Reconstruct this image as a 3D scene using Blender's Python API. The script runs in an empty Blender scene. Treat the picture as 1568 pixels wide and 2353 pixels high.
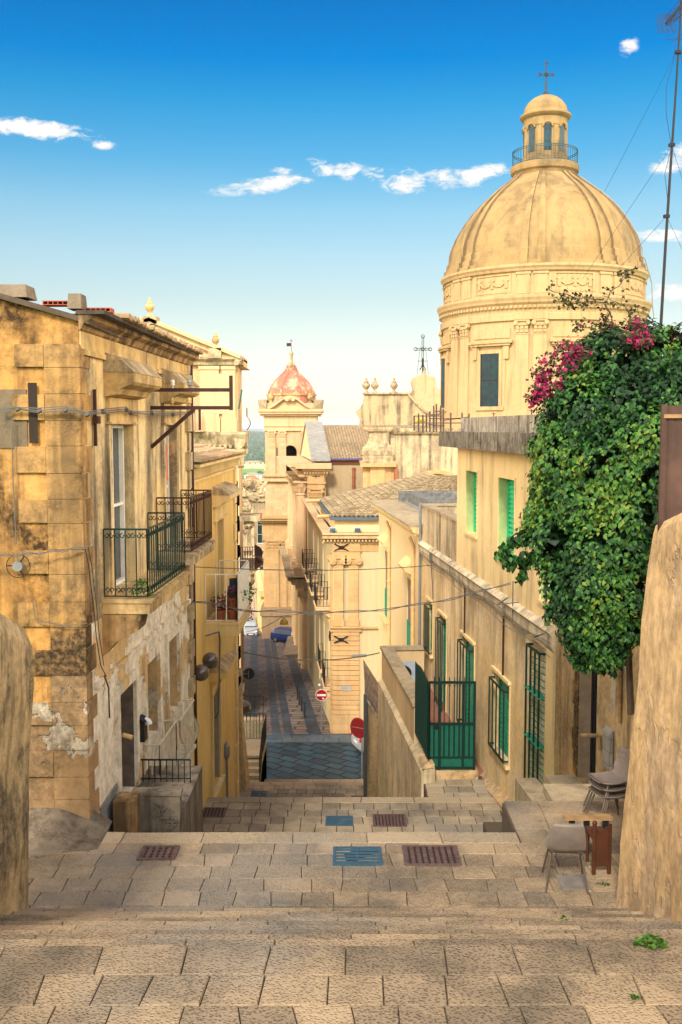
import bpy, math, random
from math import sin, cos, pi, radians, sqrt, floor, atan2, exp
from mathutils import Vector, Matrix, noise
random.seed(7)
S = bpy.context.scene
COL = S.collection
# ---------------------------------------------------------------- camera
FPX = 2288.0
PIT = math.atan(193.5 / FPX)
cam_d = bpy.data.cameras.new("camera")
cam = bpy.data.objects.new("camera", cam_d); COL.objects.link(cam)
cam_d.sensor_fit = 'VERTICAL'; cam_d.sensor_height = 36.0; cam_d.lens = FPX / 2353 * 36
cam_d.clip_start = 0.1; cam_d.clip_end = 60000
cam.rotation_euler = (pi / 2 - PIT, 0, 0)
S.camera = cam
# ---------------------------------------------------------------- sun, sky, exposure
SUN_EL, SUN_AZ = radians(38), radians(-12)      # sun behind the camera, a little to the left
sd = bpy.data.lights.new("sun", 'SUN'); sun = bpy.data.objects.new("sun", sd); COL.objects.link(sun)
sd.energy = 2.3; sd.angle = radians(9); sd.color = (1.0, 0.89, 0.74)
_sv = Vector((sin(SUN_AZ) * cos(SUN_EL), -cos(SUN_AZ) * cos(SUN_EL), sin(SUN_EL)))
sun.rotation_euler = _sv.to_track_quat('Z', 'Y').to_euler()
S.view_settings.view_transform = 'Standard'; S.view_settings.look = 'None'
S.view_settings.exposure = 0.95; S.view_settings.gamma = 1; S.view_settings.use_curve_mapping = False
try:
    S.cycles.max_bounces = 6; S.cycles.diffuse_bounces = 3; S.cycles.volume_bounces = 0
    S.cycles.transparent_max_bounces = 6; S.cycles.volume_max_steps = 32
except Exception: pass

class N:
    """small node-graph writer"""
    def __init__(s, tree): s.t = tree; tree.nodes.clear()
    def n(s, typ, _props=None, **ins):
        nd = s.t.nodes.new(typ)
        for k, v in (_props or {}).items(): setattr(nd, k, v)
        for k, v in ins.items():
            key = int(k[1:]) if k[0] == '_' and k[1:].isdigit() else k.replace('_', ' ')
            s.set(nd, key, v)
        return nd
    def set(s, nd, key, v):
        sock = nd.inputs[key]
        if isinstance(v, bpy.types.NodeSocket): s.t.links.new(v, sock)
        elif isinstance(v, bpy.types.Node): s.t.links.new(v.outputs[0], sock)
        else:
            if isinstance(v, tuple) and len(v) == 3 and sock.type == 'RGBA': v = v + (1,)
            sock.default_value = v
    def math(s, op, a, b=0.0, c=0.0, clamp=False):
        nd = s.n('ShaderNodeMath', {'operation': op, 'use_clamp': clamp}); s.set(nd, 0, a); s.set(nd, 1, b); s.set(nd, 2, c); return nd.outputs[0]
    def mix(s, f, a, b, mode='MIX'):
        nd = s.n('ShaderNodeMix', {'data_type': 'RGBA', 'blend_type': mode, 'clamp_factor': True})
        s.set(nd, 0, f); s.set(nd, 6, a); s.set(nd, 7, b); return nd.outputs[2]
    def ramp(s, f, a, b, lo=0.0, hi=1.0):
        nd = s.n('ShaderNodeMapRange', {'clamp': True}); s.set(nd, 0, f); s.set(nd, 1, a); s.set(nd, 2, b); s.set(nd, 3, lo); s.set(nd, 4, hi); return nd.outputs[0]
    def noise(s, vec, scale, detail=3.0, rough=0.55, dist=0.0):
        return s.n('ShaderNodeTexNoise', Vector=vec, Scale=scale, Detail=detail, Roughness=rough, Distortion=dist).outputs[0]
    def mapv(s, vec, sc=(1, 1, 1), loc=(0, 0, 0), rot=(0, 0, 0)):
        return s.n('ShaderNodeMapping', Vector=vec, Scale=sc, Location=loc, Rotation=rot).outputs[0]

# sky: Nishita sky, graded with the elevation towards the photograph's deep blue, with small fair-weather clouds
W = bpy.data.worlds.new("World"); S.world = W; W.use_nodes = True
g = N(W.node_tree)
sky = g.n('ShaderNodeTexSky', {'sky_type': 'NISHITA', 'sun_disc': False, 'sun_elevation': SUN_EL, 'sun_rotation': pi - SUN_AZ,
                               'altitude': 150.0, 'air_density': 1.0, 'dust_density': 1.5, 'ozone_density': 2.5})
tc = g.n('ShaderNodeTexCoord')
sep = g.n('ShaderNodeSeparateXYZ', Vector=tc.outputs['Generated'])
dx, dy, dz = sep.outputs
ysafe = g.math('MAXIMUM', dy, 0.02)
hx = g.math('DIVIDE', dx, ysafe); hz = g.math('DIVIDE', dz, ysafe)
el = g.math('ARCSINE', dz)
cr = g.n('ShaderNodeValToRGB')
cr.color_ramp.interpolation = 'LINEAR'
g.set(cr, 0, g.ramp(el, 0.0, 0.62))
SKYST = [(0.0, (2.55, 2.2, 1.95)), (0.03, (1.75, 1.5, 1.35)), (0.0766, (1.32, 1.12, 1.01)), (0.14, (1.25, 1.03, .83)), (0.2025, (1.11, .977, .771)), (0.27, (1.005, 1.006, .831)),
         (0.336, (.774, .987, .879)), (0.4118, (.343, .853, .913)), (0.4966, (.093, .746, .943)), (0.5512, (.0, .608, .99)), (0.63, (.0, .505, .925)), (1.0, (.0, .42, .80))]
for i, (p_, c_) in enumerate(SKYST):
    e_ = cr.color_ramp.elements[i] if i < 2 else cr.color_ramp.elements.new(p_)
    e_.position = p_; e_.color = tuple(x / 3.0 for x in c_) + (1,)
graded = g.mix(1.0, sky, cr.outputs[0], 'MULTIPLY')
graded = g.n('ShaderNodeVectorMath', {'operation': 'SCALE'}, Vector=graded, Scale=2.61).outputs[0]
# clouds: each a small patch of broken puffs in its own direction
cv = g.n('ShaderNodeCombineXYZ', X=hx, Y=hz, Z=0.0).outputs[0]
nz = g.noise(g.mapv(cv, (60, 125, 1)), 1.0, 9.0, 0.72, .8)
nz2 = g.noise(g.mapv(cv, (22, 50, 1)), 1.0, 3.0, 0.5)
CL = [(-.305,.292,.055,.008,-.14,1.1),(-.35,.445,.014,.022,.5,.8),(-.352,.377,.008,.006,0,.6),(-.233,.276,.012,.004,-.1,.7),(-.35,.238,.007,.004,0,.5),
      (-.075,.237,.042,.0065,.1,1),(-.057,.252,.011,.004,0,.7),(-.023,.253,.016,.008,0,.75),(.009,.250,.014,.008,0,.95),(.03,.247,.024,.006,-.1,.8),
      (.062,.241,.021,.010,-.1,1.1),(.1,.2445,.017,.009,0,1),(.136,.246,.026,.008,.2,1),(.279,.368,.009,.007,.9,.7),(.332,.265,.024,.010,.45,1),
      (.318,.188,.02,.0055,-.05,1),(.345,.171,.016,.0035,0,.8),(.333,.134,.03,.0075,0,.9),(-.078,.053,.035,.006,0,.45),(-.148,.208,.006,.003,0,.3)]
tot = None
for (cx, cz, rx, rz, rot, amp) in CL:
    a = g.math('SUBTRACT', hx, cx); b = g.math('SUBTRACT', hz, cz)
    u_ = g.math('MULTIPLY', g.math('ADD', g.math('MULTIPLY', a, cos(rot)), g.math('MULTIPLY', b, sin(rot))), 1 / rx)
    v_ = g.math('MULTIPLY', g.math('SUBTRACT', g.math('MULTIPLY', b, cos(rot)), g.math('MULTIPLY', a, sin(rot))), 1 / rz)
    r2 = g.math('ADD', g.math('MULTIPLY', u_, u_), g.math('MULTIPLY', v_, v_))
    m = g.math('MULTIPLY', g.math('SUBTRACT', 1.0, g.math('MULTIPLY', g.math('SQRT', r2), .66), clamp=True), amp * 1.25)
    tot = m if tot is None else g.math('MAXIMUM', tot, m)
nn = g.math('ADD', g.math('MULTIPLY', g.math('SUBTRACT', nz, .5), 3.2), g.math('MULTIPLY', g.math('SUBTRACT', nz2, .5), 3.0))
cl = g.ramp(g.math('ADD', g.math('MULTIPLY', tot, .95), nn), 0.30, 1.1)
cl = g.math('MULTIPLY', cl, g.ramp(tot, 0.02, 0.35))
cl = g.math('MULTIPLY', cl, g.ramp(dy, 0.02, 0.1))
# added warm glow in the unseen sky behind and beside, to light the walls
fill_glow = g.math('MULTIPLY', g.math('MULTIPLY', g.ramp(dy, .72, .25), g.ramp(dz, -.05, .10)), g.ramp(dz, .80, .30, .22, 1.0))
fill_glow = g.math('MULTIPLY', fill_glow, g.ramp(g.math('ABSOLUTE', dx), .15, .85, .42, 1.0))
graded = g.mix(fill_glow, graded, (32.5, 27.5, 21.0))
CLOUD_L = 5.6
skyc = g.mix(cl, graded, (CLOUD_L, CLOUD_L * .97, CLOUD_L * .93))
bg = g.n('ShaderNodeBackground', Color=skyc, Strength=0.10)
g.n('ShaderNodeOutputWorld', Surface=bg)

# ---------------------------------------------------------------- projection helpers: read a place off the photograph at a known depth
def ray(u, v):
    a = (u - 784.0) / FPX; b = (1176.5 - v) / FPX
    return (a, cos(PIT) + b * sin(PIT), -sin(PIT) + b * cos(PIT))
def pt(u, v, Y):
    d = ray(u, v); t = Y / d[1]; return Vector((d[0] * t, Y, d[2] * t))
def zf(v, Y): return pt(784, v, Y).z
def xf(u, v, Y): return pt(u, v, Y).x
def at_z(u, v, z):
    d = ray(u, v); t = z / d[2]; return Vector((d[0] * t, d[1] * t, z))

# ---------------------------------------------------------------- materials
MATS = {}
def newmat(name):
    m = bpy.data.materials.new(name); m.use_nodes = True; MATS[name] = m
    return m, N(m.node_tree)
def finish(g, color, rough=0.85, bump=None, bstr=0.3, bdist=0.02, metal=0.0, spec=0.3, extra=None):
    b = g.n('ShaderNodeBsdfPrincipled'); g.set(b, 'Base Color', color); g.set(b, 'Roughness', rough); g.set(b, 'Metallic', metal)
    g.set(b, 'Specular IOR Level', spec)
    for k, v in (extra or {}).items(): g.set(b, k, v)
    if bump is not None:
        bn = g.n('ShaderNodeBump', Height=bump, Strength=bstr, Distance=bdist); g.set(b, 'Normal', bn.outputs[0])
    g.n('ShaderNodeOutputMaterial', Surface=b)
def pos(g): return g.n('ShaderNodeNewGeometry').outputs['Position']
def uv(g): return g.n('ShaderNodeTexCoord').outputs['UV']
def plain(name, c, rough=0.6, metal=0.0, spec=0.4, var=0.12, sc=6.0, bump=0.0):
    m, g = newmat(name); P = pos(g); n = g.noise(P, sc, 4.0)
    col = g.mix(g.ramp(n, .35, .7), tuple(x * (1 - var) for x in c), tuple(min(1, x * (1 + var)) for x in c))
    finish(g, col, rough, n if bump else None, bump, 0.01, metal, spec); return m
def plaster(name, base, alt, stain=(.10, .075, .05), streak=0.3, lichen=0.0, mott=0.35, blocks=None, bump=0.25, peel=None, sc=1.0, topstain=None, streaksc=(2.2, 2.2, .16), soot=0.0, sootc=(.055, .038, .024), sootsc=.9):
    """weathered limewash or stone; blocks=(width,height,joint darkness); peel=[(colour, threshold, scale)]"""
    m, g = newmat(name); P = pos(g)
    big = g.noise(P, .55 * sc, 4.0, .6); fine = g.noise(P, 7 * sc, 5.0, .65); tiny = g.noise(P, 38, 3.0, .6)
    col = g.mix(g.ramp(big, .34, .66), base, alt)
    h = g.math('ADD', g.math('MULTIPLY', fine, .6), g.math('MULTIPLY', tiny, .4))
    if blocks:
        bw, bh, jd = blocks
        br = g.n('ShaderNodeTexBrick', {'offset': .5}, Vector=uv(g), Color1=(1, 1, 1), Color2=(.80, .80, .80), Mortar=(jd, jd, jd), Scale=1.0)
        for k, v in (('Mortar Size', .010), ('Mortar Smooth', .4), ('Bias', 0.0), ('Brick Width', bw), ('Row Height', bh)): br.inputs[k].default_value = v
        col = g.mix(.85, col, br.outputs[0], 'MULTIPLY')
        h = g.math('ADD', h, g.math('MULTIPLY', g.math('SUBTRACT', 1.0, br.outputs[1]), 1.2))
    for (pc, th, ps) in (peel or []):
        pn = g.noise(g.mapv(P, (1, 1, .8), (sum(map(ord, name)) % 17, ps * 3, 0)), ps, 6.0, .62, .4)
        pm = g.ramp(pn, th, th + .012)
        col = g.mix(pm, col, g.mix(g.ramp(fine, .3, .75), pc, tuple(x * .82 for x in pc)))
        h = g.math('ADD', h, g.math('MULTIPLY', pm, -.9))
    dark = tuple(x * .55 for x in base)
    col = g.mix(g.math('MULTIPLY', g.ramp(fine, .42, .72), mott), col, g.mix(.5, dark, stain))
    st = g.noise(g.mapv(P, streaksc), 1.6, 5.0, .6)
    sm = g.math('MULTIPLY', g.ramp(st, .48, .62), g.ramp(big, .25, .62))
    col = g.mix(g.math('MULTIPLY', sm, streak), col, stain)
    if soot:
        sn = g.noise(g.mapv(P, (1, 1, .6), (3.3, 1.7, 8.1)), sootsc, 7.0, .66, .3)
        sm2 = g.math('MULTIPLY', g.ramp(sn, .47, .60), g.ramp(g.noise(P, 14, 4.0, .7), .30, .58, .45, 1.0))
        col = g.mix(g.math('MULTIPLY', sm2, soot), col, sootc)
    if lichen:
        ln = g.noise(P, 2.1, 8.0, .7, .2)
        lm = g.math('MULTIPLY', g.ramp(ln, .5, .6), g.ramp(tiny, .35, .6))
        col = g.mix(g.math('MULTIPLY', lm, lichen), col, (.035, .03, .025))
    if topstain:      # grime washed down from a weathered edge at height z0
        z0, z1, amt = topstain
        sz = g.n('ShaderNodeSeparateXYZ', Vector=P).outputs[2]
        tm = g.math('MULTIPLY', g.ramp(sz, z1, z0), g.ramp(st, .36, .58))
        col = g.mix(g.math('MULTIPLY', tm, amt), col, (.045, .038, .032))
    finish(g, col, .92, h, bump, .03, spec=.15); return m

OCH = (.50, .29, .10)
M_front = plaster('orange_limewash', (.48, .23, .055), (.58, .34, .12), (.08, .045, .025), .9, .3, .5, bump=.7, soot=1.0, sootsc=.7, sootc=(.045,.026,.014))
M_frontlow = plaster('flaking_brown_wall', (.38, .23, .11), (.44, .29, .15), (.12, .08, .05), .5, .2, .5, peel=[((.62, .53, .40), .54, .8)], bump=.8, soot=.6)
M_quoin = plaster('stained_quoin_stone', (.52, .29, .09), (.38, .24, .11), (.07, .05, .03), .8, .4, .6, bump=.8, soot=1.0, sootsc=.9, sootc=(.045,.03,.018))
M_facA = plaster('weathered_cream_plaster', (.78, .54, .23), (.76, .60, .35), (.10, .08, .055), 1.0, .2, .3, bump=.5, soot=.8, sootsc=.7, sootc=(.11,.09,.065), streaksc=(1.8, 1.8, .12))
M_facAlow = plaster('peeling_white_paint', (.68, .48, .24), (.60, .42, .22), (.2, .16, .11), .4, .2, .4, peel=[((.88, .80, .66), .45, .9), ((.62, .60, .50), .66, 1.3)], bump=.9)
M_trimA = plaster('ochre_stone_trim', (.64, .41, .16), (.62, .45, .21), (.12, .08, .05), .6, .2, .3, bump=.4, soot=.5)
M_yellow = plaster('yellow_plaster', (.68, .42, .12), (.76, .54, .21), (.30, .18, .07), .35, 0, .15, bump=.15, soot=.2, sootc=(.35,.24,.12))
M_yellowtrim = plaster('pale_yellow_stone', (.76, .58, .29), (.70, .51, .23), (.25, .17, .09), .35, .05, .2, bump=.3)
M_stone = plaster('cream_limestone', (.66, .46, .27), (.60, .40, .21), (.28, .19, .11), .3, .05, .15, bump=.25, blocks=(.7, .32, .72))
M_stone_s = plaster('smooth_cream_limestone', (.68, .48, .28), (.64, .43, .23), (.24, .17, .10), .3, .08, .18, bump=.2)
M_pinkst = plaster('rosy_limestone', (.62, .38, .17), (.60, .40, .20), (.28, .17, .10), .3, .06, .2, bump=.25, blocks=(.9, .36, .75))
M_wornst = plaster('lichened_limestone', (.60, .47, .29), (.55, .41, .23), (.10, .08, .06), .75, .4, .5, bump=.6, soot=.6, sootsc=1.2, sootc=(.09,.075,.055))
M_dome = plaster('ochre_dome_render', (.35, .235, .10), (.39, .275, .13), (.12, .085, .05), .45, .1, .12, bump=.15, sc=.35, streaksc=(.8, .8, .12), soot=.6, sootsc=.35, sootc=(.10, .075, .045))
M_drum = plaster('golden_drum_stone', (.50, .36, .19), (.46, .325, .16), (.26, .18, .10), .5, .05, .15, bump=.15, sc=.5)
M_reddome = plaster('faded_red_dome', (.56, .41, .27), (.50, .35, .22), (.30, .22, .17), .35, .2, .4, peel=[((.50, .17, .11), .47, .75), ((.52, .25, .18), .57, 1.6)], bump=.2)
M_house = plaster('ochre_house_plaster', (.80, .56, .26), (.80, .64, .40), (.19, .15, .10), .7, .1, .35, bump=.4, streaksc=(1.1, 1.1, .2), soot=.35, sootsc=.55, sootc=(.24,.19,.12))
M_houseup = plaster('upper_house_plaster', (.82, .63, .32), (.76, .56, .28), (.34, .26, .15), .8, .0, .2, bump=.2, streaksc=(1.2, 1.2, .12))
M_band = plaster('flaking_white_band', (.74, .63, .44), (.64, .52, .34), (.16, .13, .10), .7, .3, .4, bump=.6, soot=.5, sootsc=1.5, sootc=(.10,.08,.06))
M_houseM = plaster('rough_ochre_wall', (.60, .39, .17), (.60, .45, .25), (.13, .09, .06), .8, .3, .4, peel=[((.60, .52, .38), .60, .9)], bump=.8, soot=.5)
M_cream = plaster('cream_house_plaster', (.74, .56, .30), (.72, .55, .32), (.40, .30, .18), .2, 0, .08, bump=.1)
M_creamG = plaster('pale_grey_cream_plaster', (.56, .45, .26), (.58, .47, .28), (.34, .26, .16), .25, 0, .1, bump=.1)
M_grime = plaster('soot_streaked_wall', (.60, .47, .29), (.54, .42, .26), (.07, .06, .045), .9, .1, .35, bump=.3, streaksc=(1.8, 1.8, .1), soot=.6, sootsc=.5, sootc=(.12,.10,.075))
M_concrete = plaster('weathered_concrete', (.44, .39, .31), (.38, .33, .26), (.05, .045, .04), .9, .5, .5, bump=.6, streaksc=(5, 5, .5), soot=.6, sootsc=1.4)
M_ramp = plaster('scratched_ochre_render', (.62, .42, .21), (.58, .42, .24), (.20, .15, .10), .5, .1, .65, bump=.55, streaksc=(4, 4, 1.2), peel=[((.56, .40, .24), .53, .7), ((.66, .45, .22), .60, 1.1)], soot=.35, sootsc=1.6)
M_pillar = plaster('eroded_pale_wall', (.56, .43, .24), (.48, .34, .17), (.08, .07, .05), .7, .5, .5, bump=1.0, streaksc=(5, 5, .7), soot=.9, sootsc=1.5, sootc=(.06,.055,.045))
M_greyw = plaster('grey_brown_palace_wall', (.42, .31, .20), (.50, .38, .25), (.15, .12, .09), .6, .2, .4, bump=.3, soot=.5, sootsc=.4)
M_step = plaster('worn_step_stone', (.44, .35, .22), (.38, .30, .19), (.12, .10, .075), .3, .45, .5, bump=.6)
M_slate = plaster('grey_slate', (.34, .34, .32), (.42, .39, .34), (.14, .14, .13), .3, .2, .3, bump=.3, blocks=(.35, .22, .5))
M_roofgrey = plaster('grey_gravel_roof', (.30, .28, .25), (.36, .33, .29), (.12, .11, .1), .2, .5, .6, bump=.5)
M_terr = plaster('pale_terrace_render', (.66, .52, .32), (.58, .47, .30), (.20, .17, .12), .7, .1, .5, bump=.7, streaksc=(5, 5, .4), soot=.3, sootsc=1.2)
M_cornA = plaster('crumbling_eaves', (.50, .31, .13), (.38, .24, .12), (.06, .04, .025), .9, .5, .6, bump=1.0, soot=.9, sootsc=2.2)
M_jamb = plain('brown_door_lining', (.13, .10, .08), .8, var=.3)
M_greenlin = plain('pale_green_reveal', (.42, .50, .22), .8)
M_iron = plain('black_iron', (.018, .017, .018), .55, .4)
M_rust = plain('rusty_brown_iron', (.05, .018, .012), .7, .2, bump=.3)
M_green = plain('green_paint', (.012, .10, .055), .5)
M_shut = plain('bright_green_shutter', (.03, .50, .22), .5, var=.05)
M_shutd = plain('teal_green_shutter', (.012, .26, .15), .5, var=.15)
M_dkgreen = plain('dark_green_iron', (.003, .026, .019), .5, .2)
M_gatepanel = plain('green_gate_panel', (.008, .12, .08), .45, .2)
M_white = plain('white_metal_paint', (.80, .78, .72), .5)
M_cr = plain('cream_metal_paint', (.62, .56, .42), .55, var=.2)
M_wood = plain('brown_wood', (.075, .024, .010), .5, var=.35, sc=3)
M_glass = plain('dark_window_glass', (.02, .03, .035), .12, spec=.8)
M_blueglass = plain('blue_window_glass', (.006, .04, .06), .35, spec=.3, var=.5, sc=2.5)
M_dark = plain('dark_interior', (.03, .02, .015), .95)
M_grey = plain('grey_plastic', (.30, .27, .24), .5, var=.08)
M_seat = plain('taupe_plastic_shell', (.19, .155, .13), .5, var=.1, sc=9)
M_chrome = plain('dull_steel', (.22, .18, .15), .35, .8)
M_tin = plain('grey_galvanised', (.24, .25, .26), .5, .4)
M_cable = plain('grey_cable', (.11, .105, .10), .8)
M_black = plain('matt_black', (.012, .012, .014), .6)
M_terra = plain('terracotta', (.33, .115, .055), .85)
M_pink = plain('magenta_bracts', (.30, .006, .08), .7, var=.45, sc=12)
M_purple = plain('purple_bracts', (.34, .02, .32), .6, var=.3, sc=12)
M_blue = plain('blue_gas_paint', (.02, .06, .12), .45)
M_shade = plain('clear_brown_glass', (.09, .065, .05), .15, spec=.7)
M_red = plain('sign_red', (.36, .010, .012), .4, var=.04)
M_dred = plain('dark_red_disc', (.17, .006, .008), .35, var=.1)
M_lamp = plain('yellow_lamp_shade', (.75, .50, .04), .4, var=.06)
M_rubber = plain('tyre_rubber', (.015, .015, .016), .9)
M_silver = plain('silver_car_paint', (.42, .45, .48), .3, .2, spec=.7, var=.03)
M_navy = plain('blue_car_paint', (.006, .022, .16), .22, .3, spec=.7, var=.04)
M_corr = plain('brown_corrugated_metal', (.085, .045, .033), .6, .2, var=.3, sc=4)
M_brickred = plain('red_brick', (.38, .08, .04), .85)
M_pane = plain('windscreen_glass', (.012, .03, .045), .25, spec=.35)
M_headl = plain('headlight_glass', (.85, .85, .8), .15, spec=.8)
M_tail = plain('tail_light_red', (.5, .01, .01), .3)
M_bark = plain('vine_bark', (.10, .07, .045), .9, var=.3)
M_scaff = plain('brown_scaffold_tube', (.10, .06, .045), .6, .3)
M_paper = plain('white_paper', (.75, .76, .82), .7)
M_wood2 = plain('weathered_plank', (.33, .20, .09), .8, var=.3)
# slab stones: colour from a per-slab value
def slabmat(name, a, b, pit=.5, wear=.5):
    m, g = newmat(name); P = pos(g)
    at = g.n('ShaderNodeAttribute', {'attribute_name': 'tint'}).outputs['Fac']
    n1 = g.noise(P, 1.1, 4.0, .6); n2 = g.noise(P, 16, 4.0, .7); n3 = g.n('ShaderNodeTexVoronoi', Vector=P, Scale=44.0).outputs[0]
    n3 = g.ramp(n3, .16, .55); big = g.noise(P, .35, 3.0, .5)
    col = g.mix(at, a, b)
    col = g.mix(g.math('MULTIPLY', g.ramp(n1, .42, .66), wear), col, (.095, .08, .06))
    pits = g.math('MULTIPLY', g.math('MULTIPLY', g.math('SUBTRACT', 1.0, n3), g.ramp(n2, .36, .56)), g.ramp(g.math('ADD', g.math('MULTIPLY', n1, 1.4), at), .45, 1.15))
    col = g.mix(g.math('MULTIPLY', pits, pit), col, (.05, .04, .03))
    col = g.mix(g.math('MULTIPLY', g.ramp(n2, .5, .75), .35), col, tuple(x * .6 for x in a))
    col = g.mix(g.math('MULTIPLY', g.ramp(big, .5, .62), .35), col, (.20, .21, .21))
    h = g.math('ADD', g.math('MULTIPLY', n3, .7), n2)
    finish(g, col, .8, h, .75, .014, spec=.25); return m
M_slab = slabmat('worn_limestone_slabs', (.42, .31, .19), (.25, .19, .125), .72, .75)
M_slabB = slabmat('pale_limestone_slabs', (.47, .375, .25), (.29, .235, .165), .7, .7)
M_slabnose = slabmat('pale_nosing_stone', (.46, .355, .23), (.35, .275, .18), .5, .25)
M_basalt = slabmat('blue_grey_lava_slabs', (.050, .095, .135), (.032, .060, .095), .3, .2)
M_cobble = slabmat('rosy_cobbles', (.22, .15, .115), (.15, .12, .11), .6, .35)
M_joint = plain('dirt_joint', (.085, .062, .04), .95)
def streetmat(name, a, b, bw, bh, rot, jc, msz=.012):
    m, g = newmat(name); P = pos(g)
    v = g.mapv(P, rot=(0, 0, rot))
    wob = g.noise(P, 1.3, 2.0)
    vv = g.n('ShaderNodeVectorMath', {'operation': 'ADD'}); g.set(vv, 0, v)
    g.set(vv, 1, g.n('ShaderNodeCombineXYZ', X=g.math('MULTIPLY', wob, .25), Y=g.math('MULTIPLY', wob, .2), Z=0.0).outputs[0])
    br = g.n('ShaderNodeTexBrick', {'offset': .5}, Vector=vv.outputs[0], Color1=(1, 1, 1), Color2=(.5, .5, .5), Mortar=(0, 0, 0), Scale=1.0)
    for k, x in (('Mortar Size', msz), ('Mortar Smooth', .3), ('Bias', 0.0), ('Brick Width', bw), ('Row Height', bh)): br.inputs[k].default_value = x
    n = g.noise(P, 1.0, 5.0, .6); f = g.noise(P, 12, 3.0)
    col = g.mix(g.ramp(n, .35, .65), a, b)
    col = g.mix(1.0, col, g.mix(br.outputs[1], br.outputs[0], (1, 1, 1)), 'MULTIPLY')
    col = g.mix(br.outputs[1], col, jc)
    h = g.math('ADD', g.math('SUBTRACT', 1.0, br.outputs[1]), g.math('MULTIPLY', f, .4))
    finish(g, col, .62, h, .6, .03, spec=.4); return m
M_lavadiag = streetmat('diagonal_lava_paving', (.016, .062, .105), (.034, .090, .135), .95, .62, radians(38), (.003, .006, .009), .055)
M_lavastrip = streetmat('lava_wheel_strip', (.040, .058, .085), (.062, .080, .105), 1.3, .6, 0, (.02, .03, .04))
M_cobband = streetmat('cobbled_band', (.21, .145, .12), (.14, .115, .115), 1.5, .8, radians(4), (.04, .035, .04), .09)
M_cobpale = streetmat('pale_cobbled_band', (.28, .21, .165), (.22, .18, .155), 1.5, .8, radians(4), (.06, .05, .05), .09)

def tilemat(name, a, b, c):
    m, g = newmat(name); P = pos(g)
    at = g.n('ShaderNodeAttribute', {'attribute_name': 'tint'}).outputs['Fac']
    n = g.noise(P, 9, 4.0, .65); big = g.noise(P, .6, 3.0)
    col = g.mix(at, a, b); col = g.mix(g.math('MULTIPLY', g.ramp(n, .5, .66), .65), col, c)
    col = g.mix(g.math('MULTIPLY', g.ramp(big, .5, .65), .3), col, (.16, .13, .08))
    finish(g, col, .9, n, .3, .02, spec=.15); return m
M_tile = tilemat('old_roof_tiles', (.50, .38, .21), (.34, .21, .12), (.10, .085, .06))
M_tilenave = tilemat('nave_roof_tiles', (.46, .37, .23), (.34, .24, .15), (.12, .10, .07))
M_tiledark = tilemat('lichened_roof_tiles', (.46, .36, .21), (.22, .155, .09), (.05, .045, .035))
M_tilered = tilemat('red_roof_tiles', (.52, .20, .10), (.42, .14, .07), (.2, .1, .06))

def leafmat(name, cols, rough=.55):
    m, g = newmat(name)
    at = g.n('ShaderNodeAttribute', {'attribute_name': 'tint'}).outputs['Fac']
    r = g.n('ShaderNodeValToRGB'); g.set(r, 0, at)
    for i, (p_, c_) in enumerate(cols):
        e_ = r.color_ramp.elements[i] if i < 2 else r.color_ramp.elements.new(p_)
        e_.position = p_; e_.color = c_ + (1,)
    n = g.noise(pos(g), 30, 2.0)
    col = g.mix(g.math('MULTIPLY', n, .3), r.outputs[0], (.01, .03, .005))
    finish(g, col, rough, spec=.25)
    return m
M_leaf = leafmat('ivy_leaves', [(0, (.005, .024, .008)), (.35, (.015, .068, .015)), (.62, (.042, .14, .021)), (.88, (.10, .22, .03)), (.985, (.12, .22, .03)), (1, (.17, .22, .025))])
M_leaf2 = leafmat('light_green_leaves', [(0, (.03, .09, .015)), (1, (.11, .20, .03))])
M_leafdry = leafmat('dark_dry_leaves', [(0, (.03, .02, .012)), (1, (.06, .07, .015))])

def fieldmat():
    m, g = newmat('valley_fields'); P = pos(g)
    n = g.noise(g.mapv(P, (.0011, .0016, 0)), 1.0, 4.0, .6); w = g.noise(g.mapv(P, (.012, .007, 0)), 1.0, 5.0, .7)
    sy = g.n('ShaderNodeSeparateXYZ', Vector=P).outputs[1]
    col = g.mix(g.ramp(n, .42, .56), (.09, .24, .04), (.16, .30, .06))
    wood = g.mix(g.ramp(w, .4, .62), (.012, .065, .028), (.055, .14, .035))
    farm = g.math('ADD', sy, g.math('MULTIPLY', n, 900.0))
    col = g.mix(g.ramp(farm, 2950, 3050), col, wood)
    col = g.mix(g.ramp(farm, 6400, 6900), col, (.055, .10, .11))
    finish(g, col, 1.0, spec=.05); return m
M_field = fieldmat()
M_wood_far = plaster('far_wood_green', (.018, .075, .025), (.04, .11, .03), (.01, .03, .012), .2, 0, .6)
M_stain = None
def stainglass():
    m, g = newmat('stained_glass'); P = g.n('ShaderNodeTexCoord').outputs['UV']
    v = g.n('ShaderNodeTexVoronoi', {'feature': 'F1'}, Vector=P, Scale=5.5)
    v2 = g.n('ShaderNodeTexVoronoi', {'feature': 'DISTANCE_TO_EDGE'}, Vector=P, Scale=5.5)
    n = g.noise(P, 1.5, 2.0)
    col = g.mix(g.ramp(n, .35, .65), (.006, .045, .055), (.004, .018, .035)); col = g.mix(.25, col, v.outputs['Color'], 'MULTIPLY')
    col = g.mix(g.ramp(v2.outputs[0], .06, .02), col, (.02, .025, .02))
    finish(g, col, .45, spec=.25); return m
M_stain = stainglass()

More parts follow.
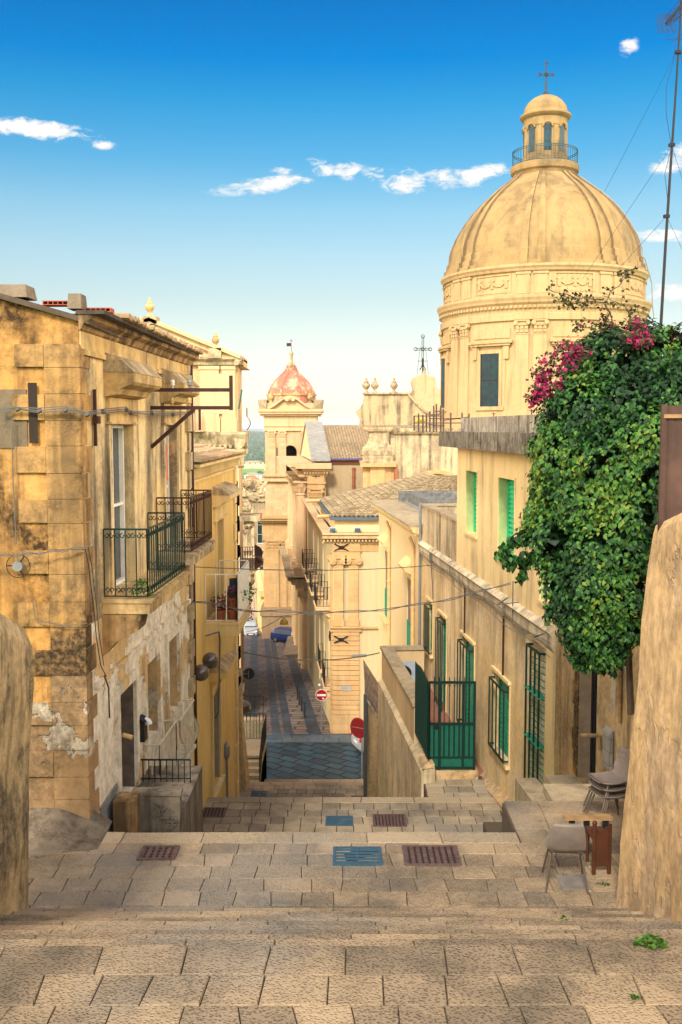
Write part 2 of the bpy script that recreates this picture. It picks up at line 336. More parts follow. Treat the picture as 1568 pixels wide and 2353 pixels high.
# ---------------------------------------------------------------- mesh builder
BASE = {}
class MB:
    def __init__(s): s.v = []; s.f = []; s.m = []; s.t = []; s.cm = 0; s.ct = 0.5
    def poly(s, pts, tint=None):
        i = len(s.v); s.v += [tuple(p) for p in pts]; s.f.append(tuple(range(i, i + len(pts)))); s.m.append(s.cm); s.t.append(s.ct if tint is None else tint)
    def faces(s, vs, fs, tint=None):
        i = len(s.v); s.v += [tuple(p) for p in vs]
        for f in fs: s.f.append(tuple(i + k for k in f)); s.m.append(s.cm); s.t.append(s.ct if tint is None else tint)
    def hexa(s, c, tint=None):      # 8 corners: bottom ring 0-3, top ring 4-7
        s.faces(c, [(3, 2, 1, 0), (4, 5, 6, 7), (0, 1, 5, 4), (1, 2, 6, 5), (2, 3, 7, 6), (3, 0, 4, 7)], tint)
    def box(s, x0, x1, y0, y1, z0, z1, tint=None):
        s.hexa([(x0, y0, z0), (x1, y0, z0), (x1, y1, z0), (x0, y1, z0), (x0, y0, z1), (x1, y0, z1), (x1, y1, z1), (x0, y1, z1)], tint)
    def cbox(s, c, sx, sy, sz, rz=0.0, rx=0.0):
        M = Matrix.Rotation(rz, 3, 'Z') @ Matrix.Rotation(rx, 3, 'X'); c = Vector(c)
        s.hexa([c + M @ Vector((a * sx / 2, b * sy / 2, d * sz / 2)) for d in (-1, 1) for a, b in ((-1, -1), (1, -1), (1, 1), (-1, 1))])
    def prism(s, base, top):        # two rings of equal length
        n = len(base); s.faces(list(base) + list(top), [tuple(range(n))[::-1], tuple(range(n, 2 * n))] + [(i, (i + 1) % n, n + (i + 1) % n, n + i) for i in range(n)])
    def tube(s, path, r, n=6, closed=False, caps=True):
        path = [Vector(p) for p in path]; L = len(path); rings = []
        rr = r if isinstance(r, (list, tuple)) else [r] * L
        for k in range(L):
            if closed: t = path[(k + 1) % L] - path[k - 1]
            else: t = path[min(k + 1, L - 1)] - path[max(k - 1, 0)]
            if t.length < 1e-9: t = Vector((0, 0, 1))
            t.normalize(); a = Vector((0, 0, 1)) if abs(t.z) < .9 else Vector((0, 1, 0))
            x = t.cross(a).normalized(); y = x.cross(t)
            rings.append([path[k] + (x * cos(2 * pi * j / n + pi / n) + y * sin(2 * pi * j / n + pi / n)) * rr[k] for j in range(n)])
        vs = [p for rg in rings for p in rg]; fs = []
        for k in range(L if closed else L - 1):
            k2 = (k + 1) % L
            for j in range(n): fs.append((k * n + j, k * n + (j + 1) % n, k2 * n + (j + 1) % n, k2 * n + j))
        if caps and not closed: fs += [tuple(range(n))[::-1], tuple(range((L - 1) * n, L * n))]
        s.faces(vs, fs)
    def lathe(s, prof, c=(0, 0), n=24, a0=0.0, a1=2 * pi, caps=False):
        full = abs(a1 - a0 - 2 * pi) < 1e-6; m = n if full else n + 1
        vs = [(c[0] + r * cos(a0 + (a1 - a0) * j / n), c[1] + r * sin(a0 + (a1 - a0) * j / n), z) for (r, z) in prof for j in range(m)]
        fs = [(k * m + j, k * m + (j + 1) % m, (k + 1) * m + (j + 1) % m, (k + 1) * m + j) for k in range(len(prof) - 1) for j in range(n)]
        if caps: fs += [tuple(range(m))[::-1], tuple(range((len(prof) - 1) * m, len(prof) * m))]
        s.faces(vs, fs)
    def sphere(s, c, r, n=12, m=8, sq=(1, 1, 1)):
        vs = []; fs = []
        for i in range(m + 1):
            th = pi * i / m
            for j in range(n): vs.append((c[0] + r * sq[0] * sin(th) * cos(2 * pi * j / n), c[1] + r * sq[1] * sin(th) * sin(2 * pi * j / n), c[2] + r * sq[2] * cos(th)))
        for i in range(m):
            for j in range(n): fs.append((i * n + j, (i + 1) * n + j, (i + 1) * n + (j + 1) % n, i * n + (j + 1) % n))
        s.faces(vs, fs)
    def build(s, name, mat, parent=None, loc=None, smooth=False, label=None, cat=None, group=None, kind=None):
        me = bpy.data.meshes.new(name)
        b = BASE[parent.name] if parent is not None else (Vector(loc) if loc is not None else Vector((0, 0, 0)))
        me.from_pydata([(x - b.x, y - b.y, z - b.z) for x, y, z in s.v], [], s.f); 
        mats = mat if isinstance(mat, (list, tuple)) else [mat]
        for m_ in mats: me.materials.append(m_)
        me.polygons.foreach_set('material_index', s.m)
        if smooth: me.polygons.foreach_set('use_smooth', [True] * len(s.f))
        ul = me.uv_layers.new(name='UVMap'); uvs = []
        V = s.v
        for pl in me.polygons:
            n = pl.normal
            if abs(n.z) > .75: ax = (Vector((1, 0, 0)), Vector((0, 1, 0)))
            else:
                h = sqrt(n.x * n.x + n.y * n.y) or 1
                ax = (Vector((-n.y / h, n.x / h, 0)), Vector((0, 0, 1)))
            for vi in pl.vertices:
                p = V[vi]; uvs += [ax[0].x * p[0] + ax[0].y * p[1], ax[1].y * p[1] + ax[1].z * p[2]]
        ul.data.foreach_set('uv', uvs)
        at = me.attributes.new('tint', 'FLOAT', 'FACE'); at.data.foreach_set('value', [float(x) for x in s.t])
        me.validate()
        o = bpy.data.objects.new(name, me); COL.objects.link(o)
        if parent is not None: o.parent = parent
        else: o.location = b
        BASE[o.name] = b
        tag(o, label, cat, group, kind); return o
def tag(o, label=None, cat=None, group=None, kind=None):
    if label: o['label'] = label
    if cat: o['category'] = cat
    if group: o['group'] = group
    if kind: o['kind'] = kind
    return o
def thing(name, label, cat, loc, group=None):
    o = bpy.data.objects.new(name, None); COL.objects.link(o); o.location = loc; BASE[o.name] = Vector(loc)
    o.empty_display_size = .2
    return tag(o, label, cat, group)
def dup(o, loc=None, rz=None, label=None, parent=None, scale=None):
    c = o.copy(); COL.objects.link(c); BASE[c.name] = BASE[o.name].copy()
    if parent is not None: c.parent = parent
    if loc is not None: c.location = loc
    if rz is not None: c.rotation_euler = (0, 0, rz)
    if scale is not None: c.scale = scale
    if label: c['label'] = label
    for ch in list(o.children): dup(ch, parent=c)
    return c
def lerp(a, b, t): return a + (b - a) * t

class Facade:
    """a vertical wall plane: s runs along it from p0, z up, o outwards"""
    def __init__(f, p0, p1, side):
        f.p = Vector((p0[0], p0[1], 0)); d = Vector((p1[0] - p0[0], p1[1] - p0[1], 0)); f.L = d.length; f.d = d.normalized()
        f.n = Vector((f.d.y, -f.d.x, 0)) * side
    def w(f, s, z, o=0.0): q = f.p + f.d * s + f.n * o; return Vector((q.x, q.y, z))
    def hit(f, u, v):
        r = Vector(ray(u, v)); t = f.p.dot(f.n) / r.dot(f.n); q = r * t
        return (q - f.p).dot(f.d), q.z
    def su(f, u, v=1100): return f.hit(u, v)[0]
    def box(f, mb, s0, s1, z0, z1, o0, o1, tint=None):
        mb.hexa([f.w(s0, z0, o0), f.w(s1, z0, o0), f.w(s1, z0, o1), f.w(s0, z0, o1), f.w(s0, z1, o0), f.w(s1, z1, o0), f.w(s1, z1, o1), f.w(s0, z1, o1)], tint)
    def wedge(f, mb, s0, s1, prof):     # profile of (o,z) pushed along the wall
        mb.prism([f.w(s0, z, o) for o, z in prof], [f.w(s1, z, o) for o, z in prof])
    def wall(f, mb, s0, s1, z0, z1, holes=(), dep=.3, back=5.0, zt=None):
        """front skin with real openings and reveals, solid core behind"""
        ss = sorted({s0, s1} | {min(max(h[k], s0), s1) for h in holes for k in (0, 1)}); zs = sorted({z0, z1} | {min(max(h[k], z0), z1) for h in holes for k in (2, 3)})
        for i in range(len(ss) - 1):
            for j in range(len(zs) - 1):
                cs, cz = (ss[i] + ss[i + 1]) / 2, (zs[j] + zs[j + 1]) / 2
                if any(h[0] < cs < h[1] and h[2] < cz < h[3] for h in holes): continue
                mb.poly([f.w(ss[i], zs[j]), f.w(ss[i + 1], zs[j]), f.w(ss[i + 1], zs[j + 1]), f.w(ss[i], zs[j + 1])])
        for (a, b, c, d) in [h[:4] for h in holes]:
            for q in (((a, c), (a, d)), ((b, c), (b, d)), ((a, c), (b, c)), ((a, d), (b, d))):
                (s_, z_), (t_, y_) = q
                mb.poly([f.w(s_, z_), f.w(t_, y_), f.w(t_, y_, -dep), f.w(s_, z_, -dep)])
        for s_ in (s0, s1): mb.poly([f.w(s_, z0), f.w(s_, z1), f.w(s_, z1, -dep), f.w(s_, z0, -dep)])
        mb.poly([f.w(s0, z1), f.w(s1, z1), f.w(s1, z1, -dep), f.w(s0, z1, -dep)])
        f.box(mb, s0, s1, z0, z1, -dep, -back)

def add_shutter(f, root, hole, mat, dep=.22, closed=True, slats=True, name='window', frame=M_white, fr=.05, louvre=.11):
    s0, s1, z0, z1 = hole; m = MB()
    for a, b, c, d in ((s0, s0 + fr, z0, z1), (s1 - fr, s1, z0, z1), (s0 + fr, s1 - fr, z1 - fr, z1), (s0 + fr, s1 - fr, z0, z0 + fr)):
        f.box(m, a, b, c, d, -dep - .02, -dep + .06)
    w = m.build(name, frame, root)
    m = MB(); mid = (s0 + s1) / 2
    f.box(m, s0 + fr, s1 - fr, z0 + fr, z1 - fr, -dep - .02, -dep)
    if slats:
        k = int((z1 - z0 - 2 * fr) / louvre)
        for i in range(k):
            z = z0 + fr + (i + .5) * (z1 - z0 - 2 * fr) / k
            for a, b in ((s0 + fr + .04, mid - .03), (mid + .03, s1 - fr - .04)):
                f.wedge(m, a, b, [(-dep + .002, z + .045), (-dep + .04, z - .035), (-dep + .002, z - .045)])
        for a in (s0 + fr, mid - .03, s1 - fr - .04): f.box(m, a, a + .04 if a != mid - .03 else mid + .03, z0 + fr, z1 - fr, -dep + .001, -dep + .04)
    m.build('shutter' if slats else 'pane', mat, w)
    return w
def add_glass(f, root, hole, mat=None, dep=.2, name='window', frame=M_white, bars=(1, 2), fr=.05):
    s0, s1, z0, z1 = hole; m = MB()
    for a, b, c, d in ((s0, s0 + fr, z0, z1), (s1 - fr, s1, z0, z1), (s0 + fr, s1 - fr, z1 - fr, z1), (s0 + fr, s1 - fr, z0, z0 + fr)):
        f.box(m, a, b, c, d, -dep - .02, -dep + .05)
    nb, nh = bars
    for i in range(nb):
        s = lerp(s0, s1, (i + 1) / (nb + 1)); f.box(m, s - .02, s + .02, z0 + fr, z1 - fr, -dep - .015, -dep + .04)
    for i in range(nh):
        z = lerp(z0, z1, (i + 1) / (nh + 1)); f.box(m, s0 + fr, s1 - fr, z - .02, z + .02, -dep - .012, -dep + .035)
    w = m.build(name, frame, root); m = MB(); f.box(m, s0 + fr, s1 - fr, z0 + fr, z1 - fr, -dep - .03, -dep - .022)
    m.build('pane', mat or M_glass, w); return w
def surround(f, mb, hole, w=.14, o=.04, sill=True, head=None):
    s0, s1, z0, z1 = hole
    f.box(mb, s0 - w, s0, z0, z1, 0.001, o); f.box(mb, s1, s1 + w, z0, z1, 0.001, o); f.box(mb, s0 - w, s1 + w, z1, z1 + w, 0.001, o + .002)
    if sill: f.box(mb, s0 - w - .05, s1 + w + .05, z0 - .09, z0, 0.001, o + .07)
    if head: f.wedge(mb, s0 - w - .1, s1 + w + .1, [(0.001, z1 + w + .25), (.04, z1 + w + .25), (.05, z1 + w + .32), (.22, z1 + w + .40), (.22, z1 + w + .47), (0.001, z1 + w + .6)])
def grille(f, root, hole, mat, n=5, h=3, off=.12, name='window_grille', r=.014, dep=.0):
    s0, s1, z0, z1 = hole; m = MB()
    for i in range(n):
        s = lerp(s0, s1, i / (n - 1)); m.tube([f.w(s, z0, off), f.w(s, z1, off)], r, 4)
    for i in range(h):
        z = lerp(z0, z1, i / (h - 1)) if h > 1 else z0
        m.tube([f.w(s0, z, 0), f.w(s0, z, off), f.w(s1, z, off), f.w(s1, z, 0)], r * 1.2, 4)
    return m.build(name, mat, root)
def railing(P, root, mat, h=1.0, gap=.12, r=.009, name='railing', scroll=False, belly=0.0, out=None, base=.04, rr=.014):
    """bars along a polyline of floor points"""
    m = MB(); P = [Vector(p) for p in P]; Z = Vector((0, 0, 1))
    m.tube([p + Z * h for p in P], rr, 5); m.tube([p + Z * base for p in P], rr * .8, 4)
    for a, b in zip(P[:-1], P[1:]):
        n = max(1, int((b - a).length / gap)); d = (b - a) / n
        side = Vector((d.y, -d.x, 0)).normalized() if out is None else out
        for i in range(n + 1):
            p = a + d * i
            if belly: m.tube([p + Z * (base + (h - base) * t) + side * belly * sin(pi * min(1, t * 1.6)) ** 1 * (1 if t < .62 else 0) for t in (0, .12, .25, .38, .5, .62, 1)], r, 4)
            else: m.tube([p + Z * base, p + Z * h], r, 4)
            if scroll and i < n:
                for zc, sg in ((h - .09, 1), (base + .09, -1)):
                    c = p + d * .5 + Z * zc; dd = d.normalized(); R = d.length * .23
                    for q in (-1, 1):
                        m.tube([c + dd * (q * R) + (dd * cos(t) + Z * sin(t)) * R * (1 - k * .06) for k, t in enumerate([pi * .5 * sg + q * sg * pi * .25 * kk for kk in range(8)])], r * .8, 3)
    return m.build(name, mat, root)
def leafcard(m, c, n, up, size, tint):
    """a small folded pointed leaf"""
    n = n.normalized(); x = up.cross(n)
    if x.length < 1e-4: x = Vector((1, 0, 0))
    x.normalize(); y = n.cross(x)
    a = c + y * size * .55; b = c - y * size * .6
    l = c + x * size * .42 + n * size * .12 + y * size * .12; r = c - x * size * .42 + n * size * .12 + y * size * .12
    m.faces([a, l, b, r], [(0, 1, 2), (0, 2, 3)], tint)
def rvec():
    while True:
        v = Vector((random.uniform(-1, 1), random.uniform(-1, 1), random.uniform(-1, 1)))
        if .05 < v.length < 1: return v.normalized()
def tiled_roof(name, P, mat, root, pitch=.2, row=.36, amp=.05, seg=4):
    """barrel tiles over a 4-cornered slope: P = eave left, eave right, ridge right, ridge left"""
    a, b, c, d = [Vector(p) for p in P]; nrm = (b - a).cross(d - a).normalized()
    if nrm.z < 0: nrm = -nrm
    W = max((b - a).length, (c - d).length); H = ((d - a).length + (c - b).length) / 2
    nu = max(1, int(W / pitch)); nv = max(1, int(H / row)); m = MB()
    for j in range(nv):
        t0, t1 = j / nv, (j + 1) / nv
        for i in range(nu):
            tint = random.random(); jit = random.uniform(-.012, .012)
            for k in range(seg):
                q = []
                for (kk, tt, lift) in ((k, t0, .045), (k + 1, t0, .045), (k + 1, t1, 0.0), (k, t1, 0.0)):
                    s = (i + kk / seg) / nu; e0 = a.lerp(b, s); e1 = d.lerp(c, s)
                    hgt = amp * abs(sin(pi * kk / seg)) ** .6 * 1.6 if kk % seg else 0
                    q.append(e0.lerp(e1, tt) + nrm * (hgt + lift + jit))
                m.poly(q, tint)
                if k in (0, seg - 1) or True:
                    m.poly([q[0], q[1], q[1] - nrm * .05, q[0] - nrm * .05], .9)
    return m.build(name, mat, root)
# ================================================================ GROUND, STAIRS, STREET
def townz(Y):
    K = [(-30, 6), (0, -2.4), (6, -4.6), (12.6, -6.2), (22.9, -9.6), (38, -14.8), (44, -16.6), (52, -16.8), (108, -24.2), (165, -33.5), (260, -60), (600, -84), (1500, -92), (3000, -95),
         (4000, -68), (5400, -30), (6500, -60), (9000, -60), (14000, -8), (20000, -30)]
    for (a, za), (b, zb) in zip(K[:-1], K[1:]):
        if Y <= b: return lerp(za, zb, max(0, (Y - a) / (b - a)))
    return -30
def build_ground():
    ys = [-30, -10, 0, 3, 6, 9, 12.6, 16, 20, 22.9, 30, 38, 44, 52, 70, 90, 108, 130, 150, 165, 190, 220, 260, 330, 420, 600, 900, 1200, 1500, 1800, 2100, 2400, 2700, 2850, 3000]
    y = 3000
    while y < 20000: y *= 1.045; ys.append(y)
    m = MB(); NX = 60; V = []
    for Y in ys:
        w = max(90, Y * .9)
        for i in range(NX + 1):
            X = -w + 2 * w * i / NX; z = townz(Y)
            if Y > 3000: z += noise.noise(Vector((X / 900, Y / 1500, 0))) * (26 if Y < 9000 else 22) * min(1, (Y - 3000) / 1000) + (10 * noise.noise(Vector((X / 240, Y / 400, 3))) if Y < 6400 else 0)
            elif Y > 260: z += noise.noise(Vector((X / 300, Y / 300, 0))) * 1.5
            V.append((X, Y, z))
    F = [(j * (NX + 1) + i, j * (NX + 1) + i + 1, (j + 1) * (NX + 1) + i + 1, (j + 1) * (NX + 1) + i) for j in range(len(ys) - 1) for i in range(NX)]
    m.faces(V, F); m.build('ground', M_field, kind='structure', smooth=True)
build_ground()

XL, XR = -3.42, 3.2
def slabs(m, x0, x1, y0, y1, z, rd=.36, w=.42, bev=.012, wob=.02, thick=.03, skew=0.0):
    rows = max(1, round((y1 - y0) / rd)); r = (y1 - y0) / rows
    st = random.uniform(0, w)
    jy = lambda x, y: wob * .8 * noise.noise(Vector((x * 1.7, y * 3.1, 4))) if y0 + .01 < y < y1 - .01 else 0
    for j in range(rows):
        ya, yb = y0 + j * r, y0 + (j + 1) * r; x = x0 - (st + random.uniform(-.16, .16) * w) % w
        pj = (0, 0)
        while x < x1:
            ww = w * random.choice((.72, .85, .95, 1, 1.05, 1.15, 1.3)); xa, xb = max(x, x0), min(x + ww, x1); x += ww
            nj = (random.uniform(-wob, wob) * .7, random.uniform(-wob, wob) * .7)
            lj, pj = pj, nj
            if xb - xa < .06: continue
            if xb >= x1: nj = (0, 0)
            g_ = .004 if y0 < 15 else .009; t = random.choice((0, 0, 1)) * .55 + random.random() * .45; dz = random.uniform(-.003, .003)
            q = [(xa + g_ + lj[0], ya + g_ + jy(xa, ya)), (xb - g_ + nj[0], ya + g_ + jy(xb, ya)), (xb - g_ + nj[1], yb - g_ + jy(xb, yb)), (xa + g_ + lj[1], yb - g_ + jy(xa, yb))]
            cx = sum(p[0] for p in q) / 4; cy = sum(p[1] for p in q) / 4
            b = bev * .35 + random.uniform(0, .005)
            ins = [(lerp(p[0], cx, b * 1.3 / max(.1, ww)), lerp(p[1], cy, b * 1.3 / r)) for p in q]
            tz = [random.uniform(-.005, .005) for _ in range(4)]
            m.faces([(p[0], p[1], z - thick) for p in q] + [(p[0], p[1], z - b * .8) for p in q] + [(p[0], p[1], z + dz + tz[i]) for i, p in enumerate(ins)],
                    [(0, 1, 5, 4), (1, 2, 6, 5), (2, 3, 7, 6), (3, 0, 4, 7), (4, 5, 9, 8), (5, 6, 10, 9), (6, 7, 11, 10), (7, 4, 8, 11), (8, 9, 10, 11)], t)
def flight(ms, mj, x0, x1, y0, z0, y1, z1, n, w=.75):
    for k in range(n):
        ya, yb = lerp(y0, y1, k / n), lerp(y0, y1, (k + 1) / n); z = lerp(z0, z1, (k + 1) / n)
        slabs(ms, x0, x1, ya, yb, z, rd=(yb - ya), w=w, thick=.06)
        mj.box(x0, x1, ya, yb, z - 1.0, z - .014)
m_s, m_b, m_n, m_j = MB(), MB(), MB(), MB()
# upper flight and landing under the camera
flight(m_s, m_j, XL, XR, .9, -1.6, 4.3, -3.6, 11)
m_j.box(XL, XR, -4, .9, -3, -1.614); slabs(m_s, XL, XR, -2, .9, -1.6)
slabs(m_s, XL, XR, 4.3, 5.95, -3.6, rd=.35, w=.36, wob=.05, bev=.014)
slabs(m_s, XL, XR, 5.95, 6.3, -3.6, rd=.35, w=.37, wob=.03, bev=.014)
slabs(m_s, XL, XR, 6.3, 6.68, -3.6, rd=.38, w=.52, wob=.03, bev=.014)
m_j.box(XL, XR, 4.3, 6.66, -5, -3.62)
flight(m_s, m_j, XL, XR, 6.68, -3.6, 10.58, -5.25, 10, w=.9)
# landing A
slabs(m_s, -4.9, 4.0, 10.58, 12.24, -5.25, rd=.33, w=.42, wob=.03)
slabs(m_n, -3.05, 2.28, 12.24, 12.58, -5.25, rd=.34, w=1.0)
slabs(m_s, 2.30, 4.0, 12.24, 13.7, -5.262, rd=.42, w=.8)
m_j.box(XL - 1.5, 4.2, 10.58, 12.56, -7, -5.275); m_j.box(2.28, 4.1, 12.56, 13.68, -9, -5.29)
flight(m_s, m_j, -3.0, 2.28, 12.58, -5.25, 19.6, -8.7, 21)
m_j.box(2.28, 4.4, 13.68, 15.5, -9, -6.3)
# landing B
slabs(m_b, -3.3, 3.66, 19.6, 22.55, -8.7, rd=.42, w=.36)
slabs(m_n, -3.3, 3.66, 22.55, 22.9, -8.7, rd=.35, w=.95)
m_j.box(-3.3, 3.9, 19.6, 22.88, -10.5, -8.725)
flight(m_b, m_j, -4.4, 2.05, 22.9, -8.7, 34.1, -13.9, 31)
m_j.box(2.05, 3.9, 22.88, 24.6, -11.5, -8.80)
slabs(m_b, 2.08, 3.75, 22.92, 24.3, -8.78, rd=.4, w=.5)
# landing C, D
slabs(m_b, -4.1, 1.6, 34.1, 37.85, -13.9, rd=.5, w=.42)
slabs(m_n, -4.1, 1.6, 37.85, 38.2, -13.9, rd=.35, w=.9)
m_j.box(-4.5, 2.2, 34.1, 38.2, -15.5, -13.93)
flight(m_b, m_j, -4.4, 1.6, 38.2, -13.9, 41.0, -15.2, 8)
slabs(m_n, -4.4, 2.0, 41.0, 42.1, -15.2, rd=.55, w=.9); m_j.box(-4.5, 2.2, 41.0, 42.1, -17, -15.23)
flight(m_b, m_j, -4.4, 1.6, 42.1, -15.2, 43.8, -16.0, 5)
m_s.build('stair_paving', M_slab, kind='structure'); m_b.build('lower_stair_paving', M_slabB, kind='structure')
m_n.build('nosing_stones', M_slabnose, kind='structure'); m_j.build('stair_bed', M_joint, kind='structure')
# cross street and street going down
m = MB(); m.box(-30, 30, 43.8, 49.6, -18, -16.0); m.build('cross_street', M_lavadiag, kind='structure')
m = MB(); slabs(m, -6, 8, 49.6, 50.9, -15.97, rd=.6, w=.8, thick=.5); m.build('crossing_slabs', M_basalt, kind='structure')
def srow(Y):      # street level
    if Y <= 50.9: return -16.0
    if Y <= 111: return -16.0 - .12 * (Y - 50.9) - 0.0
    return -23.21 - .167 * (Y - 111)
def strip(name, x0, x1, mat, dz=0.0, Y0=50.9, Y1=240, x0b=None, x1b=None):
    m = MB(); ys = [Y0 + (Y1 - Y0) * i / 60 for i in range(61)]
    for a, b in zip(ys[:-1], ys[1:]):
        q = []
        for (Y, xx, xb) in ((a, x0, x0b), (a, x1, x1b), (b, x1, x1b), (b, x0, x0b)):
            q.append((xx - .085 * (Y - 51), Y, srow(Y) + dz))
        m.poly(q)
        m.poly([(q[0][0], q[0][1], q[0][2] - .3), (q[3][0], q[3][1], q[3][2] - .3), q[3], q[0]]); m.poly([(q[1][0], q[1][1], q[1][2] - .3), (q[2][0], q[2][1], q[2][2] - .3), q[2], q[1]])
    return m.build(name, mat, kind='structure')
strip('street', -9.0, -3.62, M_cobband, Y1=240); strip('wheel_track', -3.62, -3.15, M_lavastrip, .012); strip('street_centre', -3.15, -2.98, M_cobband, .006); strip('wheel_track', -2.98, -2.5, M_lavastrip, .012)
strip('wheel_track', -5.0, -4.35, M_lavastrip, .012)
strip('pavement', -2.5, -1.72, M_cobpale, .05); strip('pavement_strip', -1.72, -1.02, M_lavastrip, .045); strip('pavement', -1.02, 1.5, M_cobpale, .05)
# stone steps at the bell tower foot
m = MB()
for k in range(4): m.box(-5.2 + k * .55, -2.9, 88 - k * .6, 96, -25, srow(88) + .15 + k * .17)
m.build('church_steps', M_slabnose, kind='structure')

# drain grates and covers
def grate(u0, u1, v0, v1, z, mat, label, kind='bars', dz=.004):
    a, b, c = at_z(u0, v1, z), at_z(u1, v1, z), at_z(u0, v0, z)
    x0, x1, y0, y1 = a.x, b.x, a.y, c.y
    if c.y - a.y < .1: y1 = y0 + .5
    t = thing('drain_grate' if kind == 'bars' else 'manhole_cover', label, 'grate' if kind == 'bars' else 'manhole cover', ((x0 + x1) / 2, (y0 + y1) / 2, z))
    m = MB(); f = .035
    for p in ((x0, x1, y0, y0 + f), (x0, x1, y1 - f, y1), (x0, x0 + f, y0 + f, y1 - f), (x1 - f, x1, y0 + f, y1 - f)): m.box(*p, z - .02, z + .014 + dz)
    m.build('frame', mat, t)
    m = MB(); m.box(x0 + f, x1 - f, y0 + f, y1 - f, z - .02, z + (.001 if kind == 'bars' else .008)); m.build('pit' if kind == 'bars' else 'lid', M_black if kind == 'bars' else mat, t) if kind == 'bars' else None
    m = MB() if kind == 'bars' else m; m.cm = 0 if kind == 'bars' else 1
    if kind == 'bars':
        n = int((y1 - y0) / .075)
        for i in range(1, n): y = lerp(y0, y1, i / n); m.box(x0 + f, x1 - f, y - .018, y + .018, z + .002, z + .017)
        m.box((x0 + x1) / 2 - .01, (x0 + x1) / 2 + .01, y0 + f, y1 - f, z + .003, z + .016)
    else:
        nx, ny = int((x1 - x0) / .07), int((y1 - y0) / .07)
        for i in range(1, nx):
            for j in range(1, ny): cx, cy = lerp(x0, x1, i / nx), lerp(y0, y1, j / ny); m.box(cx - .014, cx + .014, cy - .02, cy + .02, z + .008, z + .02)
    m.build('bars' if kind == 'bars' else 'lid', mat if kind == 'bars' else [mat, M_rust], t); return t
M_gblue = plain('blue_grey_iron_grate', (.055, .12, .165), .5, .3); M_grust = plain('rust_purple_iron', (.13, .085, .075), .65, .2, var=.3, sc=14)
grate(765, 880, 1948, 1990, -5.25, M_gblue, 'blue-grey slotted drain grate, largest, in the paving between the two rusty covers')
grate(930, 1062, 1945, 1990, -5.25, M_grust, 'large rusty mesh manhole cover in the paving left of the chair', 'cover')
grate(314, 402, 1945, 1977, -5.25, M_grust, 'rusty patterned manhole cover at left of the near landing', 'cover')
grate(748, 812, 1876, 1898, -8.7, M_gblue, 'small blue-grey drain grate in the middle of the second landing')
grate(858, 936, 1872, 1900, -8.7, M_grust, 'rusty manhole cover on the second landing beside its blue-grey grate', 'cover')
grate(461, 516, 1857, 1878, -8.7, M_grust, 'rusty manhole cover close to the yellow house wall', 'cover')
grate(575, 613, 1818, 1831, -13.9, M_gblue, 'pale grey drain grate beside the ochre buttress')
grate(808, 865, 1829, 1834, -13.9, M_grust, 'narrow rusty drain grate near the shed wall on the third landing')
# slate cover under the chair
a = at_z(1277, 2012, -5.25); b = at_z(1388, 2045, -5.25)
m = MB(); m.box(a.x, 2.85, b.y, a.y, -5.28, -5.232); m.build('slate_cover', plain('dark_slate_lid', (.20, .18, .16), .7, var=.25, sc=5), loc=(a.x, b.y, -5.25), label='flat grey slate cover in the paving under the chair', cat='slate cover')

# ================================================================ FOREGROUND WALLS
def jag(path_fn, n, amp, seed):
    return [path_fn(i / n) for i in range(n + 1)]
def batter_wall(name, label, mat, y0, y1, xb, xt, zb, zt0, zt1, thick, side, cat='wall', round_=.12, mark=None):
    """battered wall along Y. base x, top x, base z, top z at y0,y1"""
    m = MB(); n = 44; K = 22; V = []
    for i in range(n + 1):
        Y = lerp(y0, y1, i / n); zt = lerp(zt0, zt1, i / n)
        for k in range(K + 1):
            t = k / K; z = lerp(zb, zt - round_, t); x = lerp(xb, xt, t)
            x += .035 * noise.noise(Vector((Y * 1.7, z * 1.3, 5))) + .012 * noise.noise(Vector((Y * 7, z * 5, 2)))
            V.append((x, Y + (.03 * noise.noise(Vector((z * 2, 3, Y))) if i == n else 0), z))
        V.append((xt + side * round_ * .4, Y, zt - .02)); V.append((xt + side * round_ * 1.6, Y, zt + .015 * noise.noise(Vector((Y * 3, 0, 0))))); V.append((xt + side * thick, Y, zt)); V.append((xt + side * thick, Y, zb))
    w = K + 5
    m.faces(V, [(i * w + k, i * w + k + 1, (i + 1) * w + k + 1, (i + 1) * w + k) for i in range(n) for k in range(w - 1)] + [tuple(range(w)), tuple(n * w + k for k in range(w))])
    return m.build(name, mat, loc=(xb, (y0 + y1) / 2, zb), label=label, cat=cat, smooth=False)
RB = pt(1391, 2072, 10.65); RT = pt(1497, 1203, 10.65)
batter_wall('buttress_wall', 'sloping ochre rendered wall leaning back beside the steps, under the brown metal panel', M_ramp, 4.5, 10.65, 2.98, RT.x, -6.2, zf(1140, 8.9) + 1.15, RT.z, 1.8, 1)
LB = pt(76, 2108, 10.2)
batter_wall('parapet_wall', 'eroded pale stair wall with blackened crest, at the near left edge', M_pillar, 5.0, 10.3, -3.42, -3.24, -6.5, zf(1350, 9.4) + 1.6, zf(1438, 10.3), 1.0, -1, round_=.22)
# rubble mound at the foot of the weathered house
m = MB(); NX, NY = 16, 9; V = []
for j in range(NY + 1):
    for i in range(NX + 1):
        X = -5.2 + 2.15 * i / NX; Y = 11.75 + 1.15 * j / NY; t = j / NY
        V.append((X, Y, -5.27 + .40 * t ** 1.4 * min(1, (NX - i) / 5 + .05) + .05 * noise.noise(Vector((X * 3, Y * 3, 0)))))
m.faces(V, [(j * (NX + 1) + i, j * (NX + 1) + i + 1, (j + 1) * (NX + 1) + i + 1, (j + 1) * (NX + 1) + i) for j in range(NY) for i in range(NX)])
m.build('cement_ramp', plaster('dark_cement_mound', (.26, .21, .15), (.20, .165, .12), (.06, .055, .045), .5, .5, .6, bump=.9, soot=.7, sootsc=1.8), kind='structure', smooth=True)
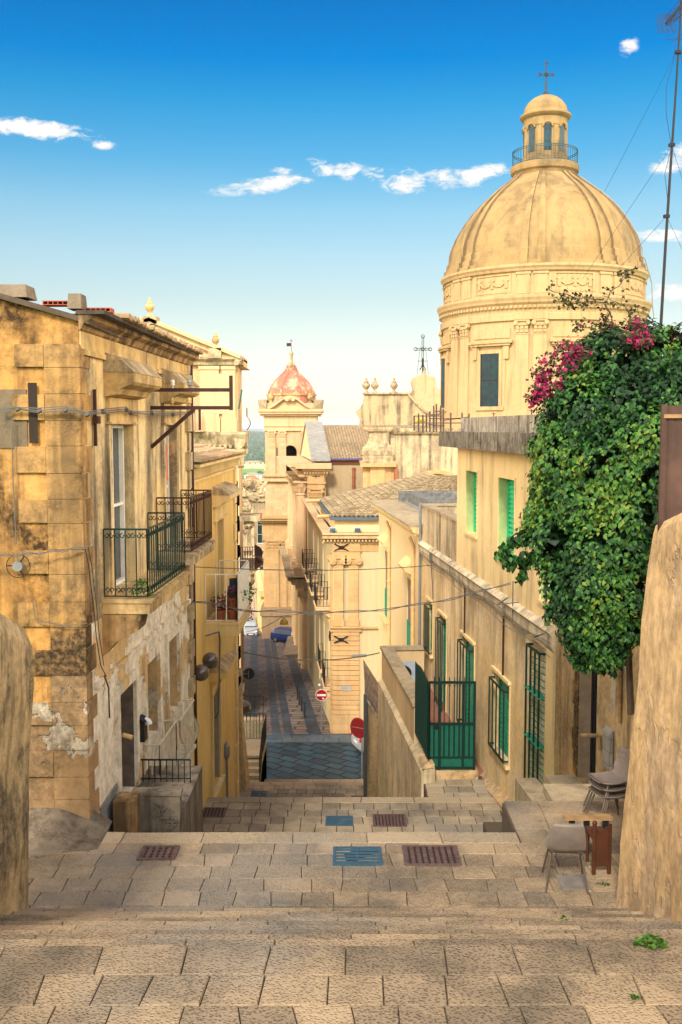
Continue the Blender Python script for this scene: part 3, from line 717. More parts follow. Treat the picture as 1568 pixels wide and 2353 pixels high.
# ================================================================ LEFT: weathered house
CX, CY = -3.32, 12.75
FA = Facade((CX, CY), (CX + .0376 * 10, CY + 10), 1)
LA = FA.su(441, 1500)
RZ = 1.62
T = thing('weathered_house', 'weathered old house with stained orange gable, peeling white ground floor and sagging tiled eaves', 'house', (CX, CY, -5.3))
# openings on the lane facade
def H(u0, u1, vt, vb, f=FA):   # near-edge and far-edge, top and bottom read at mid
    s0, s1 = f.su(u0, (vt + vb) / 2), f.su(u1, (vt + vb) / 2); um = (u0 + u1) / 2
    return (s0, s1, f.hit(um, vb)[1], f.hit(um, vt)[1])
W1 = H(256, 305, 976, 1335); W2 = H(379, 404, 978, 1245)
D1 = H(272, 309, 1576, 1830); D2 = H(334, 363, 1512, 1700); D3 = H(384, 408, 1462, 1640)
zfl = (W1[2] + W2[2]) / 2; W1 = (W1[0], W1[1], -2.36, W1[3]); W2 = (W2[0], W2[1], -2.22, W1[3]); D1 = (D1[0], D1[1], -5.6, D1[3]); 
Zmid = -2.6
m = MB(); FA.wall(m, 0, LA, Zmid, RZ - .25, [W1, W2], .34, 5); m.build('wall', M_facA, T)
m = MB(); FA.wall(m, 0, LA, -9.5, Zmid, [D1, D2, D3], .34, 5); m.build('lower_wall', M_facAlow, T)
FG = Facade((CX, CY), (CX - 6, CY), -1)     # gable facing us; s runs left
if FG.n.y > 0: FG.n = -FG.n
gy = -5.0
m = MB(); nseg = 30
def roofz(s): return RZ - .26 + .28 * s
for i in range(12):
    s0, s1 = i * .25, (i + 1) * .25
    FG.box(m, s0, s1 + .0, -3.6, roofz((s0 + s1) / 2), -.4, .012)
m.build('gable_wall', M_front, T)
m = MB(); FG.box(m, 0, 3.0, -7.5, -3.6, -.4, .012); m.build('gable_wall_foot', M_frontlow, T)
# toothed quoins up the corner
m = MB(); m2 = MB(); z = -5.2; k = 0
hs = [.34, .30, .36, .33, .31, .35, .34, .30, .33, .36, .32, .34, .31, .33, .35, .32, .34, .33, .3, .33, .34]
for h in hs:
    if z + h > RZ - .35: break
    long_ = .82 if k % 2 == 0 else .46
    mm = m if z > -3.4 else m2
    FG.box(mm, -.0, .44, z + .003, z + h - .003, .012, .045 + random.uniform(0, .010))
    if k % 2 == 0: FG.box(mm, .443, long_ + random.uniform(-.03, .05), z + .01, z + h - .01, .012, .052 + random.uniform(0, .012))
    FA.box(mm, -.05, .22 if k % 2 else .42, z + .008, z + h - .008, 0.001, .018)
    z += h; k += 1
m.build('quoins', M_quoin, T); m2.build('lower_quoins', M_frontlow, T)
# far corner quoins
m = MB(); z = -5.4; k = 0
while z < RZ - .5:
    w = .42 if k % 2 == 0 else .22
    FA.box(m, LA - w, LA + .01, z + .01, z + .36, 0.001, .07 if k % 2 == 0 else .045); z += .38; k += 1
m.build('far_quoins', M_wornst, T)
# frieze, string course
m = MB(); FA.box(m, .12, LA, .93, 1.0, 0.001, .05); FA.box(m, 0, LA, 1.0, RZ - .25, 0.0005, .03); m.build('frieze', M_trimA, T)
m = MB(); FA.wedge(m, -.1, LA + .12, [(0.03, 1.22), (.06, 1.24), (.10, 1.32), (.19, 1.36), (.20, 1.42), (0.03, 1.42)]); m.build('cornice', M_cornA, T)
# roof: slab and row of tile ends along the eaves
m = MB(); m.hexa([FA.w(.30, 1.42, .355), FA.w(LA + .12, 1.42, .20), FA.w(LA + .12, 1.46, -5), FA.w(.30, 1.46, -5), FA.w(.30, 1.47, .355), FA.w(LA + .12, 1.47, .20), FA.w(LA + .12, 1.50, -5), FA.w(.30, 1.50, -5)]); m.hexa([FA.w(-.12, 1.42, .36), FA.w(.30, 1.42, .355), FA.w(.30, 1.42, .0), FA.w(-.12, 1.42, .0), FA.w(-.12, 1.47, .36), FA.w(.30, 1.47, .355), FA.w(.30, 1.47, .0), FA.w(-.12, 1.47, .0)])
rf = m.build('roof', plain('charred_roof_edge', (.06, .045, .035), .9, var=.4), T)
m = MB(); n = int(LA / .115)
for i in range(n):
    s = .9 + i * .115
    if s > LA + .1: break
    if random.random() < .05: continue
    P0, P1 = FA.w(s, 1.50, lerp(.44, .27, s / LA) + random.uniform(-.03, .03)), FA.w(s, 1.52, -.3)
    ct = random.random(); m.ct = ct; m.tube([P0, P1], .045, 6)
m.build('eaves_tiles', M_tile, T)
m = MB(); m.hexa([FG.w(-.15, roofz(-.15) - .02, .1), FG.w(3.2, roofz(3.2), .1), FG.w(3.2, roofz(3.2), -4), FG.w(-.15, RZ - .37, -4), FG.w(-.15, roofz(-.15) + .05, .1), FG.w(3.2, roofz(3.2) + .07, .1), FG.w(3.2, roofz(3.2) + .1, -4), FG.w(-.15, RZ - .30, -4)])
m.build('verge', plain('dark_verge', (.09, .065, .045), .9, var=.3), T)
# stone blocks and bricks lying on the roof
def stone(u, v, Y, sx, sy, sz, label, rz=0.0, mat=plaster('dark_roof_stone', (.27, .21, .15), (.20, .16, .12), (.05, .04, .03), .5, .5, .5, bump=.6) if 'dark_roof_stone' not in MATS else MATS['dark_roof_stone']):
    p = pt(u, v, Y); m = MB(); rock(m, (p.x, p.y, p.z + sz / 2), 1, u, (sx * .55, sy * .5, sz * .5)) if False else m.hexa([Vector((p.x, p.y, p.z)) + Vector((a * sx / 2 * k, b * sy / 2 * k, d * sz)) for d, k in ((0, 1), (1, .86)) for a, b in ((-1, -1), (1, -1), (1.05, 1), (-1, .95))])
    m.build('roof_stone', mat, loc=p, label=label, cat='stone', group='stones weighing down the old roof')
stone(36, 687, 12.9, .42, .4, .16, 'long weathered stone block at the far left of the old roof', .1)
stone(178, 712, 12.9, .18, .3, .19, 'upright grey stone block between the red bricks on the roof')
def bricks(u, v, Y, n, label):
    p = pt(u, v, Y); t = thing('hollow_brick', label, 'brick', p, 'hollow red bricks on the old roof'); m = MB(); L = .33
    for a in (0, .045): m.box(p.x, p.x + L, p.y, p.y + .2, p.z + a, p.z + a + .012)
    for i in range(6): x = p.x + i * (L - .012) / 5; m.box(x, x + .012, p.y, p.y + .2, p.z + .012, p.z + .045)
    m.build('shell', M_brickred, t)
    m = MB(); m.box(p.x + .012, p.x + L - .012, p.y + .05, p.y + .06, p.z + .012, p.z + .045); m.build('hollow', M_dark, t)
bricks(98, 701, 12.95, 1, 'hollow red brick lying left of the upright stone block'); bricks(196, 717, 12.95, 1, 'hollow red brick lying right of the upright stone block')
# hoods over the windows
def hood(f, root, s0, s1, z0, z1, z2, out, mat=M_trimA):
    m = MB()
    f.wedge(m, s0, s1, [(0.001, z0), (out * .45, z0 + (z1 - z0) * .12), (out * .55, z0 + (z1 - z0) * .35), (out * .9, z0 + (z1 - z0) * .5), (out, z0 + (z1 - z0) * .62), (out, z1), (0.001, z1)])
    mt_ = MB(); f.wedge(mt_, s0 - .01, s1 + .01, [(out + .01, z1 + .001), (out * .55, lerp(z1, z2, .75)), (.001, z2 + .02), (.001, z1 + .001)])
    f.box(m, s0 + .12, s1 - .12, z0 - .34, z0 - .0, 0.001, .05); f.box(m, s0 + .08, s1 - .08, z0 - .37, z0 - .34, 0.001, .08)
    hd = m.build('window_hood', mat, root); mt_.build('hood_roof', M_wornst, hd); return hd
def hoodfrom(f, root, u0, u1, v0, v1, out, hole): 
    s0, s1 = hole[0] - .38, hole[1] + .42
    return hood(f, root, s0, s1, v0, v1 - .18, v1 + .05, out)
hood(FA, T, W1[0] - .28, W1[1] + .30, W1[3] + .38, W1[3] + .72, W1[3] + .98, .42); hood(FA, T, W2[0] - .3, W2[1] + .3, W2[3] + .38, W2[3] + .72, W2[3] + .98, .42)
for Hh in (W1, W2): m = MB(); surround(FA, m, Hh, .16, .035, False); m.build('window_surround', M_facA, T)
for Hh in (D1, D2, D3): m = MB(); surround(FA, m, Hh, .16, .05, False); m.build('door_surround', M_facAlow, T)
m = MB(); FA.box(m, .35, LA - .3, D3[3] + .35, D3[3] + .43, 0.001, .06); m.build('string_course', M_facAlow, T)
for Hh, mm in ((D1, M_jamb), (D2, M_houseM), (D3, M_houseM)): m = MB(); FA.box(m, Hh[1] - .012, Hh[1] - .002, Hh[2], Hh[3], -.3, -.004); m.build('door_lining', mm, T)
add_glass(FA, T, W1, M_glass, .17, bars=(1, 1)); 
w = add_glass(FA, T, W2, M_glass, .17, bars=(0, 1))
m = MB(); mid = lerp(W2[2], W2[3], .55)
for i in range(14): z = lerp(mid, W2[3] - .35, i / 14); FA.wedge(m, W2[0] + .05, W2[1] - .05, [(-.15, z), (-.12, z), (-.14, z + .06)])
m.build('roller_blind', plain('faded_red_blind', (.55, .17, .11), .6), T)
def plain_door(f, root, hole, mat, dep=.3, name='door'):
    s0, s1, z0, z1 = hole; m = MB(); f.box(m, s0, s1, z0, z1, -dep - .05, -dep)
    for a, b in ((.08, .45), (.55, .92)): f.box(m, lerp(s0, s1, .14), lerp(s0, s1, .86), lerp(z0, z1, a), lerp(z0, z1, b), -dep, -dep + .02)
    d = m.build(name, mat, root); m = MB(); c = f.w(lerp(s0, s1, .1), lerp(z0, z1, .45), -dep + .05); m.sphere(c, .03, 8, 6); m.build('handle', M_iron, d); return d
plain_door(FA, T, D1, plain('brown_door_paint', (.10, .075, .06), .7, var=.2)); plain_door(FA, T, D2, plain('faded_door', (.10, .08, .07), .8, var=.5)); plain_door(FA, T, D3, plaster('crumbling_infill', (.42, .36, .26), (.30, .23, .14), (.1, .08, .06), .5, .4, .5, peel=[((.55, .53, .46), .5, 2)]))
# grey splash-coat at the foot
ka, kb = FA.hit(229, 1856), FA.hit(266, 1800); m = MB(); m.prism([FA.w(ka[0], -8, .003), FA.w(kb[0], -8, .003), FA.w(kb[0], kb[1], .003), FA.w(ka[0], ka[1], .003)], [FA.w(ka[0], -8, .03), FA.w(kb[0], -8, .03), FA.w(kb[0], kb[1], .03), FA.w(ka[0], ka[1], .03)])
m.build('plinth', plaster('pebbled_grey_plinth', (.24, .25, .25), (.30, .30, .28), (.08, .08, .08), .2, .5, .8, bump=1.0), T)
# slot window in the gable, cement patch, iron ties
m = MB(); s0, z0 = FG.hit(92, 1018); s1, z1 = FG.hit(68, 880); FG.box(m, s0, s1, z0, z1, .063, .068); m.build('slot_window', M_dark, T)
m = MB(); s0, z0 = FG.hit(66, 1030); s1, z1 = FG.hit(8, 895); FG.box(m, s0, s1 + .1, z0, z1, .013, .03); m.build('cement_patch', plaster('dark_cement_patch', (.22, .17, .11), (.16, .12, .08), (.05, .04, .03), .7, .4, .5, bump=.6), T)
m = MB(); c = FA.hit(212, 965)
FA.box(m, c[0] - .02, c[0] + .02, FA.hit(212, 1025)[1], FA.hit(212, 895)[1], .02, .06); FA.box(m, c[0] - .06, c[0] + .06, c[1] - .05, c[1] + .05, .04, .10); m.build('wall_tie', M_rust, T)

# balconies of the weathered house
def balcony(f, root, s0, s1, z, out, mat_s, mat_r, h=.97, gap=.13, th=.16, scroll=True, corbels=3, belly=0.0, bracket=True, name='balcony', r=.011):
    m = MB(); f.box(m, s0, s1, z - th, z, 0.001, out); f.box(m, s0 - .02, s1 + .02, z - .05, z - .008, 0.001, out + .03)
    b = m.build(name, mat_s, root)
    e = .04
    railing([f.w(s0 + e, z, .02), f.w(s0 + e, z, out - e), f.w(s1 - e, z, out - e), f.w(s1 - e, z, .02)], b, mat_r, h, gap, r, 'railing', scroll)
    if corbels:
        for i in range(corbels):
            m = MB(); s = lerp(s0 + .25, s1 - .25, i / max(1, corbels - 1)); f.wedge(m, s - .07, s + .07, [(0.001, z - th - .45), (.12, z - th - .40), (out * .5, z - th - .15), (out * .8, z - th), (0.001, z - th)]); m.build('corbel', mat_s, b)
    return b
s_a, z_a = FA.hit(236, 1372)
BZ = -2.36
b1 = balcony(FA, T, s_a, FA.su(341, 1320), BZ, .66, M_trimA, M_dkgreen, .97, .135, .2, True, 4)
b2 = balcony(FA, T, FA.su(358, 1250), FA.su(416, 1210), BZ + .22, .64, M_wornst, M_rust, .95, .12, .2, True, 3)
m = MB(); FA.wedge(m, s_a - .05, s_a + .4, [(0.001, -3.15), (.18, -2.95), (.5, -2.78), (.55, -2.57), (0.001, -2.57)]); m.build('balcony_bracket', M_quoin, T)
# white rails in front of the raised doors
def sillrail(hole, z0, z1, label_mat, belly):
    s0, s1 = hole[0] - .18, hole[1] + .25
    m = MB(); FA.box(m, s0, s1, z0 - .06, z0, 0.001, .30); sb = m.build('door_sill', M_cr, T)
    railing([FA.w(s0, z0, .02), FA.w(s0, z0, .26), FA.w(s1, z0, .26), FA.w(s1, z0, .02)], sb, label_mat, z1 - z0, .085, .009, 'railing', False, belly, FA.n, rr=.018)
sillrail(D2, FA.hit(352, 1800)[1], FA.hit(352, 1682)[1], M_cr, 0); sillrail(D3, FA.hit(408, 1722)[1], FA.hit(408, 1618)[1], M_cr, .1)

# entry platform with parapet, block and black fence
pl = thing('entry_platform', 'low cement platform with parapet and worn block at the front door of the weathered house', 'platform', (-3.1, 14.2, -5.6))
M_cem = plaster('stained_cement', (.20, .17, .13), (.27, .22, .16), (.05, .045, .04), .8, .8, .5, bump=.6)
p0, p1 = pt(306, 1900, 13.9), pt(414, 1900, 13.9)
m = MB(); m.box(p0.x, p1.x, 13.9, 14.08, -7.0, zf(1828, 13.9)); m.box(p0.x - .02, p1.x + .02, 13.88, 14.10, zf(1828, 13.9), zf(1820, 13.9)); m.build('parapet', M_cem, pl)
q0, q1 = pt(261, 1900, 13.5), pt(308, 1900, 13.5)
m = MB(); m.box(q0.x, q1.x, 13.5, 13.88, -6.6, zf(1858, 13.5)); m.box(q0.x, q1.x, 13.5, 13.9, zf(1858, 13.5) + .001, zf(1843, 13.5)); m.build('block', M_quoin, pl)
m = MB(); m.box(-3.3, p1.x, 14.08, 16.2, -8.5, -5.62); m.build('floor', M_cem, pl)
fb = [pt(318, 1800, 15.4), pt(438, 1800, 15.4)]; zt = zf(1746, 15.4)
m = MB(); m.tube([(fb[0].x, 15.4, zt), (fb[1].x, 15.4, zt)], .016, 5); m.tube([(fb[0].x, 15.4, -5.55), (fb[1].x, 15.4, -5.55)], .012, 4); m.tube([(fb[0].x, 15.4, zt), (fb[0].x - .02, 15.2, zt)], .016, 5)
for i in range(9): x = lerp(fb[0].x + .08, fb[1].x, i / 8); m.tube([(x, 15.4, -5.6 if i < 7 else -6.4), (x, 15.4, zt)], .011, 4)
m.build('black_fence', M_iron, loc=(fb[0].x, 15.4, -5.6), label='thin black iron fence across the entry of the weathered house', cat='fence')
# letter box with papers
c = FA.hit(352, 1775); s, z = FA.hit(349, 1795); z = FA.hit(349, 1650)[1] + .05
lb = thing('letter_box', 'dark letter box on the white peeling wall stuffed with papers', 'letter box', FA.w(D1[1] + .28, -4.85, .03))
m = MB(); sL = D1[1] + .28; FA.box(m, sL - .11, sL + .11, -4.95, -4.62, .02, .12); FA.wedge(m, sL - .13, sL + .13, [(.02, -4.62), (.15, -4.62), (.02, -4.56)]); m.build('body', M_iron, lb)
m = MB(); 
for k in range(4): m.cbox(FA.w(sL, -4.66 + .015 * k, .15), .12, .10, .006, .3 + .4 * k, .5 + .1 * k)
m.build('papers', M_paper, lb)
# electricity bracket with insulators
ty = FA.w(FA.su(346, 920), 0, 0).y; xo = xf(531, 900, ty); xi = FA.w(FA.su(346, 920), 0, 0).x
zt_, zb_, ztop, zbr = zf(896, ty), zf(937, ty), zf(863, ty), zf(1028, ty)
br = thing('wire_bracket', 'rusty iron bracket with two bars and porcelain insulators projecting from the weathered house', 'bracket', (xi, ty, zb_))
m = MB()
for z in (zt_, zb_): m.box(xi - .05, xo, ty - .03, ty + .03, z - .03, z + .03)
m.box(xo - .025, xo + .03, ty - .035, ty + .035, zb_ - .04, ztop); xm = xf(447, 940, ty)
m.tube([(xi, ty, zbr), (xm, ty, zb_ - .02)], .042, 4); m.build('arms', M_rust, br)
for (u, v, mt) in ((397, 884, M_white), (436, 884, M_tin), (396, 925, M_trimA), (436, 920, M_trimA)):
    p = pt(u, v, ty); zz = zt_ if v < 900 else zb_
    m = MB(); m.tube([(p.x, ty, zz), (p.x, ty, zz + .1)], .014, 5); m.lathe([(.0, zz + .17), (.032, zz + .16), (.038, zz + .12), (.028, zz + .11), (.04, zz + .09), (.02, zz + .06), (0, zz + .06)], (p.x, ty), 10); m.build('insulator', mt, br, smooth=True)
# street globes on the wall corner
def globe_pair(u, v, Y, r, label, two=True):
    p = pt(u, v, Y); t = thing('wall_lamp', label, 'lamp', (p.x - .25, Y, p.z))
    m = MB(); m.box(p.x - .42, p.x - .2, Y - .05, Y + .05, p.z - .09, p.z + .12); m.tube([(p.x - .3, Y, p.z), (p.x, Y, p.z - .05)], .02, 5); m.build('bracket', M_iron, t)
    for k in range(2 if two else 1):
        m = MB(); c = (p.x + .13 * k, Y + .5 * k, p.z + .14 * k); m.sphere(c, r, 18, 12); m.build('globe', M_shade, t, smooth=True)
globe_pair(462, 1546, 20.2, .175, 'pair of smoky glass globe lamps on the pipe corner of the weathered house')
# orange tube lamp near first door
p = FA.w(D1[0] - .25, FA.hit(270, 1678)[1], .2)
m = MB(); m.tube([p + Vector((-.06, 0, 0)), p + Vector((.08, -.03, -.03))], .035, 10); m.build('wall_spout', M_trimA, loc=p, label='short ochre clay spout sticking out beside the brown door', cat='spout')
# pipe at the house corner
pp = FA.w(LA + .06, 0, .05); m = MB(); m.tube([(pp.x, pp.y, -8), (pp.x, pp.y, 1.3)], .035, 6); m.build('drain_pipe', M_rust, loc=(pp.x, pp.y, -8), label='dark rusty drainpipe down the corner between weathered and yellow house', cat='pipe')

# ================================================================ LEFT: yellow house
FY = Facade((-3.18, 20.4), (-3.18 + .0135 * 8.6, 29.0), 1)
s1y = FY.su(543, 1400)
Y = thing('yellow_house', 'smooth yellow house with tiled eaves, hooded doors and a balcony of flowerpots', 'house', (-3.2, 20.6, -9))
zr = zf(1050, 22) - .0
zr = FY.hit(500, 1052)[1]
D = H(488, 503, 1578, 1810, FY); D = (D[0], D[1] + .1, D[2], D[3]); U = H(492, 506, 1150, 1330, FY)
byn, byf = FY.su(471, 1430), 4.85
BYz = zf(1431, 20.4 + byn)
DB = (FY.su(497, 1300), FY.su(512, 1300), BYz + .02, BYz + 2.3)
m = MB(); FY.wall(m, 0, s1y, -15, zr - .1, [D, DB], .3, 5); m.build('wall', M_yellow, Y)
m = MB(); k = 0; z = -13.5
while z < zr - .6:
    FY.box(m, s1y - (.5 if k % 2 else .32), s1y, z, z + .5, .001, .05); z += .54; k += 1
m.build('quoins', M_yellowtrim, Y)
m = MB(); FY.box(m, 0, s1y, zr - .42, zr - .36, .001, .05); FY.wedge(m, 0, s1y + .05, [(.001, zr - .26), (.1, zr - .2), (.16, zr - .08), (.001, zr - .08)])
for i in range(int(s1y / .16)): FY.box(m, i * .16, i * .16 + .08, zr - .3, zr - .2, .001, .12)
m.build('eaves_moulding', M_yellowtrim, Y)
tiled_roof('roof', [FY.w(0, zr, .32), FY.w(s1y + .1, zr, .32), FY.w(s1y + .1, zr + .55, -3.6), FY.w(0, zr + .55, -3.6)], M_tile, Y, .26, .5, .045)
m = MB(); FY.box(m, 0, s1y + .1, zr - .06, zr + .0, -5, .3); m.build('roof_slab', M_yellowtrim, Y)
hood(FY, Y, D[0] - .35, D[1] + .45, D[3] + .35, D[3] + .6, D[3] + .85, .42, M_yellow); 
uh = FY.su(477, 1100), FY.su(512, 1090); zh = FY.hit(495, 1118)[1]
hood(FY, Y, DB[0] - .5, DB[1] + .6, DB[3] + .25, DB[3] + .55, DB[3] + .75, .42, M_yellowtrim)
m = MB(); surround(FY, m, D, .14, .05); m.build('door_surround', M_yellowtrim, Y); m = MB(); surround(FY, m, DB, .14, .04, False); m.build('door_surround', M_yellowtrim, Y)
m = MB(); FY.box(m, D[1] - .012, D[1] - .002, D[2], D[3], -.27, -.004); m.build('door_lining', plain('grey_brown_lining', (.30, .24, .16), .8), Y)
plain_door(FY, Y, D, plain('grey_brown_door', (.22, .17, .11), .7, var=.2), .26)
add_glass(FY, Y, DB, M_glass, .2, bars=(1, 2))
b = balcony(FY, Y, byn, byf, BYz, .78, M_yellowtrim, M_white, 1.12, .22, .3, False, 3, r=.014)
m = MB(); FY.box(m, byn + .05, byf - .03, BYz + .03, BYz + 1.1, .765, .772); m.build('wind_screen', M_white, b)
m = MB(); FY.wedge(m, byn, byn + .8, [(.001, BYz - .95), (.3, BYz - .85), (.62, BYz - .65), (.68, BYz - .3), (.001, BYz - .3)]); m.build('balcony_bracket', M_yellow, Y)
# gas bottle, pots, flowers on the balcony
bc = FY.w(byn + 1.7, BYz, .42)
def gas(c):
    t = thing('gas_bottle', 'dark blue gas cylinder standing on the white-railed balcony', 'gas bottle', c); m = MB()
    m.lathe([(.0, c.z), (.15, c.z + .01), (.16, c.z + .05), (.16, c.z + .52), (.14, c.z + .62), (.06, c.z + .68), (0, c.z + .68)], (c.x, c.y), 18); m.build('body', M_blue, t, smooth=True)
    m = MB(); m.lathe([(.11, c.z + .64), (.115, c.z + .80), (.10, c.z + .80)], (c.x, c.y), 14); m.tube([(c.x, c.y, c.z + .66), (c.x, c.y, c.z + .76)], .025, 6); m.build('collar', M_blue, t)
gas(FY.w(byn + 1.5, BYz, .5))
def pot(c, r, h, label, flower=None, spread=.3, n=240, fh=.3, group=None):
    t = thing('flower_pot', label, 'flower pot', c, group); m = MB()
    m.lathe([(0, c.z), (r * .7, c.z + .001), (r * .95, c.z + h * .82), (r * 1.1, c.z + h * .82), (r * 1.1, c.z + h), (r * .95, c.z + h), (r * .9, c.z + h * .9), (0, c.z + h * .9)], (c.x, c.y), 16); m.build('pot', M_terra, t)
    if flower:
        m = MB(); m2 = MB()
        for i in range(n):
            v = rvec(); p = Vector((c.x, c.y, c.z + h + fh * .5)) + Vector((v.x * spread, v.y * spread, v.z * fh * .6)) * random.uniform(.5, 1)
            leafcard(m if random.random() < .5 else m2, p, rvec(), rvec(), .05, random.random())
        for i in range(5): v = rvec(); m2.tube([(c.x, c.y, c.z + h * .9), (c.x + v.x * spread * .5, c.y + v.y * spread * .5, c.z + h + fh * .5)], .006, 3)
        m2.build('foliage', M_leaf, t); m.build('flowers', flower, t)
    return t
pot(FY.w(byn + .45, BYz, .30), .13, .22, 'small terracotta pot of magenta flowers on the white-railed balcony', M_pink, .24, 300, .34)
pot(FY.w(byn + .5, BYz, .60), .17, .24, 'wide terracotta pot at the front corner of the flower balcony')
t = pot(FY.w(byn + .5, BYz + .25, .60), .155, .26, 'terracotta pot with purple flowers standing on the wide pot', M_purple, .2, 160, .26)
m = MB(); m2 = MB(); o = pt(571, 1385, 25.2)
for i in range(260):
    t_ = random.random(); p = o + Vector((random.gauss(0, .06), random.gauss(0, .1), .55 - 1.0 * t_)); leafcard(m if t_ > .55 else m2, p, rvec(), rvec(), .06, random.random())
m2.tube([o + Vector((0, 0, .6)), o + Vector((.03, 0, 0)), o + Vector((0, 0, -.45))], .01, 4)
tv = thing('trailing_plant', 'trailing plant with purple blossoms hanging over the end of the white-railed balcony', 'plant', o); m2.build('foliage', M_leaf2, tv); m.build('blossoms', M_purple, tv)
m = MB(); o = FY.w(byn + 1.1, BYz, .7)
for i in range(5):
    P = [o + Vector((0, 0, .3)) + Vector((random.uniform(-.10, .10) * k, random.uniform(-.1, .2) * k * .6, .22 * k - .05 * k * k)) for k in range(5)]
    m.tube(P, .006, 3)
    for p in P[2:]:
        for _ in range(4): leafcard(m, p + rvec() * .06, rvec(), rvec(), .07, random.random())
m.build('climbing_plant', M_leaf2, loc=o, label='straggly green climber on wires above the gas bottle', cat='plant')
# grey meter pole on yellow wall
p = FY.w(FY.su(517, 1800), 0, .06)
m = MB(); m.tube([(p.x, p.y, -10.8), (p.x, p.y, zf(1740, p.y))], .035, 8); m.lathe([(.04, zf(1745, p.y)), (.09, zf(1735, p.y)), (.08, zf(1715, p.y)), (.0, zf(1700, p.y))], (p.x, p.y), 12)
m.build('wall_conduit', M_tin, loc=(p.x, p.y, -10.8), label='grey conduit with a dark capped head on the yellow wall', cat='conduit')

# ================================================================ LEFT: pilaster house with buttress, stair with railing
t = thing('pilaster_house', 'narrow pale stone house with scrolled pilaster and sloping ochre buttress beyond the yellow house', 'house', (-3.9, 36, -14))
bx0, bx1 = xf(536, 1800, 38), xf(572, 1815, 38)
m = MB(); m.prism([(-6, 29.5, -17), (xf(543, 1500, 38), 29.5, -17), (xf(543, 1500, 38), 38.6, -17), (-6, 38.6, -17)], [(-6, 29.5, zf(1120, 38)), (xf(543, 1500, 38), 29.5, zf(1120, 38)), (xf(543, 1500, 38), 38.6, zf(1120, 38)), (-6, 38.6, zf(1120, 38))]); m.build('wall', M_stone_s, t)
m = MB(); zt1 = zf(1672, 37.6); zt0 = -14.1
m.hexa([(bx0 - .6, 37.3, zt0), (bx1, 37.3, zt0), (bx1 + .02, 38.4, zt0), (bx0 - .6, 38.4, zt0), (bx0 - .6, 37.5, zt1), (xf(559, 1672, 38), 37.5, zt1), (xf(559, 1672, 38), 38.3, zt1), (bx0 - .6, 38.3, zt1)]); m.build('buttress', M_ramp, t)
m = MB(); x0, x1 = xf(535, 1600, 38), xf(557, 1600, 38); m.box(x0 - .3, x1, 37.6, 38.3, zt1, zf(1590, 38)); m.box(x0 - .3, x1 + .06, 37.55, 38.35, zf(1590, 38), zf(1575, 38)); m.box(x0 - .3, x1 - .15, 37.7, 38.2, zf(1575, 38), zf(1548, 38)); 
for q in (0, 1): m.tube([(x1 - .28 + .16 * q, 37.45, zf(1582, 38) - .02), (x1 - .28 + .16 * q, 38.3, zf(1582, 38) - .02)], .11, 10)
m.box(x0 - .3, x1 - .02, 37.6, 38.25, zf(1548, 38), zf(1538, 38)); m.build('pilaster', M_wornst, t)
m = MB(); k = 0; z = -13
while z < zf(1130, 38): m.box(xf(543, 1500, 38) - .2, xf(543, 1500, 38) + (.06 if k % 2 else .12), 37.9, 38.62, z, z + .45); z += .5; k += 1
m.build('quoins', M_yellowtrim, t)
globe = thing('wall_lamp', 'single smoky glass globe lamp low beside the carved pilaster', 'lamp', (xf(604, 1705, 40) - .5, 40, zf(1705, 40)))
gp = pt(603 - 36, 1765 - 60, 40)

gc = pt((540 + 255 / 3.563) * .9191, (1380 + 1380 / 3.563) * .9191, 40)
m.sphere(gc, .27, 16, 10); m.build('globe', M_shade, globe, smooth=True)
m = MB(); m.tube([gc + Vector((-.9, 0, .05)), gc], .03, 5); m.build('arm', M_iron, globe)
# side stair with landing and black railings (left of the red-sign street corner)
st = thing('side_stair', 'short grey stone side stair with landing, climbing left of the dark street', 'stair', (-3.5, 40.5, -15.5))
sx0, sx1 = xf(566, 1780, 41), xf(604, 1780, 41)
m = MB()
for k in range(5):
    m.box(sx0 - .3, sx1, 39.2 + .34 * k, 43.2, -17, zf(1815, 39.2) + .0 + .17 * k)
m.build('steps', M_step, st)
zl = zf(1815, 39.2) + .17 * 5
m = MB(); m.box(sx0 - .3, sx1, 40.9, 43.2, zl - .1, zl); m.build('landing', M_slabnose, st)
railing([(sx1, 39.3, zl - .75), (sx1, 40.9, zl), (sx1, 43.1, zl)], st, M_iron, 1.15, .3, .016)
railing([(sx0 - .3, 43.1, zl), (sx1, 43.1, zl)], st, M_iron, 1.15, .13, .014)
railing([(sx0 - .6, 45.4, zl + .1), (sx1 - .3, 45.4, zl + .1)], st, M_iron, 1.2, .17, .014)
m = MB(); m.box(sx0 - .6, sx1 - .25, 45.3, 46.2, -17, zl + .1); m.build('far_landing', M_step, st)
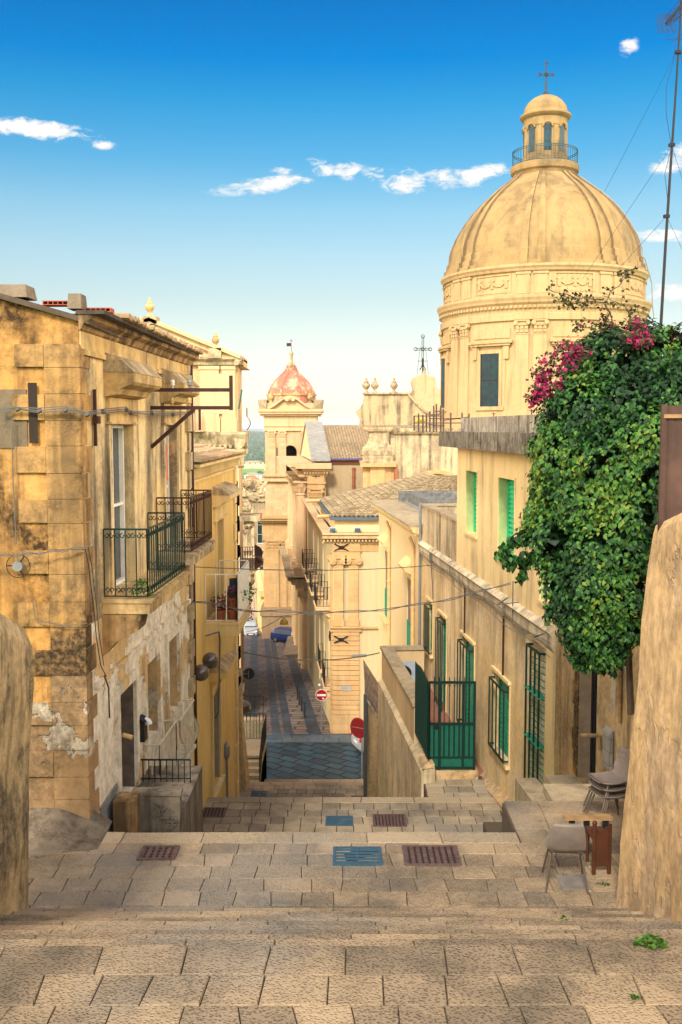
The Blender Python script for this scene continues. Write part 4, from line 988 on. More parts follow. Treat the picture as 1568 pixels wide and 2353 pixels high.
# ================================================================ shared classical pieces (frontal or sideways, along any wall)
def cornice(f, mb, s0, s1, z, h, out, dent=0.0, ends=True):
    """stepped cornice rising from z to z+h, projecting out"""
    e0, e1 = (s0 - out, s1 + out) if ends else (s0, s1)
    pr = [(0.001, z), (out * .18, z + h * .05), (out * .2, z + h * .3), (out * .45, z + h * .45), (out * .8, z + h * .55), (out * .85, z + h * .8), (out, z + h * .9), (out, z + h), (0.001, z + h)]
    f.wedge(mb, e0, e1, pr)
    if dent:
        n = int((e1 - e0) / (dent * 2))
        for i in range(n): s = e0 + (i + .25) * dent * 2; f.box(mb, s, s + dent, z + h * .28, z + h * .46, out * .2, out * .62)
def ring_cornice(mb, x0, x1, y0, y1, z, h, out, dent=0.0):
    """cornice round a rectangular block"""
    for (a, b, c) in ((0, .12, .2), (.3, .2, .0), (.45, .55, 0), (.6, .85, 0), (.85, 1.0, 0)):
        pass
    pr = [(.16, 0, .3), (.5, .3, .48), (.82, .48, .72), (1.0, .72, 1.0)]
    for (o, a, b) in pr: mb.box(x0 - out * o, x1 + out * o, y0 - out * o, y1 + out * o, z + h * a, z + h * b)
    if dent:
        n = int((x1 - x0 + out) / (dent * 2))
        for i in range(n):
            x = x0 - out * .4 + (i + .25) * (x1 - x0 + out * .8) / n; mb.box(x, x + dent, y0 - out * .62, y0 - out * .4, z + h * .28, z + h * .46)
        n = int((y1 - y0 + out) / (dent * 2))
        for i in range(n):
            y = y0 - out * .4 + (i + .25) * (y1 - y0 + out * .8) / n
            mb.box(x0 - out * .62, x0 - out * .4, y, y + dent, z + h * .28, z + h * .46); mb.box(x1 + out * .4, x1 + out * .62, y, y + dent, z + h * .28, z + h * .46)
def corinth(f, mb, s, z, w, h, o0, o1):
    """leafy capital"""
    f.wedge(mb, s - w / 2 - .02, s + w / 2 + .02, [(0.001, z + h * .88), (o1 + .12, z + h * .88), (o1 + .14, z + h), (0.001, z + h)])
    f.box(mb, s - w * .44, s + w * .44, z, z + h * .9, 0.001, o1 - .005)
    f.box(mb, s - w / 2 - .03, s + w / 2 + .03, z - h * .08, z, 0.001, o1 + .03)
    for r_, zz in ((0, .12), (1, .42)):
        n = 3 if r_ == 0 else 4
        for i in range(n):
            c = s - w * .5 + w * (i + .5) / n; ww = w / n * .42
            f.wedge(mb, c - ww, c + ww, [(o1 - .01, z + h * zz - .05 * h), (o1 + .04, z + h * (zz + .05)), (o1 + .11, z + h * (zz + .24)), (o1 + .05, z + h * (zz + .28)), (o1 - .01, z + h * (zz + .2))])
    for q in (-1, 1):
        c = f.w(s + q * w * .46, z + h * .78, o1 + .05); mb.tube([c - f.n * .05, c + f.n * .06], h * .13, 8)
def ionic(f, mb, s, z, w, h, o1):
    f.box(mb, s - w / 2 - .08, s + w / 2 + .08, z + h * .6, z + h, 0.001, o1 + .1)
    f.box(mb, s - w / 2, s + w / 2, z, z + h * .6, 0.001, o1 + .04)
    for q in (-1, 1):
        c = f.w(s + q * w * .5, z + h * .38, 0)
        mb.tube([c, c + f.n * (o1 + .12)], h * .38, 12)
        mb.tube([c + f.n * (o1 + .12), c + f.n * (o1 + .15)], h * .16, 8)
def urn(c, H, label, group=None, mat=None, root=None, name='stone_urn'):
    c = Vector(c); mb = MB()
    P = [(0, 0), (.20, 0), (.20, .07), (.12, .12), (.07, .2), (.08, .24), (.17, .34), (.235, .46), (.24, .54), (.17, .63), (.12, .66), (.16, .69), (.15, .72), (.07, .78), (.05, .84), (.07, .88), (.05, .93), (0, 1.0)]
    mb.lathe([(r * H, c.z + z * H) for r, z in P], (c.x, c.y), 16)
    return mb.build(name, mat or M_wornst, root, loc=c, label=label, cat='urn' if root is None else None, group=group, smooth=True)
def anchor(f, mb, s, z, w=.35, h=.22, o=.0):
    for q in (-1, 1):
        mb.tube([f.w(s - w, z + q * h, o + .03), f.w(s - w * .3, z + q * h * .3, o + .05), f.w(s + w * .3, z + q * h * .3, o + .05), f.w(s + w, z + q * h, o + .03)], .035, 5)
    f.box(mb, s - w * .4, s + w * .4, z - .06, z + .06, o + .01, o + .09)

# ================================================================ LEFT FAR: palace with urn pediment
PY = 56.0
px1 = xf(548, 900, PY)
FP = Facade((px1, PY), (px1 - 18, PY), -1)
if FP.n.y > 0: FP.n = -FP.n
FPS = Facade((px1, PY), (px1 - .085 * 22, PY + 22), 1)
T = thing('palace', 'pale baroque palace with pediment, urns and bulging iron balcony on the left corner below', 'palace', (px1 - 4, PY, -16))
zc0, zc1 = zf(1030, PY), zf(992, PY); ze = zf(805, PY); zk = zf(826, PY)
m = MB(); m.prism([(px1 - 18, PY, -18), (px1, PY, -18), (px1 - 2, PY + 22, -18), (px1 - 20, PY + 22, -18)], [(px1 - 18, PY, zc0), (px1, PY, zc0), (px1 - 2, PY + 22, zc0), (px1 - 20, PY + 22, zc0)]); m.build('wall', M_stone_s, T)
m = MB(); m.prism([(px1 - 18, PY + .2, zc1), (px1 - .05, PY + .2, zc1), (px1 - .4, PY + 6, zc1), (px1 - 20, PY + 6, zc1)], [(px1 - 18, PY + .2, zk), (px1 - .05, PY + .2, zk), (px1 - .4, PY + 6, zk), (px1 - 20, PY + 6, zk)]); m.build('upper_wall', M_stone, T)
m = MB(); FP.wedge(m, -.5, 18, [(-.1, zc0 - .35), (.1, zc0 - .3), (.12, zc0), (.3, zc0 + .15), (.5, zc0 + .55), (.62, zc1 - .15), (.62, zc1), (-.3, zc1)])
FPS.wedge(m, -.5, 22, [(-.1, zc0 - .35), (.1, zc0 - .3), (.12, zc0), (.3, zc0 + .15), (.42, zc0 + .55), (.5, zc1 - .16), (.5, zc1 - .01), (-.3, zc1 - .01)])
for i in range(40): FP.box(m, -.25 + i * .3, -.1 + i * .3, zc0 + .02, zc0 + .2, .1, .35)
for i in range(3): FP.wedge(m, -.3 + i * 1.5, .05 + i * 1.5, [(.0, zc0 - 1.1), (.12, zc0 - 1.0), (.4, zc0 - .3), (.45, zc0), (.0, zc0)])
m.build('cornice', M_wornst, T)
m = MB()
for (u0, u1) in ((459, 503), (510, 541)):
    m = MB(); a, b = -(xf(u1, 900, PY) - px1), -(xf(u0, 900, PY) - px1); FP.box(m, a, b, zc1, zk - .35, -.19, -.06)
    FP.box(m, a - .06, b + .06, zc1, zc1 + .75, -.19, -.02); FP.box(m, a - .05, b + .05, zk - .55, zk - .35, -.19, .0); m.build('pilaster', M_stone_s, T)
m = MB(); FP.box(m, .75, 1.55, zc1 + 1.0, zk - .8, -.06, -.045)
m.build('wall_panel', M_stone_s, T)
m = MB(); FP.wedge(m, -.3, 18, [(-.2, zk - .35), (.05, zk - .3), (.12, zk - .12), (.3, zk), (.32, zk + .14), (-.2, zk + .14)]); FPS.wedge(m, -.3, 6, [(-.2, zk - .35), (.05, zk - .3), (.12, zk - .12), (.26, zk - .01), (.28, zk + .13), (-.2, zk + .13)]); m.build('upper_cornice', M_wornst, T)
ax_, az_ = xf(345, 735, PY), zf(735, PY); ex_, ez_ = px1 + .15, zk + .14
hw = ex_ - ax_
m = MB()
for sg in (1, -1):
    A, B = Vector((ax_, PY, az_)), Vector((ax_ + sg * hw, PY, ez_))
    m.hexa([A + Vector((0, -.15, -.42)), B + Vector((0, -.15, -.42)), B + Vector((0, 4, -.42)), A + Vector((0, 4, -.42)), A + Vector((0, -.15, 0)), B + Vector((0, -.15, 0)), B + Vector((0, 4, 0)), A + Vector((0, 4, 0))])
    m.hexa([A + Vector((0, -.4, -.12)), B + Vector((0, -.4, -.12)), B + Vector((0, 4, -.12)), A + Vector((0, 4, -.12)), A + Vector((0, -.4, .1)), B + Vector((0, -.4, .1)), B + Vector((0, 4, .1)), A + Vector((0, 4, .1))])
m.prism([(ax_ - hw, PY + .1, ez_ - .4), (ax_ + hw, PY + .1, ez_ - .4), (ax_, PY + .1, az_ - .3)], [(ax_ - hw, PY + 6, ez_ - .4), (ax_ + hw, PY + 6, ez_ - .4), (ax_, PY + 6, az_ - .3)])
m.build('pediment', M_stone_s, T)
m = MB(); m.box(ax_ - .45, ax_ + .45, PY - .4, PY + .5, az_ - .25, az_ + .15); m.build('urn_plinth', M_wornst, T); m = MB(); q = pt(496, 803, PY); m.box(q.x - .35, q.x + .35, PY - .4, PY + .4, q.z - .5, q.z + .05); m.build('urn_plinth', M_wornst, T)
urn((ax_, PY, az_ + .14), 1.12, 'ribbed stone urn on the apex of the left palace pediment', 'urns on the left palace', M_trimA)
urn((q.x, PY, q.z + .05), .95, 'ribbed stone urn halfway down the left palace pediment', 'urns on the left palace', M_trimA)
# small upper balcony rails
m = MB(); x0, x1 = xf(437, 950, PY - .9), xf(470, 950, PY - .9); zt = zf(945, PY - .9)
m.box(x0 - 2, x1, PY - 1.0, PY - .1, zc1 - .01, zc1 + .05); bb = m.build('upper_balcony', M_wornst, T); 
railing([(x0 - 1, PY - .95, zc1 + .05), (x1 - .3, PY - .95, zc1 + .05), (x1 - .3, PY - .2, zc1 + .05)], bb, M_rust, 1.25, .2, .022, belly=0)
railing([FPS.w(.8, zc1 + .05, .45), FPS.w(4, zc1 + .05, .45)], bb, M_rust, 1.3, .16, .022, belly=.2, out=FPS.n)
m = MB(); p = pt(549, 940, PY); m.tube([p, pt(556, 895, PY)], .05, 5); m.build('flag_pole', M_green, T)
# carved shell and figures, consoles, bulging balcony on the street side
PS = FPS
def rock(mb, c, r, seed, sq=(1, 1, 1)):
    vs = []; n, k = 14, 9
    for i in range(k + 1):
        th = pi * i / k
        for j in range(n):
            d = Vector((sin(th) * cos(2 * pi * j / n), sin(th) * sin(2 * pi * j / n), cos(th))); rr = r * (1 + .45 * noise.noise(d * 2.3 + Vector((seed, 0, 0))) + .2 * noise.noise(d * 6 + Vector((seed, 3, 0))))
            vs.append((c[0] + d.x * rr * sq[0], c[1] + d.y * rr * sq[1], c[2] + d.z * rr * sq[2]))
    mb.faces(vs, [(i * n + j, (i + 1) * n + j, (i + 1) * n + (j + 1) % n, i * n + (j + 1) % n) for i in range(k) for j in range(n)])
m = MB(); SY = PY + .5
for i in range(7):
    a = lerp(2.6, 1.0, i / 6); c0 = pt(577, 1132, SY); m.tube([c0, c0 + Vector((cos(a) * .55, 0, sin(a) * .6 + .15))], [.05, .10], 6)
rock(m, pt(571, 1112, SY), .30, 1); rock(m, pt(592, 1120, SY), .2, 2); rock(m, pt(598, 1130, SY), .18, 5); rock(m, pt(583, 1146, SY), .30, 3, (1, 1, .8)); rock(m, pt(568, 1165, SY), .3, 4)
m.tube([pt(598, 1128, SY), pt(616, 1103, SY)], [.14, .07], 8); m.tube([pt(590, 1118, SY), pt(596, 1104, SY)], [.13, .1], 8)
m.box(pt(560, 1185, SY).x - 1.0, pt(598, 1185, SY).x, SY - .5, SY + 1.5, zf(1196, SY), zf(1184, SY)); rock(m, pt(572, 1205, SY), .3, 7); rock(m, pt(566, 1222, SY), .2, 8)
m.build('carved_shell', M_wornst, T)
m = MB(); byc = pt(578, 1290, PY + 3); bz0, bz1 = zf(1300, PY + 3), zf(1246, PY + 3)
s0, s1 = 1.0, 6.5
m.prism([FPS.w(s0, bz0 - .25, -.2), FPS.w(s1, bz0 - .25, -.2), FPS.w(s1, bz0 - .25, .7), FPS.w(s0, bz0 - .25, .7)], [FPS.w(s0, bz0, -.2), FPS.w(s1, bz0, -.2), FPS.w(s1, bz0, 1.0), FPS.w(s0, bz0, 1.0)]); bb = m.build('street_balcony', M_wornst, T)
B_ = [FPS.w(s0, bz0, .02), FPS.w(s0, bz0, .85), FPS.w(s1, bz0, .85), FPS.w(s1, bz0, .02)]
railing(B_[:2], bb, M_rust, 1.35, .13, .03, belly=.45, out=-FPS.d); railing(B_[1:3], bb, M_rust, 1.35, .16, .03, belly=.45, out=FPS.n)
m = MB(); 
for i in range(3): rock(m, FPS.w(1.2 + i * 2.4, bz0 - .7, .35), .42, i + 9, (1, 1, 1.2))
m.build('balcony_brackets', M_wornst, bb)

# ================================================================ RIGHT: ochre house with green windows
FR = Facade((5.894 - .091 * 12, 12), (5.894 - .091 * 46, 46), -1)
if FR.n.x > 0: FR.n = -FR.n
def s_at(u, v=1300): return FR.hit(u, v)[0]
sI0, sI1, sU1, sH1 = s_at(1278, 1500), s_at(970, 1400), s_at(1051, 1100), s_at(871, 1200)
def HR(u0, u1, vt, vb, f=FR):
    s0, s1 = sorted((f.su(u0, (vt + vb) / 2), f.su(u1, (vt + vb) / 2))); um = (u0 + u1) / 2
    return (s0, s1, f.hit(um, vb)[1], f.hit(um, vt)[1])
T = thing('ochre_house', 'stained ochre house with green shutters, iron window cages and flat concrete roof slab', 'house', (4.3, 24, -9))
G1 = HR(1222, 1254, 1478, 1830); G2 = HR(1135, 1171, 1560, 1738); G3 = HR(1061, 1090, 1472, 1680); G4 = HR(1010, 1026, 1417, 1640); G5 = HR(983, 995, 1385, 1500)
U1 = HR(1072, 1097, 1083, 1228); U2 = HR(1146, 1183, 1100, 1290); U3 = HR(1243, 1283, 1250, 1390)
zsp = zf(0, 1) * 0
zlow = FR.hit(1012, 1180)[1]; zroof = FR.hit(1100, 1030)[1]
zbT = (FR.hit(975, 1240)[1] + FR.hit(1200, 1415)[1]) / 2 ; zbB = zbT - .42
U3 = (max(U3[0], sI0 + .1), U3[1], U3[2], U3[3])
m = MB(); FR.wall(m, sI0, sI1, -15, zbB, [G1, G2, G3, G4, G5], .28, 5); m.build('wall', M_house, T)
m = MB(); FR.wall(m, sI0, sU1, zbT, zroof, [U1, U2, U3], .3, 5); m.build('upper_wall', M_houseup, T)
m = MB(); FR.box(m, sU1 + .001, sI1, zbT, zlow, -.22, .0); FR.box(m, sI1 - .22, sI1, zbT, zlow, -4, -.22); m.build('terrace_parapet', M_grime, T)
m = MB(); FR.box(m, sU1, sI1 + .04, zlow, zlow + .07, -.27, .05); FR.box(m, sI1 - .26, sI1 + .04, zlow + .001, zlow + .068, -4, -.27); m.build('parapet_coping', M_step, T)
m = MB(); FR.box(m, sU1, sI1 - .2, zbT + .1, zbT + .2, -5, -.2); m.build('terrace_floor', M_roofgrey, T)
m = MB(); FR.wedge(m, sI0 - .05, sI1 + .02, [(0.001, zbB - .001), (.05, zbB), (.10, zbB + .12), (.10, zbT - .1), (.16, zbT - .02), (.06, zbT + .06), (0.001, zbT + .08)]); m.build('string_course', M_band, T)
m = MB(); FR.box(m, sI0 - .4, sU1 + .5, zroof, zroof + .42, -5, .45); m.build('roof_slab', plaster('black_lichen_concrete', (.17, .145, .11), (.30, .26, .20), (.02, .018, .016), .95, 1.0, .6, bump=.6, streaksc=(6, 6, .8)), T)
m = MB(); FR.box(m, sI0 - .2, sU1 - .4, zroof + .42, zroof + .80, -.5, .0); m.build('roof_parapet', M_concrete, T)
m = MB(); FR.box(m, sI0 - .02, sI0 + .45, -8, zbB, 0.001, .06); m.build('corner_pilaster', M_houseup, T)
for G in (G1, G2, G3, G5, G4): m = MB(); surround(FR, m, G, .07, .02, False); FR.box(m, G[0] - .1, G[1] + .1, G[2] - .07, G[2], 0.001, .10); FR.box(m, G[0] - .1, G[1] + .1, G[3] + .07, G[3] + .14, 0.001, .07); m.build('window_surround', M_houseup, T)
for G in (U1, U2, U3): m = MB(); surround(FR, m, G, .06, .02, False); FR.box(m, G[0] - .08, G[1] + .08, G[2] - .06, G[2], 0.001, .05); m.build('window_surround', M_houseup, T); m = MB(); FR.box(m, G[1] - .012, G[1] - .002, G[2], G[3], -.25, -.004); m.build('window_lining', M_greenlin, T)
for G in (U1, U2): add_shutter(FR, T, G, M_shut, .26, frame=M_shut)
w = add_glass(FR, T, U3, M_glass, .2, frame=M_cr, bars=(2, 4))
for G, mt in ((G2, M_shutd), (G3, M_shutd), (G4, M_shutd), (G5, M_shutd)):
    w = add_shutter(FR, T, G, mt, .18, frame=M_shutd)
    grille(FR, w, (G[0] + .03, G[1] - .03, G[2] + .08, G[3] - .12), M_dkgreen, 5, 2, .13, r=.022)
w = add_shutter(FR, T, G1, M_cr, .2, slats=True, frame=M_houseup, louvre=.16)
gr = grille(FR, w, (G1[0] + .03, G1[1] - .02, G1[2] + .1, G1[3] - .1), M_dkgreen, 4, 2, .14, r=.026)
m = MB()
for i in range(22):
    z = lerp(G1[2] + .2, G1[3] - .2, i / 21); m.tube([FR.w(G1[0] + .02, z + .06, .02), FR.w(G1[1] - .02, z - .02, .04)], .012, 4)
for zz in (.36, .68): z = lerp(G1[2], G1[3], zz); FR.box(m, G1[0] - .02, G1[1] + .03, z, z + .02, .0, .17)
m.build('green_bars', M_shutd, w)
# plinth ramp along the foot
m = MB(); 
P0, P1 = FR.hit(1185, 1868), FR.hit(1135, 1800)
m.prism([FR.w(P0[0] - .3, -12, .001), FR.w(s_at(1089, 1760), -12, .001), FR.w(s_at(1089, 1760), -12, .16), FR.w(P0[0] - .3, -12, .24)], [FR.w(P0[0] - .3, P0[1] + .25, .001), FR.w(s_at(1089, 1760), FR.hit(1089, 1758)[1] + .1, .001), FR.w(s_at(1089, 1760), FR.hit(1089, 1758)[1] - .05, .16), FR.w(P0[0] - .3, P0[1] + .1, .24)])
m.build('plinth', M_ramp, T)
# wires and small boxes on the facade
m = MB()
for k in range(3):
    m.tube([FR.w(lerp(sI0, sI1, t), zbB + .12 * k - .08 + .05 * sin(t * 20 + k), .12) for t in [i / 24 for i in range(25)]], .010, 3)
s, z = FR.hit(998, 1285); FR.box(m, s - .12, s + .12, z - .12, z + .18, .001, .14); m.tube([FR.w(s, z, .1), FR.w(s, z - 1.3, .03)], .02, 4)
s, z = FR.hit(1188, 1385); m.tube([FR.w(s - .5, z + .1, .1), FR.w(s - .2, z, .5), FR.w(s + .3, z + .05, .15)], .016, 4); m.tube([FR.w(s - .1, z + .5, .12), FR.w(s - .1, z - .4, .12)], .018, 4)
s, z = FR.hit(1262, 1455); m.tube([FR.w(s, z + 2.2, .08), FR.w(s, z, .08), FR.w(s - .2, z - .02, .35)], .022, 5)
m.build('facade_wiring', M_cable, T)
s, z = sI1 + .02, -9; m = MB(); m.tube([FR.w(sI1 + .05, -10.5, .07), FR.w(sI1 + .05, zlow + .1, .07)], .05, 8); m.build('drain_pipe', M_tin, loc=FR.w(sI1 + .05, -10.5, .07), label='tall grey drainpipe between the ochre house and the cream house', cat='pipe')
for uu in (1156, 1235):
    s = s_at(uu, 1500)
for (u_, v0_, v1_, lab) in ((1234 - 74, 1455, 1560, 'thin dark pipe above the middle green window cage'), (1241 - 0, 1460, 1500, None)):
    if lab:
        s, za = FR.hit(u_, v0_); zb = G2[3] + .15
        m = MB(); m.tube([FR.w(s, zbB, .03), FR.w(s, zb, .03)], .025, 5); m.build('wall_pipe', M_rust, loc=FR.w(s, zb, .03), label=lab, cat='pipe')
s = (G3[0] + G3[1]) / 2 + .35
m = MB(); m.tube([FR.w(s, zbB, .03), FR.w(s, G3[3] + .15, .03)], .025, 5); m.build('wall_pipe', M_rust, loc=FR.w(s, G3[3], .03), label='thin dark pipe above the green window cage nearest the gate', cat='pipe')

# ---------------------------------------------------------------- cream house
T = thing('cream_house', 'smooth cream house with dentil eaves and ochre pipes beyond the stained ochre house', 'house', (2.7, 40, -12))
zh = (FR.hit(950, 1206)[1] + FR.hit(850, 1136)[1]) / 2
C1 = HR(885, 895, 1268, 1420); C2 = HR(936, 946, 1330, 1500)
m = MB(); FR.wall(m, sI1 + .1, sH1, -17, zh - .3, [C1, C2], .08, 6); m.build('wall', M_cream, T)
m = MB(); cornice(FR, m, sI1 + .1, sH1, zh - .42, .4, .4, .11, False); m.build('cornice', M_yellowtrim, T)
m = MB(); FR.box(m, sI1 + .1, sH1 + .3, zh - .02, zh + .06, -.9, .45); FR.box(m, sI1 + .1, sH1, zh - .3, zh - .02, -6, -.3); m.build('coping', M_step, T)
m = MB(); FR.box(m, sI1 + .1, sH1, zh - .02, zh + .02, -6, -.9); m.build('roof', M_roofgrey, T)
m = MB(); FR.box(m, sI1 + 5, sI1 + 5.3, zh + .02, zh + .5, -5.5, -1.0); FR.box(m, sH1 - .2, sH1, zh + .06, zh + .5, -5.5, -.9); FR.box(m, sI1 + 5.3, sH1 - .2, zh + .02, zh + .45, -1.6, -1.3); m.build('roof_upstand', plain('dark_grey_upstand', (.14, .14, .14), .9, var=.4), T)
for C in (C1, C2):
    w = add_shutter(FR, T, (C[0], C[1], C[2], lerp(C[2], C[3], .42)), M_shutd, .05, frame=M_shutd)
    m = MB(); FR.box(m, C[0], C[1], lerp(C[2], C[3], .42), C[3], -.07, -.03); m.build('blind', plain('brown_grey_blind', (.22, .17, .11), .8), w)
for C in (C1, C2): m = MB(); FR.box(m, C[0] - .2, C[1] + .2, C[2] - .1, C[2], .001, .25); m.build('window_sill', M_yellowtrim, T); m = MB(); FR.wedge(m, C[0] - .3, C[1] + .3, [(.001, C[3] + .25), (.3, C[3] + .4), (.34, C[3] + .5), (.001, C[3] + .8)]); m.build('window_hood', M_yellowtrim, T)
for (u_, vt, lab) in ((898, 1313, 'ochre drainpipe on the cream house, the farther of two'), (953, 1362, 'ochre drainpipe on the cream house, the nearer of two')):
    s = s_at(u_, 1450); z = zh - .5; m = MB(); m.tube([FR.w(s, -12, .08), FR.w(s, z - .3, .08), FR.w(s, z, .2)], .07, 8)
    for zz in (-10, -8.3, -6.5, -5): m.tube([FR.w(s, zz, .08), FR.w(s, zz + .1, .08)], .09, 8)
    m.build('drain_pipe', plain('ochre_pipe', (.66, .44, .20), .6) if 'ochre_pipe' not in MATS else MATS['ochre_pipe'], loc=FR.w(s, -12, .08), label=lab, cat='pipe', group='ochre pipes on the cream house')
# terrace retaining wall with coping, gate, fence
FJ = Facade((4.11 - .083 * 23.5, 23.5), (4.11 - .083 * 33, 33), -1)
if FJ.n.x > 0: FJ.n = -FJ.n
T = thing('terrace_wall', 'ochre retaining wall with diagonal-looking ledge and pale coping left of the green gate', 'wall', (2.0, 28, -12))
jl = FJ.hit(976, 1756)[1]; jc = FJ.hit(915, 1557)[1]; s26 = FJ.su(952, 1621); sE = FJ.L
m = MB(); FJ.box(m, .55, sE, -17, jl - .25, -.22, .12); FJ.wedge(m, .55, sE, [(-.22, jl - .25), (.12, jl - .25), (.12, jl - .12), (-.02, jl), (-.22, jl)]); m.build('lower_wall', M_terr, T)
m = MB(); FJ.box(m, s26, sE, jl, jc, -.28, 0.0); FJ.box(m, sE - .28, sE, jl, jc, -1.4, -.28); m.build('parapet', plaster('smooth_ochre_render', (.62, .46, .25), (.58, .43, .24), (.3, .2, .12), .4, .1, .2, bump=.3), T)
m = MB(); FJ.box(m, s26 - .05, sE + .04, jc, jc + .09, -.36, .06); FJ.box(m, sE - .34, sE + .04, jc + .001, jc + .088, -1.4, -.36); m.build('coping', M_step, T)
m = MB(); m.prism([FJ.w(1.3, jl - 1.5, -.3), FR.w(12.75, jl - 1.5, -.1), FR.w(22.5, jl - 1.5, -.1), FJ.w(sE, jl - 1.5, -.85)], [FJ.w(1.3, jl - .35, -.3), FR.w(12.75, jl - .35, -.1), FR.w(22.5, jl - .1, -.1), FJ.w(sE, jl - .1, -.85)]); m.build('terrace_floor', tilemat('red_terrace_tiles', (.30, .13, .08), (.22, .10, .07), (.1, .07, .05)), T)
m = MB(); FJ.wedge(m, .52, 1.3, [(-.2, jl), (.10, jl - .02), (.04, jl + .08), (-.05, jl + .1), (-.2, jl + .1)]); m.build('gate_pier', M_ramp, T)
GY = 24.4
T = thing('iron_gate', 'dark green iron gate with solid lower panels and spiked bars closing the terrace', 'gate', (2.9, GY, -8.8))
gx0, gx1 = xf(986, 1700, GY), xf(1090, 1700, GY); gt, gm, gb = zf(1568, GY), zf(1663, GY), zf(1782, GY); gpb = zf(1766, GY)
m = MB(); m.box(gx0 - .03, gx0 + .03, GY - .03, GY + .03, gb - .15, gt + .02); m.box(gx1 - .03, gx1 + .03, GY - .03, GY + .03, gpb - .05, gt + .02); xm = xf(1010, 1700, GY); m.box(xm - .035, xm + .035, GY - .04, GY + .03, gb - .15, gt)
m.box(gx0, gx1, GY - .025, GY + .025, gt - .03, gt + .03); m.box(gx0, gx1, GY - .02, GY + .02, gm - .03, gm + .03); m.box(gx0, gx1, GY - .022, GY + .02, gpb - .02, gpb + .05); m.box(gx0, gx1, GY - .02, GY + .02, gpb + .27, gpb + .31)
xs = xf(1064, 1700, GY); m.box(xs - .03, xs + .03, GY - .035, GY + .03, gpb, gt); m.build('frame', M_dkgreen, T)
m = MB(); m.box(gx0, gx1, GY + .005, GY + .015, gpb, gm); m.build('panel', M_gatepanel, T)
m = MB(); n = 9
for i in range(1, n):
    x = lerp(gx0, gx1, i / n); m.tube([(x, GY, gpb + .3), (x, GY, gt + .10)], [.014, .014], 4); m.tube([(x, GY, gt + .08), (x, GY, gt + .16)], [.018, .002], 4)
    m.box(x - .022, x + .022, GY - .01, GY + .004, gpb + .3, gm); m.tube([(x - .05, GY, gt - .02), (x, GY, gt - .13), (x + .05, GY, gt - .02)], .01, 4); m.tube([(x, GY, gm), (x, GY, gm + .09)], [.02, .002], 4)
m.build('bars', M_dkgreen, T)
m = MB(); m.box(xm - .12, xm - .03, GY - .06, GY + .0, gm - .1, gm + .02); m.build('lock', M_iron, T)
m = MB(); m.box(gx0 - .2, gx1 + .1, GY - .1, GY + .3, -9.2, gpb - .03); m.build('gate_sill', M_ramp, T)
T = thing('side_fence', 'dark green sheet and bar fence rising in a point beside the gate', 'fence', FJ.w(1.0, jl, .05)); m = MB()
sf0, sf1 = .55, s26 - .05; zt0, zt1 = zf(1590, 24), FJ.hit(958, 1545)[1]
n = 26
for i in range(n):
    a, b = lerp(sf0, sf1, i / n), lerp(sf0, sf1, (i + 1) / n); za = lerp(jl + .22, jl + .85, i / n) - .2 * sin(pi * i / n)
    ztop = gt + .05 + (.0 if i < 4 else 0) + .1 * sin(pi * i / n) + (.04 if i % 2 else 0)
    FJ.box(m, a + .004, b, za, ztop, -.05, -.04 + (.02 if i % 2 else 0))
m.build('sheet', M_dkgreen, T); m = MB()
for i in range(n): a = lerp(sf0, sf1, i / n); m.tube([FJ.w(a, jl + .3, -.01), FJ.w(a, gt + .12, -.01), FJ.w(a, gt + .2, -.01)], [.012, .012, .002], 4)
m.build('bars', M_dkgreen, T)
# air conditioner
p = pt(935, 1568, 30.5); T = thing('air_conditioner', 'grey outdoor air conditioning unit on the terrace behind the coping', 'air conditioner', p)
w_, h_ = 40 / FPX * 30.5 * 1.05, .58
m = MB(); m.box(p.x - w_ / 2, p.x + w_ / 2, p.y, p.y + .35, p.z, p.z + h_); m.build('casing', plain('grey_white_casing', (.30, .36, .42), .5), T)
m = MB(); c = Vector((p.x - w_ * .18, p.y - .01, p.z + h_ * .5)); m.tube([c + Vector((0, -.01, 0)), c + Vector((0, .02, 0))], .25, 24); fn = m.build('fan_grille', M_iron, T); m = MB(); m.tube([c + Vector((0, -.02, 0)), c + Vector((0, -.012, 0))], .09, 12)
m.build('fan_hub', M_white, fn)
m = MB(); m.box(p.x - w_ / 2, p.x + w_ / 2, p.y + .02, p.y + .3, p.z - .12, p.z - .0); m.build('feet', M_iron, T)
m = MB(); a, b = pt(896, 1530, 33.6), pt(966, 1530, 33.6); zt = zf(1494, 33.6)
m.tube([(a.x, 33.6, zt), (b.x, 33.6, zt)], .014, 4)
for i in range(8): x = lerp(a.x, b.x, i / 7); m.tube([(x, 33.6, zt - 1.0), (x, 33.6, zt)], .012, 4)
m.build('terrace_railing', M_green, loc=(a.x, 33.6, zt - 1), label='thin green railing at the far end of the terrace', cat='railing')
